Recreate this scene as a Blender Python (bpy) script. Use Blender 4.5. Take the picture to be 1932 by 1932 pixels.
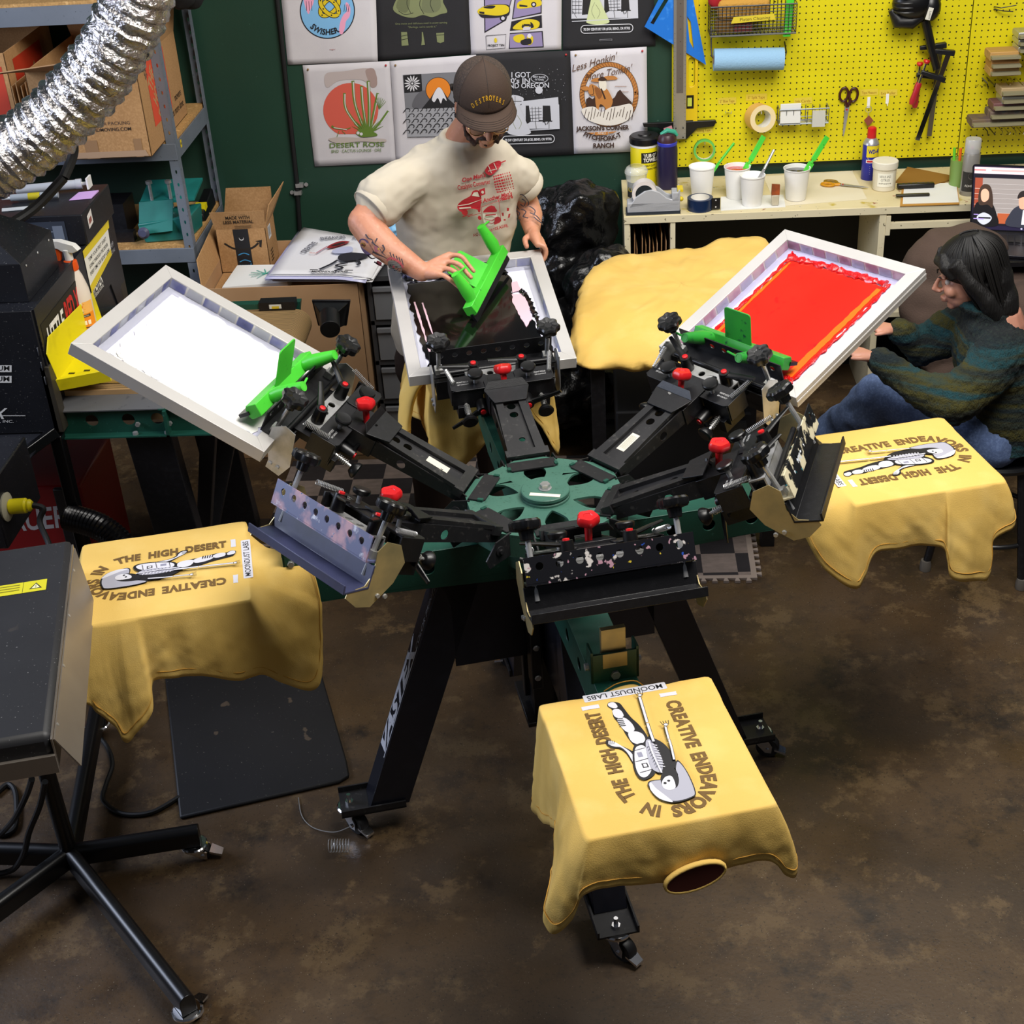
import bpy, bmesh, math, random
from math import sin, cos, pi, radians, sqrt, atan2, hypot
from mathutils import Matrix, Vector, noise as mnoise
from mathutils.geometry import tessellate_polygon
import numpy as np

for o in list(bpy.data.objects): bpy.data.objects.remove(o)
SC = bpy.context.scene
COL = SC.collection
random.seed(7)

# ---------------------------------------------------------------- camera
CAM = Vector((0.153654, -3.260324, 2.927136))
CR = Vector((0.9976208, 0.0415183, -0.0550362)); CU = Vector((0.0256857, 0.5169914, 0.8556052)); CF = Vector((-0.0639765, 0.8549831, -0.5146949))
FPX = 2738.237
cd = bpy.data.cameras.new('camera'); co = bpy.data.objects.new('camera', cd); COL.objects.link(co)
cd.sensor_width = 36; cd.lens = FPX / 1932 * 36; cd.clip_start = .05
mw = Matrix((CR, CU, -CF)).transposed().to_4x4(); mw.translation = CAM
co.matrix_world = mw
SC.camera = co

# ---------------------------------------------------------------- world, lamps, exposure
w = bpy.data.worlds.new('world'); SC.world = w; w.use_nodes = True
w.node_tree.nodes['Background'].inputs[0].default_value = (.80, .86, 1, 1)
w.node_tree.nodes['Background'].inputs[1].default_value = .06

def area(name, loc, target, sx, sy, power, col):
    l = bpy.data.lights.new(name, 'AREA'); l.shape = 'RECTANGLE'; l.size = sx; l.size_y = sy
    l.energy = power; l.color = col
    o = bpy.data.objects.new(name, l); COL.objects.link(o); o.location = loc
    o.rotation_euler = (Vector(target) - Vector(loc)).to_track_quat('-Z', 'Y').to_euler()
    return o
area('ceiling_lamp_key', (1.0, -.5, 3.9), (.2, .9, .9), 2.0, 1.5, 160, (1, .96, .90))
area('ceiling_lamp_wall', (.6, 1.2, 3.5), (.5, 2.3, .9), 3.0, .5, 46, (1, .97, .92))
area('window_light_left', (-4.2, .2, 2.6), (0, .6, 1.0), 1.8, 1.4, 130, (.72, .80, 1))
SC.view_settings.view_transform = 'Standard'; SC.view_settings.look = 'None'
SC.view_settings.exposure = 0; SC.view_settings.gamma = 1; SC.view_settings.use_curve_mapping = False

# ---------------------------------------------------------------- helpers
def hx(h):
    h = h.lstrip('#'); c = [int(h[i:i+2], 16) / 255 for i in (0, 2, 4)]
    return tuple(x / 12.92 if x <= .04045 else ((x + .055) / 1.055) ** 2.4 for x in c) + (1,)

def px(x, y, axis, val):
    """real-world point on the plane axis=val seen at photo pixel x, y"""
    d = CF * FPX + CR * (x - 966) - CU * (y - 966)
    return CAM + d * ((val - CAM[axis]) / d[axis])
def pxp(x, y, p, n):
    d = CF * FPX + CR * (x - 966) - CU * (y - 966); p = Vector(p); n = Vector(n)
    return CAM + d * ((p - CAM).dot(n) / d.dot(n))

MATS = {}
def mat(name, col, rough=.5, metal=0., layers=(), bump=None, alpha=1., trans=0., emit=0., coat=0., rlayers=(), spec=.5, sub=0., coord='Object', brand=None):
    """layers: (scale, lo, hi, colour[, detail[, stretch]]) noise-masked colour mixes"""
    if name in MATS: return MATS[name]
    m = bpy.data.materials.new(name); m.use_nodes = True; nt = m.node_tree; N = nt.nodes; L = nt.links
    b = N['Principled BSDF']
    b.inputs['Base Color'].default_value = hx(col); b.inputs['Roughness'].default_value = rough
    b.inputs['Metallic'].default_value = metal; b.inputs['Alpha'].default_value = alpha
    b.inputs['Transmission Weight'].default_value = trans; b.inputs['Coat Weight'].default_value = coat
    b.inputs['Specular IOR Level'].default_value = spec
    if sub: b.inputs['Subsurface Weight'].default_value = sub; b.inputs['Subsurface Radius'].default_value = (.012, .005, .003)
    if emit:
        b.inputs['Emission Color'].default_value = hx(col); b.inputs['Emission Strength'].default_value = emit
    tc = N.new('ShaderNodeTexCoord')
    def nz(scale, detail=4, stretch=None, off=0):
        n = N.new('ShaderNodeTexNoise'); n.inputs['Scale'].default_value = scale; n.inputs['Detail'].default_value = detail
        if detail >= 10: n.inputs['Roughness'].default_value = .72
        mp = N.new('ShaderNodeMapping'); L.new(tc.outputs[coord], mp.inputs[0]); mp.inputs['Location'].default_value = (off, off * .7, off * 1.3)
        if stretch: mp.inputs['Scale'].default_value = stretch
        L.new(mp.outputs[0], n.inputs['Vector']); return n
    prev = None
    for i, ly in enumerate(layers):
        sc, lo, hi, c = ly[:4]
        n = nz(sc, ly[4] if len(ly) > 4 else 4, ly[5] if len(ly) > 5 else None, i * 3.7)
        r = N.new('ShaderNodeMapRange'); r.inputs['From Min'].default_value = lo; r.inputs['From Max'].default_value = hi
        L.new(n.outputs['Fac'], r.inputs['Value'])
        mx = N.new('ShaderNodeMix'); mx.data_type = 'RGBA'
        L.new(r.outputs[0], mx.inputs[0])
        if prev: L.new(prev, mx.inputs[6])
        else: mx.inputs[6].default_value = hx(col)
        mx.inputs[7].default_value = hx(c); prev = mx.outputs[2]
    if prev: L.new(prev, b.inputs['Base Color'])
    if rlayers:
        sc, lo, hi, r0, r1 = rlayers
        n = nz(sc, 5, None, 9); r = N.new('ShaderNodeMapRange')
        for k, v in zip(('From Min', 'From Max', 'To Min', 'To Max'), (lo, hi, r0, r1)): r.inputs[k].default_value = v
        L.new(n.outputs['Fac'], r.inputs['Value']); L.new(r.outputs[0], b.inputs['Roughness'])
    if bump:
        n = nz(bump[0], bump[2] if len(bump) > 2 else 4, bump[3] if len(bump) > 3 else None)
        bp = N.new('ShaderNodeBump'); bp.inputs['Strength'].default_value = bump[1]; bp.inputs['Distance'].default_value = .01
        L.new(n.outputs['Fac'], bp.inputs['Height']); L.new(bp.outputs[0], b.inputs['Normal'])
    MATS[name] = m
    return m
def ink(c, rough=.6):
    return mat('print_' + c.strip('#') + ('' if rough == .6 else '_%d' % (rough * 100)), c, rough)

class G:
    """mesh builder: collects shapes, links them as one mesh object"""
    def __init__(s, X=None): s.v = []; s.f = []; s.mi = []; s.X = X or Matrix.Identity(4); s.m = 0
    def add(s, vs, fs, m=None):
        b = len(s.v); X = s.X
        s.v += [tuple(X @ Vector(p)) for p in vs]; s.f += [tuple(b + i for i in f) for f in fs]
        s.mi += [s.m if m is None else m] * len(fs); return s
    def box(s, x0, x1, y0, y1, z0, z1, m=None):
        return s.add([(x, y, z) for x in (x0, x1) for y in (y0, y1) for z in (z0, z1)],
            [(0,1,3,2),(4,6,7,5),(0,4,5,1),(2,3,7,6),(0,2,6,4),(1,5,7,3)], m)
    def hexa(s, bot, top, m=None):
        return s.add(list(bot) + list(top), [(3,2,1,0),(4,5,6,7),(0,1,5,4),(1,2,6,5),(2,3,7,6),(3,0,4,7)], m)
    def beam(s, p0, p1, w, h, up=(0,0,1), m=None, w1=None, h1=None):
        p0, p1 = Vector(p0), Vector(p1); d = (p1 - p0).normalized(); a = d.cross(Vector(up)).normalized(); u = a.cross(d)
        w1 = w if w1 is None else w1; h1 = h if h1 is None else h1
        q = lambda p, w, h: [p - a*w/2 - u*h/2, p + a*w/2 - u*h/2, p + a*w/2 + u*h/2, p - a*w/2 + u*h/2]
        return s.hexa(q(p0, w, h), q(p1, w1, h1), m)
    def loft(s, rings, closed=True, cap=True, m=None):
        n = len(rings[0]); vs = [p for r in rings for p in r]; fs = []
        for i in range(len(rings) - 1):
            for j in range(n if closed else n - 1):
                k = (j + 1) % n; fs.append((i*n+j, i*n+k, (i+1)*n+k, (i+1)*n+j))
        if cap and closed: fs.append(tuple(range(n))[::-1]); fs.append(tuple((len(rings)-1)*n + i for i in range(n)))
        return s.add(vs, fs, m)
    def cyl(s, p0, p1, r0, r1=None, n=16, m=None, cap=True):
        return s.tube([p0, p1], [r0, r0 if r1 is None else r1], n, m, cap)
    def tube(s, pts, r, n=8, m=None, cap=True, flat=None, upv=None):
        P = [Vector(p) for p in pts]; R = r if isinstance(r, (list, tuple)) else [r] * len(P)
        T = [(P[min(i+1, len(P)-1)] - P[max(i-1, 0)]).normalized() for i in range(len(P))]
        u = Vector(upv) if upv else (Vector((0,0,1)) if abs(T[0].z) < .9 else Vector((0,1,0)))
        u = (u - T[0] * u.dot(T[0])).normalized(); rings = []
        for i in range(len(P)):
            u = (u - T[i] * u.dot(T[i])).normalized(); a = T[i].cross(u)
            fl = 1 if flat is None else (flat[i] if isinstance(flat, (list, tuple)) else flat)
            rings.append([P[i] + (a * cos(2*pi*j/n) + u * sin(2*pi*j/n) * fl) * R[i] for j in range(n)])
        return s.loft(rings, True, cap, m)
    def lathe(s, prof, o, ax=(0,0,1), n=20, m=None, cap=True, lobes=0, amp=0):
        o = Vector(o); ax = Vector(ax).normalized(); u = Vector((1,0,0)) if abs(ax.x) < .9 else Vector((0,1,0))
        u = (u - ax * u.dot(ax)).normalized(); v = ax.cross(u)
        rings = [[o + ax * z + (u * cos(2*pi*j/n) + v * sin(2*pi*j/n)) * r * (1 + amp * cos(lobes*2*pi*j/n)) for j in range(n)] for r, z in prof]
        return s.loft(rings, True, cap, m)
    def sph(s, c, r, sc=(1,1,1), n=16, m=None, rot=None):
        c = Vector(c); rings = []
        for i in range(1, n // 2):
            th = pi * i / (n // 2)
            ring = [Vector((sin(th)*cos(2*pi*j/n)*sc[0], sin(th)*sin(2*pi*j/n)*sc[1], -cos(th)*sc[2])) * r for j in range(n)]
            rings.append([c + (rot @ p if rot else p) for p in ring])
        return s.loft(rings, True, True, m)
    def prism(s, poly, o, ux, uy, d, m=None, holes=()):
        """polygon (with holes) in plane o,ux,uy, thickness d along ux x uy"""
        o, ux, uy = Vector(o), Vector(ux), Vector(uy); nn = ux.cross(uy).normalized() * d
        loops = [list(poly)] + [list(h) for h in holes]
        tri = tessellate_polygon([[Vector((p[0], p[1], 0)) for p in l] for l in loops])
        flat = [p for l in loops for p in l]; n = len(flat)
        w = [o + ux * p[0] + uy * p[1] for p in flat]; fs = []
        a = flat
        for t in tri:
            t = list(t); ar = (a[t[1]][0]-a[t[0]][0])*(a[t[2]][1]-a[t[0]][1]) - (a[t[2]][0]-a[t[0]][0])*(a[t[1]][1]-a[t[0]][1])
            if ar < 0: t = t[::-1]
            fs.append(tuple(n + i for i in t)); fs.append(tuple(t[::-1]))
        b = 0
        for li, l in enumerate(loops):
            ar = sum(l[i][0]*l[(i+1)%len(l)][1] - l[(i+1)%len(l)][0]*l[i][1] for i in range(len(l)))
            for i in range(len(l)):
                i0, i1 = b+i, b+(i+1)%len(l)
                q = (i0, i1, n+i1, n+i0)
                fs.append(q if (ar > 0) == (li == 0) or li > 0 and ar < 0 else q[::-1])
            b += len(l)
        return s.add(w + [p + nn for p in w], fs, m)
    def obj(s, name, mats, parent=None, sharp=35, bevel=0, solid=0, subd=0):
        me = bpy.data.meshes.new(name); me.from_pydata(s.v, [], s.f)
        for mm in (mats if isinstance(mats, (list, tuple)) else [mats]): me.materials.append(mm)
        me.polygons.foreach_set('material_index', s.mi)
        if sharp:
            me.polygons.foreach_set('use_smooth', [True] * len(s.f))
            if sharp < 180: me.set_sharp_from_angle(angle=radians(sharp))
        me.update()
        o = bpy.data.objects.new(name, me); COL.objects.link(o)
        if solid:
            md = o.modifiers.new('s', 'SOLIDIFY'); md.thickness = solid; md.offset = 0
        if subd:
            md = o.modifiers.new('d', 'SUBSURF'); md.levels = md.render_levels = subd
        if bevel:
            md = o.modifiers.new('b', 'BEVEL'); md.width = bevel; md.segments = 2; md.limit_method = 'ANGLE'; md.angle_limit = radians(40)
        if parent: setpar(o, parent)
        return o

def wloc(o):
    v = Vector(o.location)
    return v + wloc(o.parent) if o.parent and o.parent.type == 'EMPTY' else v
def setpar(o, p):
    o.parent = p
    q = p
    while q.parent: q = q.parent
    if q.type == 'EMPTY': o.matrix_parent_inverse = Matrix.Translation(-q.location) if p is q else Matrix.Identity(4)
    return o
def tag(o, label, cat, group=None, kind=None):
    o['label'] = label; o['category'] = cat
    if group: o['group'] = group
    if kind: o['kind'] = kind
    return o
def thing(name, label, cat, loc=(0,0,0), group=None):
    o = bpy.data.objects.new(name, None); COL.objects.link(o); o.location = loc; o.empty_display_size = .1
    return tag(o, label, cat, group)
def struct(o): o['kind'] = 'structure'; return o
def dup(root, off, label=None, group=None):
    r = root.copy(); COL.objects.link(r); r.location = root.location + Vector(off)
    if label: r['label'] = label
    if group: r['group'] = group
    for ch in list(root.children):
        c = ch.copy(); COL.objects.link(c); c.parent = r
        for g in list(ch.children):
            d = g.copy(); COL.objects.link(d); d.parent = c
    return r
def cat(P, n=8, closed=False):
    """Catmull-Rom through points"""
    P = [Vector(p) for p in P]; out = []; N = len(P)
    for i in range(N if closed else N - 1):
        a, b, c, d = (P[(i+k) % N] for k in (-1, 0, 1, 2)) if closed else (P[max(i-1,0)], P[i], P[i+1], P[min(i+2,N-1)])
        for k in range(n):
            t = k / n
            out.append(.5*((2*b) + (c-a)*t + (2*a-5*b+4*c-d)*t*t + (3*b-a-3*c+d)*t**3))
    if not closed: out.append(P[-1])
    return out
def circ(x, y, r, n=16, ry=None): return [(x + r*cos(2*pi*i/n), y + (ry or r)*sin(2*pi*i/n)) for i in range(n)]
def rect(x0, y0, x1, y1): return [(x0,y0),(x1,y0),(x1,y1),(x0,y1)]
def rrect(x0, y0, x1, y1, r, n=4):
    o = []
    for cx, cy, a in ((x1-r,y1-r,0),(x0+r,y1-r,90),(x0+r,y0+r,180),(x1-r,y0+r,270)):
        o += [(cx + r*cos(radians(a+90*k/n)), cy + r*sin(radians(a+90*k/n))) for k in range(n+1)]
    return o

TXC = {}
def textmesh(s, bold=0., shear=0., space=1.):
    k = (s, bold, shear, space)
    if k not in TXC:
        c = bpy.data.curves.new('t', 'FONT'); c.body = s; c.offset = bold; c.shear = shear; c.space_character = space; c.resolution_u = 3
        o = bpy.data.objects.new('t', c); m = o.to_mesh()
        v = [(p.co.x, p.co.y) for p in m.vertices]; f = [tuple(p.vertices) for p in m.polygons]
        o.to_mesh_clear(); bpy.data.objects.remove(o); bpy.data.curves.remove(c)
        TXC[k] = (v, f)
    return TXC[k]

class Art:
    """flat print on a plane: o origin, ux/uy axes; every call lies a hair above the last"""
    def __init__(s, o, ux, uy, step=.00012, base=.0004, warp=None):
        s.o = Vector(o); s.ux = Vector(ux).normalized(); s.uy = Vector(uy).normalized(); s.n = s.ux.cross(s.uy)
        s.h = base; s.st = step; s.g = G(); s.mats = []; s.warp = warp; s.k = 1
    def mi(s, c):
        m = ink(c) if isinstance(c, str) else c
        if m not in s.mats: s.mats.append(m)
        return s.mats.index(m)
    def pt(s, p):
        if s.warp: return s.warp(p[0]*s.k, p[1]*s.k, s.h)
        return s.o + s.ux*p[0]*s.k + s.uy*p[1]*s.k + s.n*s.h
    def raw(s, vs, fs, c): s.g.add([s.pt(p) for p in vs], fs, s.mi(c)); s.h += s.st; return s
    def poly(s, P, c):
        tri = tessellate_polygon([[Vector((p[0], p[1], 0)) for p in P]])
        fs = []
        for t in tri:
            t = list(t); a, b, d = (P[i] for i in t)
            if (b[0]-a[0])*(d[1]-a[1]) - (d[0]-a[0])*(b[1]-a[1]) < 0: t = t[::-1]
            fs.append(tuple(t))
        return s.raw(P, fs, c)
    def blob(s, P, c, n=5): return s.poly([(p.x, p.y) for p in cat([(a[0], a[1], 0) for a in P], n, True)], c)
    def disc(s, x, y, r, c, ry=None, n=28): return s.poly(circ(x, y, r, n, ry), c)
    def line(s, P, w, c, smooth=0, w1=None):
        Q = [Vector((p[0], p[1], 0)) for p in P]
        if smooth: Q = cat(Q, smooth)
        vs = []; n = len(Q)
        for i in range(n):
            d = (Q[min(i+1,n-1)] - Q[max(i-1,0)]).normalized(); ww = w if w1 is None else w + (w1-w)*i/(n-1)
            vs += [(Q[i].x - d.y*ww/2, Q[i].y + d.x*ww/2), (Q[i].x + d.y*ww/2, Q[i].y - d.x*ww/2)]
        return s.raw(vs, [(2*i+1, 2*i+3, 2*i+2, 2*i) for i in range(n-1)], c)
    def ring(s, x, y, r, w, c, ry=None, n=32): 
        P = circ(x, y, r, n, ry); return s.line(P + [P[0], P[1]], w, c)
    def text(s, t, x, y, size, c, align='c', bold=.0, shear=0, rot=0, w=None, sx=1., space=1., fn=None):
        v, f = textmesh(t, bold, shear, space)
        if not v: return s
        x0 = min(p[0] for p in v); x1 = max(p[0] for p in v)
        k = size / .7; kx = k * sx if w is None else w / (x1 - x0)
        ox = {'c': (x0+x1)/2, 'l': x0, 'r': x1}[align]; ca, sa = cos(radians(rot)), sin(radians(rot))
        q = []
        for a, b in v:
            a = (a-ox)*kx; b = b*k
            q.append(fn(a, b) if fn else (x + a*ca - b*sa, y + a*sa + b*ca))
        return s.raw(q, f, c)
    def arc(s, t, x, y, r, size, c, mid=90, inside=False, bold=.0, sx=1., ry=None):
        """text bent on a circle centred x,y; mid = angle of its middle"""
        ry = ry or r
        def fn(a, b):
            if inside: th = radians(mid) + a/r; rr = -b
            else: th = radians(mid) - a/r; rr = b
            return (x + (r+rr)*cos(th), y + (ry+rr)*sin(th))
        return s.text(t, 0, 0, size, c, bold=bold, sx=sx, fn=fn)
    def obj(s, name, parent): return s.g.obj(name, s.mats, parent, sharp=0)

# ---------------------------------------------------------------- common materials
BLACKM = mat('black_powder_coat', '#0e0e12', .42, layers=((60, .5, .75, '#19191d'),), bump=(300, .05))
BLACKD = mat('dusty_black_metal', '#151518', .5, layers=((9, .45, .8, '#252426'), (70, .6, .75, '#3a3837')))
BLACKP = mat('black_plastic', '#0b0b0d', .36)
REDP = mat('red_plastic', '#c4171d', .35)
STEEL = mat('zinc_steel', '#bfbfc0', .32, .6, layers=((30, .4, .7, '#a3a39f'),))
CHROME = mat('chrome', '#dddde0', .12, 1.)
GOLD = mat('brass_zinc_plate', '#b3a172', .38, .45, layers=((14, .4, .7, '#948a66'),))
GREEN = mat('green_enamel', '#17473a', .42, layers=((7, .45, .75, '#1c5345'), (90, .66, .72, '#2f6153')), bump=(200, .05))
HUBGR = mat('green_hub_enamel', '#3a6456', .5, layers=((8, .4, .8, '#456f60'), (120, .6, .72, '#2c5144')))
DGREEN = mat('dark_green_paint', '#12402f', .4)
ALU = mat('brushed_aluminium', '#d2cfcc', .42, .35, layers=((5, .3, .8, '#c3c0bd'),))
CARD = mat('brown_cardboard', '#a87f51', .85, layers=((4, .3, .8, '#9a7246'), (140, .4, .8, '#b58b5c')))
CARDL = mat('pale_cardboard', '#b58f68', .85, layers=((5, .3, .8, '#a67f58'),))
WHITEP = mat('white_plastic', '#e9e7e2', .4)
GREENP = mat('lime_green_plastic', '#4fd03c', .38, layers=((6, .35, .75, '#3fb52f'), (60, .66, .72, '#2a8a26')))
GREEND = mat('stained_green_plastic', '#2f9a32', .4, layers=((8, .35, .7, '#238330'), (45, .6, .7, '#0f4030')))
RUBBER = mat('black_rubber', '#0c0c0d', .6)
WIRE = mat('dark_wire', '#3a3a3a', .4, .7)
# ================================================================ SETTING
FLOOR = mat('stained_concrete', '#473521', .5, layers=((1.1, .35, .7, '#513e27', 6), (1.9, .46, .70, '#31261a', 9), (9, .50, .66, '#382a1c', 14), (6, .53, .60, '#5d4a31', 14), (3.5, .56, .68, '#251c14', 13), (170, .62, .74, '#2a2014', 2), (230, .755, .775, '#8d8271', 1)), bump=(90, .08, 6), rlayers=(5, .3, .7, .38, .62))
g = G(); g.box(-4.5, 4.5, -4.5, 2.95, -.06, 0)
struct(g.obj('floor', FLOOR))
WALLG = mat('dark_green_wall_paint', '#1c3d2e', .5, layers=((2, .3, .7, '#183629'), (55, .72, .74, '#3f5d4e')), bump=(120, .03))
g = G(); g.box(-4.5, 4.5, 2.9, 3.0, 0, 3.2)
struct(g.obj('wall_back', WALLG))

# ================================================================ PRESS
PSI = 0.2425178; ZP = .955; HR = .1806; HZ = 1.0027; R0 = .7793; PL = .4209; PW = .38
def polar(ang, r, v=0, z=0):
    a = radians(ang) + PSI
    return Vector((cos(a)*r - sin(a)*v, sin(a)*r + cos(a)*v, z))
def frameM(ang):          # local x = outward, y = sideways (counter-clockwise), z = up
    a = radians(ang) + PSI
    return Matrix.Rotation(a, 4, 'Z')
press = thing('screen_printing_press', 'green and black rotary screen printing press with six print heads standing on casters', 'printing press', (0,0,0))
# column
g = G(frameM(-90))
g.box(-.075, .075, -.075, .075, .35, .86)
g.box(-.09, .09, -.015, .015, .38, .83); g.box(-.015, .015, -.09, .09, .38, .83)
g.box(-.10, .10, -.10, .10, .335, .35); g.box(.06, .12, -.085, -.055, .48, .88); g.box(.06, .12, .055, .085, .48, .88)
for y in (-.07, .07):
    for z in (.52, .62, .80): g.lathe([(.010,0),(.010,.006),(.0,.007)], (.12, y, z), (1,0,0), 6, 1)
g.obj('column', [BLACKM, STEEL], press, bevel=.003)
CAST = mat('caster_wheel_rubber', '#18181a', .5)
def caster(gg, x, y, zt, yaw=0, r=.035):
    """swivel caster under zt: slots 0 chrome, 1 rubber"""
    M0 = gg.X; gg.X = M0 @ Matrix.Translation((x, y, 0)) @ Matrix.Rotation(yaw, 4, 'Z')
    gg.lathe([(.034,zt),(.038,zt-.003),(.038,zt-.009),(.020,zt-.014)], (0,0,0), n=20, m=0)
    for sy in (-1, 1): gg.prism([(-.03,zt-.010),(.02,zt-.010),(.038,r+.012),(.036,r-.012),(.018,r-.012)], (0, sy*.020+.002, 0), (1,0,0), (0,0,1), .004, 0)
    gg.lathe([(r*.55,-.015),(r*.93,-.015),(r,-.010),(r,.010),(r*.93,.015),(r*.55,.015)], (.024,0,r), (0,1,0), 24, 1)
    gg.cyl((.024,-.026,r), (.024,.026,r), .006, n=8, m=0)
    gg.hexa([(.045,-.018,.028),(.078,-.013,.012),(.078,.013,.012),(.045,.018,.028)], [(.045,-.018,.034),(.078,-.013,.020),(.078,.013,.020),(.045,.018,.034)], 0)
    gg.cyl((0,0,zt), (0,0,zt+.038), .006, n=8, m=0); gg.lathe([(.012,0),(.012,.009)], (0,0,zt+.006), n=6, m=0)
    gg.X = M0
LEGM = mat('blue_black_leg_enamel', '#191a22', .3, layers=((20, .5, .8, '#20212a'),))
for k, (ang, rb) in enumerate(((-90, .625), (180, .60), (0, .60), (90, .60))):
    g = G(frameM(ang))
    # leg: box section from the column down to the foot, with a deep gusset at its top
    top, bot = .84, .095
    rt, r0_, wd = .30, rb - .035, .115
    g.hexa([(r0_-wd,-.045,bot),(r0_,-.045,bot),(r0_,.045,bot),(r0_-wd,.045,bot)], [(rt-wd,-.045,top),(rt,-.045,top),(rt,.045,top),(rt-wd,.045,top)])
    for sy in (-.045, .041): g.prism([(.07,.86),(rt,top),(rt-.02,.74),(rt-.02,.545),(.07,.545)], (0, sy+.004, 0), (1,0,0), (0,0,1), .004)
    g.box(.06, rt, -.045, .045, .80, .85)
    leg = g.obj('leg', LEGM, press, bevel=.005)
    g = G(frameM(ang)); g.box(rb-.14, rb+.045, -.055, .055, .088, .094); g.box(rb-.14, rb+.045, -.055, -.050, .088, .112); g.box(rb-.14, rb+.045, .050, .055, .088, .112)
    g.obj('foot_plate', BLACKD, leg)
    g = G(frameM(ang)); caster(g, rb+.018, .0, .088, (.6, 2.2, -.4, 1)[k])
    g.obj('caster', [CHROME, CAST], leg)
    if ang == 180:   # white lettering up the leg's outer face
        X = frameM(180); up = Vector((rt-r0_, 0, top-bot)).normalized()
        a = Art(X @ Vector((r0_, 0, bot)), X.to_3x3() @ up, X.to_3x3() @ Vector((0,-1,0)), base=.001); b = '#c9cbd3'
        a.text('VASTEX', .37, -.024, .056, b, bold=.05, shear=.25, w=.38); a.line([(.18,-.034),(.56,-.034)], .006, b); a.line([(.20,.034),(.50,.034)], .004, b)
        a.text('COLOR PRINTER', .66, -.036, .020, '#8f9097', w=.22, shear=.2)
        a.obj('lettering', leg)
# platen arms
for ang in (-90, 0, 90, 180):
    g = G(frameM(ang)); zt = ZP - .030
    holes = [circ(x, zt-.05, .017, 14) for x in (.33, .43, .55)]
    for sy in (-.05, .046): g.prism([(.08,zt),(.80,zt),(.80,zt-.06),(.62,zt-.095),(.08,zt-.125)], (0, sy+.004, 0), (1,0,0), (0,0,1), .004, holes=holes)
    g.box(.08, .80, -.05, .05, zt-.003, zt+.002); g.box(.08, .62, -.05, .05, zt-.10, zt-.096)
    arm = g.obj('platen_arm', GREEN, press, bevel=.0015)
    g = G(frameM(ang))
    gx, gh = .655, (.05 if ang == 90 else .085)
    g.box(gx, gx+.04, -.055, -.049, zt-.0, zt+gh); g.box(gx, gx+.04, .049, .055, zt-.0, zt+gh); g.box(gx+.034, gx+.04, -.055, .055, zt, zt+gh-.008)
    if ang != 90: g.box(gx+.018, gx+.031, -.028, .028, zt+.03, zt+.135, 1); g.box(gx+.0405, gx+.042, -.028, .028, zt+.038, zt+.077, 1)
    g.lathe([(.011,0),(.011,.008)], (gx+.04,0,zt+.018), (1,0,0), 6, 2)
    for sy in (-1, 1): g.lathe([(.009,0),(.009,.010)], (gx+.02, sy*.055, zt+.035), (0,sy,0), 6, 2)
    g.obj('registration_gate', [GREEN, GOLD, STEEL], arm, bevel=.001)
    g = G(frameM(ang)); g.prism(rrect(R0, -PW/2, R0+PL, PW/2, .012), (0,0,ZP-.018), (1,0,0), (0,1,0), .015)
    g.obj('platen', BLACKD, press)
# hub
def dodec(r0, n=12): return [(r0*(1 if k % 2 else .985)*cos(2*pi*k/n), r0*sin(2*pi*k/n)) for k in range(n)]
tear = []
for k in range(6):
    a = radians(60*k+30); h = []
    for (rr, t) in ((.078,-.004),(.105,-.022),(.128,-.030),(.150,-.026),(.162,-.010),(.162,.010),(.150,.026),(.128,.030),(.105,.022),(.078,.004)):
        h.append((cos(a)*rr - sin(a)*t, sin(a)*rr + cos(a)*t))
    tear.append([(p.x, p.y) for p in cat([(q[0], q[1], 0) for q in h], 3, True)])
HUBZ = ZP + .055
g = G(Matrix.Rotation(PSI, 4, 'Z'))
oct_ = [(.208/cos(radians(14))*cos(radians(60*k+b)), .208/cos(radians(14))*sin(radians(60*k+b))) for k in range(6) for b in (-19, 19)]
g.prism(oct_, (0,0,HUBZ-.006), (1,0,0), (0,1,0), .006, holes=tear)
inner = [(x*.97, y*.97) for x, y in oct_]
g.prism(oct_, (0,0,HUBZ-.065), (1,0,0), (0,1,0), .058, holes=[inner])
g.cyl((0,0,.82), (0,0,HUBZ-.01), .055, n=24); g.cyl((0,0,HUBZ-.16), (0,0,HUBZ-.075), .13, n=24)
hub = g.obj('hub', HUBGR, press, bevel=.001)
g = G(); g.lathe([(.064,0),(.064,.006),(.060,.008),(.060,.012),(.064,.014),(.064,.021),(.062,.023)], (0,0,HUBZ), n=40)
g.obj('center_cap', HUBGR, hub)
g = G(); g.lathe([(.017,.023),(.017,.026)], (0,0,HUBZ), n=20); g.lathe([(.014,.026),(.014,.037),(.012,.039)], (0,0,HUBZ), n=6)
g.obj('bolt', STEEL, hub)
g = G(); g.prism(rect(-.040,-.007,.040,.007), Vector((0,0,HUBZ+.0235)) + Vector((.0,-.034,0)), (.985,-.17,0), (.17,.985,0), .0005)
g.obj('label', mat('paper_label', '#e4dcc6', .7), hub)
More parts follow.
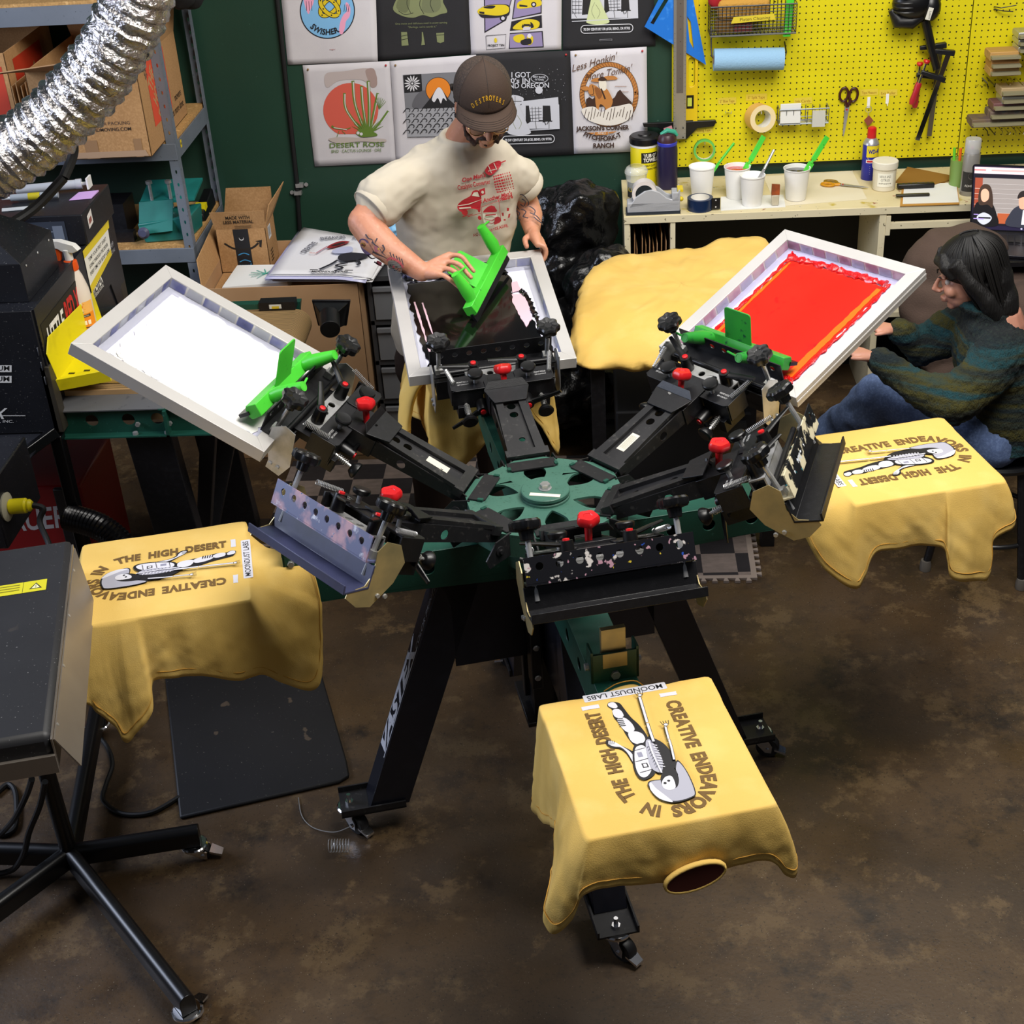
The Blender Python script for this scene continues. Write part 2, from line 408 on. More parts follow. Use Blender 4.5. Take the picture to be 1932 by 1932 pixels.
for k in range(6):
    g = G(frameM(60*k+90))
    g.prism([(.152,-.066),(.192,-.066),(.192,.066),(.152,.066),(.146,.058),(.146,-.058)], (0,0,HUBZ+.001), (1,0,0), (0,1,0), .004)
    g.box(.188, .193, -.066, .066, HUBZ-.055, HUBZ+.004)
    for sy in (-.074, .070):
        g.prism([(.185,HUBZ-.06),(.26,HUBZ-.07),(.27,HUBZ-.045),(.235,HUBZ-.005),(.185,HUBZ+.004)], (0,sy+.004,0), (1,0,0), (0,0,1), .004)
        g.lathe([(.013,0),(.013,.003),(.006,.004),(.006,.009)], (.225, sy + (.004 if sy > 0 else 0), HUBZ-.032), (0,1 if sy > 0 else -1,0), 14)
    for y, z in ((-.045,-.02),(.045,-.02),(.045,-.042)): g.lathe([(.007,0),(.006,.006)], (.193, y, HUBZ+z), (1,0,0), 6, 1)
    g.box(.15, .165, -.069, -.060, HUBZ+.003, HUBZ+.008, 2); g.box(.15, .165, .060, .069, HUBZ+.003, HUBZ+.008, 2)
    g.obj('hinge_bracket', [BLACKD, STEEL, GREEN], hub)

# ---------------------------------------------------------------- print heads
SPL = {
 'dark': mat('ink_spattered_black_steel', '#16161b', .3, layers=((38, .62, .66, '#d8d2cf', 3, (1,1,1)), (52, .66, .69, '#b98fa0', 2), (47, .69, .71, '#c9b23a', 2), (60, .70, .72, '#2a4fb0', 2))),
 'blue': mat('ink_spattered_blue_reflection_steel', '#545a80', .4, layers=((16, .48, .62, '#b98e98', 5), (26, .60, .66, '#cdd0de', 4), (60, .68, .72, '#3b5a8a', 2))),  # blue base paints the window's reflection into the steel; the spatter is ink
 'cream': mat('ink_spattered_cream_steel', '#17171a', .35, layers=((17, .52, .56, '#d9cfae', 4), (30, .66, .68, '#cfd3d6', 2), (50, .71, .73, '#1f8fa0', 2)))}
BLUEREFL = mat('blue_reflection_black_steel', '#3c4060', .35, layers=((12, .4, .8, '#2a2c3c'),))  # black steel with the window's blue reflection mixed into its colour
def starknob(gg, s, t, n0, m=0):
    gg.lathe([(.012,-.030),(.014,-.028),(.016,-.010),(.030,-.007),(.0335,-.002),(.0335,.011),(.029,.016),(.013,.015),(.011,.0135)], (s,t,n0), (0,0,1), 42, m, lobes=7, amp=.09)
def lever_mesh(sgn):
    g = G(); g.lathe([(.0175,0),(.0175,.005),(.0165,.030),(.0155,.044)], (0,0,0), n=18)
    g.lathe([(.0085,0),(.008,.004),(.002,.005)], (0,0,.044), n=12, m=1)
    g.tube([(0,0,.036),(.022,0,.037),(.060,0,.044),(.102,0,.050)], [.014,.0105,.0085,.006], 10, flat=.55)
    return g
def head(ang, tau, screen=None, splat='dark', lev=(150, 170), stick=None, seed=0, ds=0):
    tr = radians(tau)
    H = Matrix.Translation((0,0,HZ)) @ frameM(ang) @ Matrix.Translation((HR+ds,0,0)) @ Matrix.Rotation(-tr, 4, 'Y')
    def part(g, name, m, par=None, M=None, **k):
        o = g.obj(name, m, None, **k)
        if par is None: o.parent = press; o.matrix_basis = H
        else:
            o.parent = par
            if M is not None: o.matrix_basis = M
        return o
    g = G()
    holes = [circ(.115,0,.009,14), circ(.225,0,.0125,16), circ(.262,0,.0125,16)]
    g.prism([(.045,-.052),(.30,-.040),(.30,.040),(.045,.052)], (0,0,-.004), (1,0,0), (0,1,0), .004, holes=holes)
    for sy in (-1, 1):
        q = [(.05, .026), (.05, .053), (.30, .042), (.30, .022)]
        if sy < 0: q = [(x, -y) for x, y in q][::-1]
        g.prism(q, (0,0,0), (1,0,0), (0,1,0), .011)
        yy = .049*sy
        g.prism([(-.01,-.030),(.30,-.048),(.30,.0),(.04,.0),(-.01,-.008)], (0, yy + .002, 0), (1,0,0), (0,0,1), .004, holes=[circ(.215,-.024,.013,14)])
    g.box(.035, .062, -.060, .060, -.012, .012); g.cyl((0,-.066,-.022), (0,.066,-.022), .012)
    arm = part(g, 'print_head', BLACKD, bevel=.002)
    if stick:
        g = G(); g.prism(rect(stick[0], -.014, stick[1], .014), (0,0,.0003), (1,0,0), (0,1,0), .0005)
        st = part(g, 'sticker', mat('sticker_paper', '#d8d2c2', .6), arm)
        a = Art((stick[1]-.004, 0, .0008), (-1,0,0), (0,-1,0), base=.0002)
        if len(stick) == 2:
            for i in range(5): a.line([(.004, .009-.0042*i), (stick[1]-stick[0]-.012, .009-.0042*i)], .0011, '#8a857c')
        else: a.text(stick[2], (stick[1]-stick[0])/2+.012, -.007, .015, '#222222', rot=180)
        a.g.obj('writing', a.mats, None, sharp=0).parent = arm
    g = G()
    g.prism([(.268,-.046),(.268,.046),(.330,.066),(.330,-.066)][::-1], (0,0,.013), (1,0,0), (0,1,0), .004)
    g.hexa([(.330,-.066,.013),(.346,-.05,.03),(.346,.05,.03),(.330,.066,.013)], [(.330,-.066,.017),(.346,-.05,.034),(.346,.05,.034),(.330,.066,.017)])
    g.box(.30, .395, -.055, .055, -.055, .0)
    g.box(.372, .432, -.15, .15, -.012, -.008)
    for sy in (-1, 1):
        g.prism(rrect(.368, sy*.095-.055, .435, sy*.095+.055, .012), (0,0,-.008), (1,0,0), (0,1,0), .004)
        g.box(.375, .445, sy*.150-.003, sy*.150+.003, -.062, -.004)
        g.box(.372, .378, sy*.105-.045, sy*.105+.045, -.075, -.01)
        g.box(.36, .44, sy*.125-.012, sy*.125+.012, -.10, -.06)
    mp_ = part(g, 'micro_plate', BLACKM, arm, bevel=.002)
    a = Art((.403, 0, -.0038), (0,-1,0), (1,0,0), base=.0002)
    for sx in (-1, 1): a.text('FRONT FOCUS', sx*.115, .001, .006, '#c9c9c9', w=.034); a.text('OFF CONTACT', sx*.115, -.010, .005, '#c9c9c9', w=.034)
    a.g.obj('lettering', a.mats, None, sharp=0).parent = arm
    for sy in (-1, 1):
        g = G(); g.cyl((0,0,-.01), (0,0,.022), .006, n=10, m=1); g.lathe([(.012,.016),(.020,.020),(.0225,.026),(.0225,.031),(.020,.034),(.010,.033)], (0,0,0), n=24)
        part(g, 'micro_knob', [BLACKP, STEEL], arm, Matrix.Translation((.398, sy*.078, 0)))
        g = G(); g.cyl((0,0,0), (0,0,-.05), .0045, n=8, m=1)
        hel = [(.0085*cos(2*pi*i/8), .0085*sin(2*pi*i/8), -.006-.034*i/48) for i in range(49)]
        g.tube(hel, .0011, 5, 1); g.lathe([(.011,-.05),(.014,-.052),(.0225,-.064),(.0235,-.070),(.019,-.074),(.0,-.074)], (0,0,0), (0,0,1), 20)
        part(g, 'rear_knob', [BLACKP, STEEL], arm, Matrix.Translation((.372, sy*.112, -.058)) @ Matrix.Rotation(radians(80), 4, 'Y'))
        g = lever_mesh(1)
        part(g, 'rear_lever', [BLACKP, REDP], arm, Matrix.Translation((.378, sy*.068, -.062)) @ Matrix.Rotation(radians(-93), 4, 'Y') @ Matrix.Rotation(radians(-90 + 55*sy if seed % 2 else 90*sy + 25), 4, 'Z'))
        g = G(); hel = [(.006*cos(2*pi*i/7), .006*sin(2*pi*i/7), .075*i/119) for i in range(120)]
        g.tube(hel, .0011, 4)
        dv = Vector((.085, sy*.02, .014)).normalized()
        part(g, 'spring', STEEL, arm, Matrix.Translation((.40, sy*.142, .002)) @ dv.to_track_quat('Z', 'Y').to_matrix().to_4x4())
    g = G(); ax = Vector((.5, 0, 1)).normalized(); o = Vector((.352,0,.0))
    g.cyl(o, o + ax*.055, .0085, .0095, 14); g.lathe([(.014,.040),(.022,.044),(.0255,.050),(.0255,.060),(.022,.066),(.011,.065),(.010,.0635)], o, ax, 40, lobes=5, amp=.07)
    part(g, 'release_knob', REDP, arm)
    g = G(); g.prism(rect(.440,-.095,.482,.095), (0,0,-.030), (1,0,0), (0,1,0), .004, holes=[circ(.461,y,.010,14) for y in (-.022,.022)])
    g.box(.440,.444,-.095,.095,-.062,-.028); g.box(.478,.482,-.095,.095,-.062,-.028)
    g.cyl((.505,-.165,-.04), (.505,.165,-.04), .007, n=12, m=1); g.box(.43,.52,-.11,.11,-.075,-.055, 1)
    part(g, 'clamp_block', [STEEL, BLACKM], arm, bevel=.001)
    for i, t in enumerate((-.072, .072)):
        part(lever_mesh(1), 'lever_handle', [BLACKP, REDP], arm, Matrix.Translation((.461, t, -.026)) @ Matrix.Rotation(radians(lev[i]), 4, 'Z'))
    # clamp: upper angle with holes, lower jaw, screws with star knobs, side plates
    um = SPL[splat] if not screen else BLACKM
    g = G(); hs = [circ(-.154+.044*i, -.018, .0088, 14) for i in range(8)]
    g.prism(rect(-.187,-.054,.187,.004), (.560,0,0), (0,1,0), (0,0,1), .003, holes=hs)
    g.box(.505, .563, -.187, .187, -.057, -.053)
    part(g, 'upper_clamp', um, arm)
    g = G()
    if screen:
        g.box(.49, .56, -.18, .18, -.104, -.100); g.box(.49, .494, -.18, .18, -.125, -.06)
        part(g, 'lower_clamp', BLACKM, arm)
    else:
        g.loft([[(x, y, z) for x, z in ((.535,-.062),(.539,-.062),(.539,-.112),(.598,-.128),(.601,-.112),(.606,-.112),(.602,-.134),(.535,-.117))] for y in (-.192, .192)])
        part(g, 'lower_clamp', BLUEREFL if splat == 'blue' else BLACKM, arm, bevel=.001)
    for sy in (-1, 1):
        g = G(); g.cyl((0,0,-.095), (0,0,.04), .0065, n=10, m=1); g.box(-.012,.012,-.012,.012,-.054,-.035, 1); starknob(g, 0, 0, .066)
        part(g, 'star_knob', [BLACKP, STEEL], arm, Matrix.Translation((.525, sy*.165, 0)) @ Matrix.Rotation(radians(-7), 4, 'Y'))
        g = G(); pl = [(.472,-.010),(.505,-.002),(.535,-.025),(.535,-.07),(.512,-.125),(.512,-.150),(.47,-.155),(.452,-.11)]
        if not screen: pl = [(.478,-.010),(.520,-.005),(.540,-.03),(.533,-.08),(.548,-.112),(.590,-.128),(.592,-.142),(.555,-.162),(.515,-.160),(.468,-.10),(.452,-.05)]
        g.prism(pl, (0, sy*.190 + .0012, 0), (1,0,0), (0,0,1), .0024)
        for x in (-.01, .012): g.lathe([(.006,0),(.005,.005)], (.492+x, sy*.191, -.132), (0,sy,0), 8, 1)
        part(g, 'side_plate', [STEEL if screen else GOLD, STEEL], arm)
    return H
HEADS = {}
HEADS['black'] = head(90, 12.5, True, lev=(92, 92), seed=0)
HEADS['red'] = head(30, 19.4, True, lev=(-84, 65), stick=(.10, .168), seed=1)
HEADS['white'] = head(150, 28.6, True, lev=(-40, -60), stick=(.10, .165, '2'), seed=1)
HEADS['front'] = head(270, 27.3, None, 'dark', lev=(-105, 120), seed=0, ds=-.015)
HEADS['left'] = head(210, 28.0, None, 'blue', lev=(60, 40), seed=0, ds=-.008)
HEADS['right'] = head(330, 26.5, None, 'cream', lev=(50, 55), seed=1, ds=-.042)

# ---------------------------------------------------------------- screens
EMUL = mat('emulsion_mesh', '#e6e4f2', .6, layers=((6, .4, .7, '#c6c6ea'),))
TAPE1 = mat('blue_print_tape', '#c9cbe8', .35, layers=((14, .45, .6, '#8f93cf', 2),))
INKR = mat('wet_red_ink', '#cc1c0d', .3, coat=.3, layers=((4, .4, .7, '#d32314'), (30, .62, .75, '#b5110e')))
INKRD = mat('thick_red_ink', '#c40f12', .16, coat=.6, bump=(45, .9, 5))
INKO = mat('orange_ink_smear', '#ec6a1c', .25, coat=.3)
INKW = mat('wet_white_ink', '#fbfaf6', .35)
INKK = mat('wet_black_ink', '#080809', .11, coat=.5, layers=((3, .45, .7, '#15110f'),))
PINK = mat('pink_emulsion', '#dcb7c4', .3)
def screen(key, label, wd, ln, yaw, edge, parts, fw=.040, th=.036, nt=-.058, off=0):
    H = HEADS[key] @ Matrix.Translation((.525, off, nt)) @ Matrix.Rotation(radians(yaw), 4, 'Z')
    t = thing('printing_screen', label, 'screen', H.translation, 'printing screens clamped in the press heads')
    h = wd/2
    def fin(g, name, m, par=t, **k):
        for i, p in enumerate(g.v): g.v[i] = tuple(H @ Vector(p))
        return g.obj(name, m, par, **k)
    g = G()
    for a, b in (((0,-h),(ln,-h)), ((ln,-h),(ln,h)), ((ln,h),(0,h)), ((0,h),(0,-h))):
        cx, cy = ln/2, 0
        def ins(p): return (p[0] + (fw if p[0] < cx else -fw), p[1] + (fw if p[1] < cy else -fw))
        ai, bi = ins(a), ins(b)
        g.hexa([(*a,-th),(*b,-th),(*bi,-th),(*ai,-th)], [(*a,0),(*b,0),(*bi,0),(*ai,0)])
    g.box(.0, ln, -h-.002, -h, -th*.6, -th*.4)
    fr = fin(g, 'frame', ALU, bevel=.0025)
    zm = -th + .003
    g = G(); g.box(fw-.002, ln-fw+.002, -h+fw-.002, h-fw+.002, zm-.002, zm); fin(g, 'mesh_fabric', EMUL)
    g = G()
    for p, q, ax in (((fw,-h+fw),(ln-fw,-h+fw),1), ((ln-fw,-h+fw),(ln-fw,h-fw),0), ((ln-fw,h-fw),(fw,h-fw),1)):
        p, q = Vector((*p,0)), Vector((*q,0)); n = 9
        inn = Vector((ln/2-(p.x+q.x)/2, -(p.y+q.y)/2, 0)).normalized()
        for i in range(n):
            a0, b0 = p.lerp(q, (i+.06)/n), p.lerp(q, (i+.94)/n)
            g.add([a0 + inn*.0005 + Vector((0,0,-.004)), b0 + inn*.0005 + Vector((0,0,-.004)), b0 + inn*.002 + Vector((0,0,zm+.003)), a0 + inn*.002 + Vector((0,0,zm+.003))], [(0,1,2,3),(3,2,1,0)], i % 2)
        g.add([p + inn*.002 + Vector((0,0,zm+.001)), q + inn*.002 + Vector((0,0,zm+.001)), q + inn*.024 + Vector((0,0,zm+.001)), p + inn*.024 + Vector((0,0,zm+.001))], [(0,1,2,3),(3,2,1,0)], 1)
    fin(g, 'edge_tape', list(edge))
    for name, m, fn in parts:
        g = G(); fn(g, ln, h, zm); fin(g, name, m)
    return t, H, fr
def irregular(P, amp, n=6, seed=0):
    rnd = random.Random(seed); out = []
    for i in range(len(P)):
        a, b = Vector((*P[i],0)), Vector((*P[(i+1) % len(P)],0)); L_ = (b-a).length; k = max(2, int(L_/.012)); d = (b-a).normalized(); nn = Vector((-d.y,d.x,0))
        for j in range(k):
            q = a.lerp(b, j/k) + nn * (mnoise.noise((a.lerp(b, j/k) * 40) + Vector((seed*5,0,0))) * amp + rnd.uniform(-.2,.2)*amp)
            out.append((q.x, q.y))
    return out
def slab(P, dz, th=.002, m=0): return lambda g, ln, h, zm: g.prism(P, (0,0,zm+dz), (1,0,0), (0,1,0), th, m)
def ridge(path, r, seed, flat=.5):
    def f(g, ln, h, zm):
        rnd = random.Random(seed); P = cat([(x, y, zm+.004) for x, y in path], 12)
        Rr = [r*(.5 + rnd.random()*.9) for _ in P]; P = [p + Vector((rnd.uniform(-.003,.003), rnd.uniform(-.003,.003), rnd.uniform(0,.003))) for p in P]
        g.tube(P, Rr, 8, flat=flat)
    return f
LW, HW = .56, .255
WT = mat('white_edge_tape', '#dfe0ec', .4)
ws, HWHITE, _ = screen('white', 'silver framed screen flooded with white ink tilted up on the left', .51, LW, 2.46, (TAPE1, WT),
  [('white_ink', INKW, slab(irregular([(.055,-.188),(.475,-.195),(.485,.178),(.06,.180)], .012, seed=3), .0015)),
   ('ink_ridge', INKW, ridge([(.10,.185),(.25,.180),(.40,.188),(.47,.16)], .006, 4))], nt=-.058)
rs_, HRED, rfr = screen('red', 'silver framed screen coated with bright red ink on the right', .51, .60, .2, (mat('pale_pink_tape', '#e9cfdc', .4, layers=((20,.45,.6,'#d7a6c4',2),)), mat('lilac_emulsion', '#d9d6f0', .5)),
  [('red_ink', INKR, slab(irregular([(.05,-.175),(.515,-.178),(.52,.172),(.05,.168)], .008, seed=5), .0015)),
   ('orange_smear', INKO, slab(irregular([(.06,-.168),(.50,-.170),(.50,-.155),(.06,-.145)], .004, seed=8), .004)),
   ('orange_smear', INKO, slab(irregular([(.06,.150),(.50,.158),(.50,.165),(.06,.162)], .003, seed=9), .004)),
   ('ink_ridge', INKRD, ridge([(.53,-.17),(.525,-.06),(.528,.05),(.52,.165),(.53,.175)], .012, 6)),
   ('ink_ridge', INKRD, ridge([(.52,.178),(.36,.172),(.20,.170),(.06,.168)], .007, 7)),
   ('ink_ridge', INKRD, ridge([(.53,-.180),(.36,-.185),(.20,-.182),(.06,-.178)], .005, 8)),
   ('ink_ridge', INKRD, ridge([(.065,-.06),(.062,-.12),(.075,-.165),(.06,-.175)], .012, 9))])
bs_, HBLK, _ = screen('black', 'silver framed screen covered in glossy black ink held by the man', .51, .605, -2.2, (TAPE1, WT),
  [('black_ink', INKK, slab(irregular([(.045,-.185),(.20,-.175),(.33,-.150),(.42,-.128),(.50,-.140),(.545,-.12),(.55,0),(.535,.10),(.53,.20),(.40,.205),(.20,.195),(.045,.185)], .010, seed=13), .0015)),
   ('pink_emulsion_patch', PINK, slab(irregular([(.22,-.140),(.26,-.165),(.40,-.165),(.405,-.125),(.36,-.118)], .006, seed=15), .0042)),
   ('pink_emulsion_patch', PINK, slab(irregular([(.415,-.128),(.47,-.135),(.475,-.155),(.42,-.158)], .002, seed=16), .0042)),
   ('ink_streak', PINK, slab(irregular([(.12,.170),(.42,.186),(.42,.192),(.12,.176)], .002, seed=17), .0042)),
   ('ink_streak', PINK, slab(irregular([(.20,.150),(.41,.162),(.41,.167),(.20,.154)], .002, seed=18), .0042)),
   ('ink_ridge', INKK, ridge([(.55,.20),(.545,.10),(.552,0),(.55,-.10),(.53,-.125)], .010, 19)),
   ('ink_ridge', INKK, ridge([(.42,-.16),(.36,-.172),(.27,-.18),(.18,-.19),(.06,-.195)], .008, 20))])
# hand-lettered tape on the red frame
a = Art(HRED @ Vector((.6008, -.10, -.018)), HRED.to_3x3() @ Vector((0,1,0)), HRED.to_3x3() @ Vector((0,0,1)))
a.poly(rect(-.115,-.013,-.035,.012), '#ded5b8'); a.text('SHIRTS-BACK', -.075, -.006, .011, '#111111', w=.07, bold=.02)
a.obj('tape_label', rs_)
# ================================================================ SHIRTS
TEE = mat('mustard_jersey', '#e2bd66', .9, layers=((3, .3, .8, '#dcb459'), (9, .5, .8, '#e6c472')), bump=(420, .12, 3))
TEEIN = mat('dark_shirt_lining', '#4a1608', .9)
STITCH = mat('mustard_stitching', '#c9973a', .8)
def drape(name, label, ang, st, folds=.006, seed=1, top=True, nrow=22, grp='mustard shirts on the press'):
    """st: (edge u, v), hem (u, v, z), outward bulge; goes counter-clockwise round the platen"""
    M = frameM(ang); t = thing(name, label, 't-shirt', M @ Vector((R0 + PL/2, 0, ZP)), grp)
    n = 9; ne = len(st)
    top_ = cat([(*s[0], 0) for s in st], n, True); hem = cat([s[1] for s in st], n, True)
    blg = [st[i // n][2]*(1-(i % n)/n) + st[(i // n + 1) % ne][2]*(i % n)/n for i in range(n*ne)]
    zt = ZP + .0025; N = n*ne; rings = []
    for i, p in enumerate(top_):     # clamp the edge to the rounded platen outline
        p.x = min(max(p.x, R0 - .002), R0 + PL + .002); p.y = min(max(p.y, -PW/2 - .002), PW/2 + .002)
    c = Vector((R0 + PL/2, 0, 0))
    for k in (.98, .6, .2, .02): rings.append([Vector((p.x + (c.x-p.x)*k, p.y + (c.y-p.y)*k, zt)) for p in top_])
    for r in range(nrow + 1):
        s = r / nrow; ring = []
        for i in range(N):
            p, h = top_[i], hem[i]; P0 = Vector((p.x, p.y, zt)); out = Vector((h.x-p.x, h.y-p.y, 0))
            e = Vector((p.x-c.x, p.y-c.y, 0)); nrm = Vector((e.x/PL, e.y/PW, 0)); nrm = Vector((round(nrm.x*1.9), round(nrm.y*1.9), 0)); nrm = nrm.normalized() if nrm.length else e.normalized()
            mid = P0 + nrm * (.005 + blg[i]) + out*.5 + Vector((0,0,-.40*(zt-h.z)))
            q = P0*(1-s)**2 + mid*2*s*(1-s) + h*s*s
            ss = min(1, s*1.2)
            q += nrm * ss * folds * (mnoise.noise(Vector((q.x*16 + seed, q.y*16, q.z*5))) * 2.0 + .75*mnoise.noise(Vector((q.x*30 + q.z*25, q.y*30 + seed, q.z*18))) + .22*mnoise.noise(Vector((q.x*70, q.y*70, q.z*60))))
            if s < .12: q.z = min(q.z, zt)
            ring.append(q)
        rings.append(ring)
    g = G(M); b = len(rings[0])
    g.loft(rings, True, False)
    body = g.obj('body', [TEE], t, sharp=180, solid=.0018)
    # hem stitching
    g = G(M); g.tube([p + Vector((0,0,.012)) for p in rings[-2]] + [rings[-2][0] + Vector((0,0,.012))], .0012, 4)
    g.obj('hem_stitch', STITCH, t)
    return t, M, rings
def sleeve(t, M, pts, wid, dirs, seed=0, flat=.32, name='sleeve', open_end=True):
    """flattened cloth tube: local path pts, half widths, wide axis direction"""
    P = cat(pts, 6); n = 22; rings = []; W = []
    for i in range(len(P)):
        f = i / (len(P)-1) * (len(wid)-1); k = min(int(f), len(wid)-2); W.append(wid[k] + (wid[k+1]-wid[k])*(f-k))
    for i, p in enumerate(P):
        T = (P[min(i+1,len(P)-1)] - P[max(i-1,0)]).normalized(); a = Vector(dirs); a = (a - T*a.dot(T)).normalized(); b = T.cross(a)
        fl = flat * (.7 + .6*i/len(P))
        ring = []
        for j in range(n):
            th = 2*pi*j/n; q = p + a*cos(th)*W[i] + b*sin(th)*W[i]*fl
            q += (a*cos(th) + b*sin(th)) * .005 * mnoise.noise(Vector((q.x*30+seed, q.y*30, q.z*30)))
            ring.append(q)
        rings.append(ring)
    g = G(M); g.loft(rings, True, not open_end)
    o = g.obj(name, TEE, t, sharp=180, solid=.0018)
    g = G(M); r = rings[-3]; g.tube([q + (q - P[-3])*.02 for q in r] + [r[0], r[1]], .0013, 4); g.obj('cuff_stitch', STITCH, t)
    return o
def print_on(t, M, lab=True):
    """the chest print: X = right of the page, Y = outward radius"""
    X = M.to_3x3(); a = Art(M @ Vector((0, 0, ZP + .003)), X @ Vector((0,-1,0)), X @ Vector((1,0,0)), base=.0008)
    BR = mat('brown_halftone_print', '#6e5226', .8); K = '#121116'; Wt = '#d6d5dc'; GY = '#a9a9b6'
    a.poly(rrect(-.091,.771,.094,.795,.003), Wt); a.text('MOONDUST LABS', .002, .776, .0145, '#17171c', w=.168, bold=.01, sx=1.05)
    for s in (-1, 1): a.poly(irregular(rect(.0865*s-.019,.808,.0865*s+.019,.821), .0016, seed=3+s), Wt)
    # lettering round a U: up the left side, over the top, down the right
    r = .0735; yb, yt = .838, 1.078; L1 = yt - yb; La = pi*r
    def fn(o):
        def f(px_, py_):
            d = o + px_; h = py_
            if d < L1: return (-r - h, yb + d)
            if d < L1 + La:
                th = pi - (d - L1)/r; return ((r+h)*cos(th), yt + (r+h)*sin(th)*1.02)
            return (r + h, yt - (d - L1 - La))
        return f
    for w_, d0, ln in (('CREATIVE', .0, .158), ('ENDEAVORS', .176, .190), ('IN', .384, .030), ('THE', .440, .058), ('HIGH', .518, .075), ('DESERT', .612, .105)):
        v, f = textmesh(w_, .05, 0, 1.08); x0 = min(p[0] for p in v); x1 = max(p[0] for p in v)
        F = fn(d0 + (ln/2)); q = []
        for px_, py_ in v: q.append(F((px_-(x0+x1)/2)*ln/(x1-x0), py_*.030/.72))
        a.raw(q, f, BR)
    # the reclining space-suited figure, head up
    B = a.blob
    B([(.030,.812),(.044,.809),(.050,.820),(.044,.835),(.047,.86),(.040,.89),(.036,.93),(.026,.965),(.004,.965),(-.004,.94),(.002,.90),(.012,.87),(.018,.84),(.022,.82)], K)     # suit shadow
    B([(.034,.812),(.046,.812),(.048,.822),(.038,.832),(.030,.828)], Wt)
    B([(.032,.836),(.044,.838),(.045,.858),(.036,.866),(.026,.862),(.026,.846)], Wt)
    B([(.026,.868),(.042,.868),(.040,.898),(.030,.918),(.016,.912),(.016,.89)], Wt)
    for i in range(5): a.line([(.030,.870+.006*i),(.043,.868+.006*i)], .0028, K)
    B([(.016,.918),(.032,.920),(.032,.948),(.018,.960),(.004,.950),(.004,.930)], Wt)
    B([(.070,.936),(.082,.930),(.084,.944),(.076,.956),(.062,.962),(.052,.980),(.046,1.02),(.034,1.03),(.036,.985),(.050,.962),(.060,.950)], K)
    B([(.068,.938),(.078,.934),(.080,.944),(.070,.954),(.058,.960),(.050,.980),(.046,1.012),(.040,1.016),(.042,.984),(.052,.962)], Wt)
    for i in range(4): a.line([(.066+.004*i,.936-.002*i),(.070+.004*i,.946)], .0012, K)
    B([(.006,.962),(.030,.962),(.042,.99),(.050,1.03),(.048,1.06),(.034,1.068),(.010,1.05),(.0,1.0)], K)
    B([(.012,.968),(.028,.968),(.038,.99),(.046,1.03),(.044,1.056),(.032,1.060),(.016,1.04),(.008,1.0)], Wt)
    a.poly(rect(.022,.985,.032,1.0), '#8d8da0'); a.poly(rect(.020,1.02,.032,1.034), K); a.poly(rect(.0225,1.0225,.0295,1.0315), Wt)
    for y in (.975,1.008,1.042): a.line([(.012,y),(.042,y+.004)], .0014, K)
    B([(-.012,.948),(-.004,.943),(.004,.955),(.008,1.0),(.012,1.045),(.0,1.06),(-.03,1.05),(-.038,1.02),(-.030,.975)], K)
    B([(-.006,.955),(.004,.956),(.012,.99),(.016,1.04),(.0,1.055),(-.012,1.02),(-.010,.98)], GY)
    B([(-.042,1.03),(-.030,1.05),(-.028,1.08),(.030,1.075),(.036,1.10),(.026,1.132),(.0,1.148),(-.034,1.144),(-.048,1.13),(-.050,1.07)], K)
    B([(-.041,1.035),(-.030,1.055),(-.024,1.08),(.029,1.078),(.034,1.10),(.024,1.128),(-.002,1.144),(-.034,1.141),(-.046,1.128),(-.048,1.07)], GY)
    B([(.030,1.080),(.036,1.10),(.026,1.13),(.004,1.146),(.012,1.125),(.024,1.10)], Wt)
    B([(-.026,1.05),(-.010,1.05),(.006,1.07),(.010,1.095),(.0,1.11),(-.018,1.105),(-.028,1.08)], K)
    B([(-.016,1.075),(-.004,1.072),(.008,1.085),(.010,1.102),(.0,1.112),(-.014,1.106)], Wt)
    for x, y in ((-.006,1.085),(.003,1.090)): a.disc(x, y, .0032, K, n=10)
    for i in range(9): a.line([(-.006+.0006*i,.972+.0085*i),(-.014+.0004*i,.976+.0085*i)], .0022, Wt); 
    a.line([(-.001,.96),(.002,1.0),(.001,1.06)], .0035, Wt, 5)
    for i in range(8): a.line([(.003,.975+.009*i),(.008,.978+.009*i)], .0012, K)
    # two bony arms reaching down
    for P in (((-.010,.965),(-.012,.93),(-.014,.905)), ((-.014,.903),(-.018,.86),(-.022,.815))): a.line(P, .0075, K, 4); a.line(P, .0052, Wt, 4)
    for P in (((-.034,1.03),(-.040,.99),(-.042,.968)), ((-.042,.966),(-.045,.94),(-.047,.925))): a.line(P, .0060, K, 4); a.line(P, .0040, Wt, 4)
    for cx, cy in ((-.024,.808),(-.049,.918)):
        for i in range(4): a.line([(cx-.006+.004*i,cy+.004),(cx-.009+.006*i,cy-.009)], .0016, K); 
        a.disc(cx, cy+.004, .0045, Wt, n=10); a.ring(cx, cy+.004, .0045, .0012, K, n=12)
    return a.obj('printed_design', t)
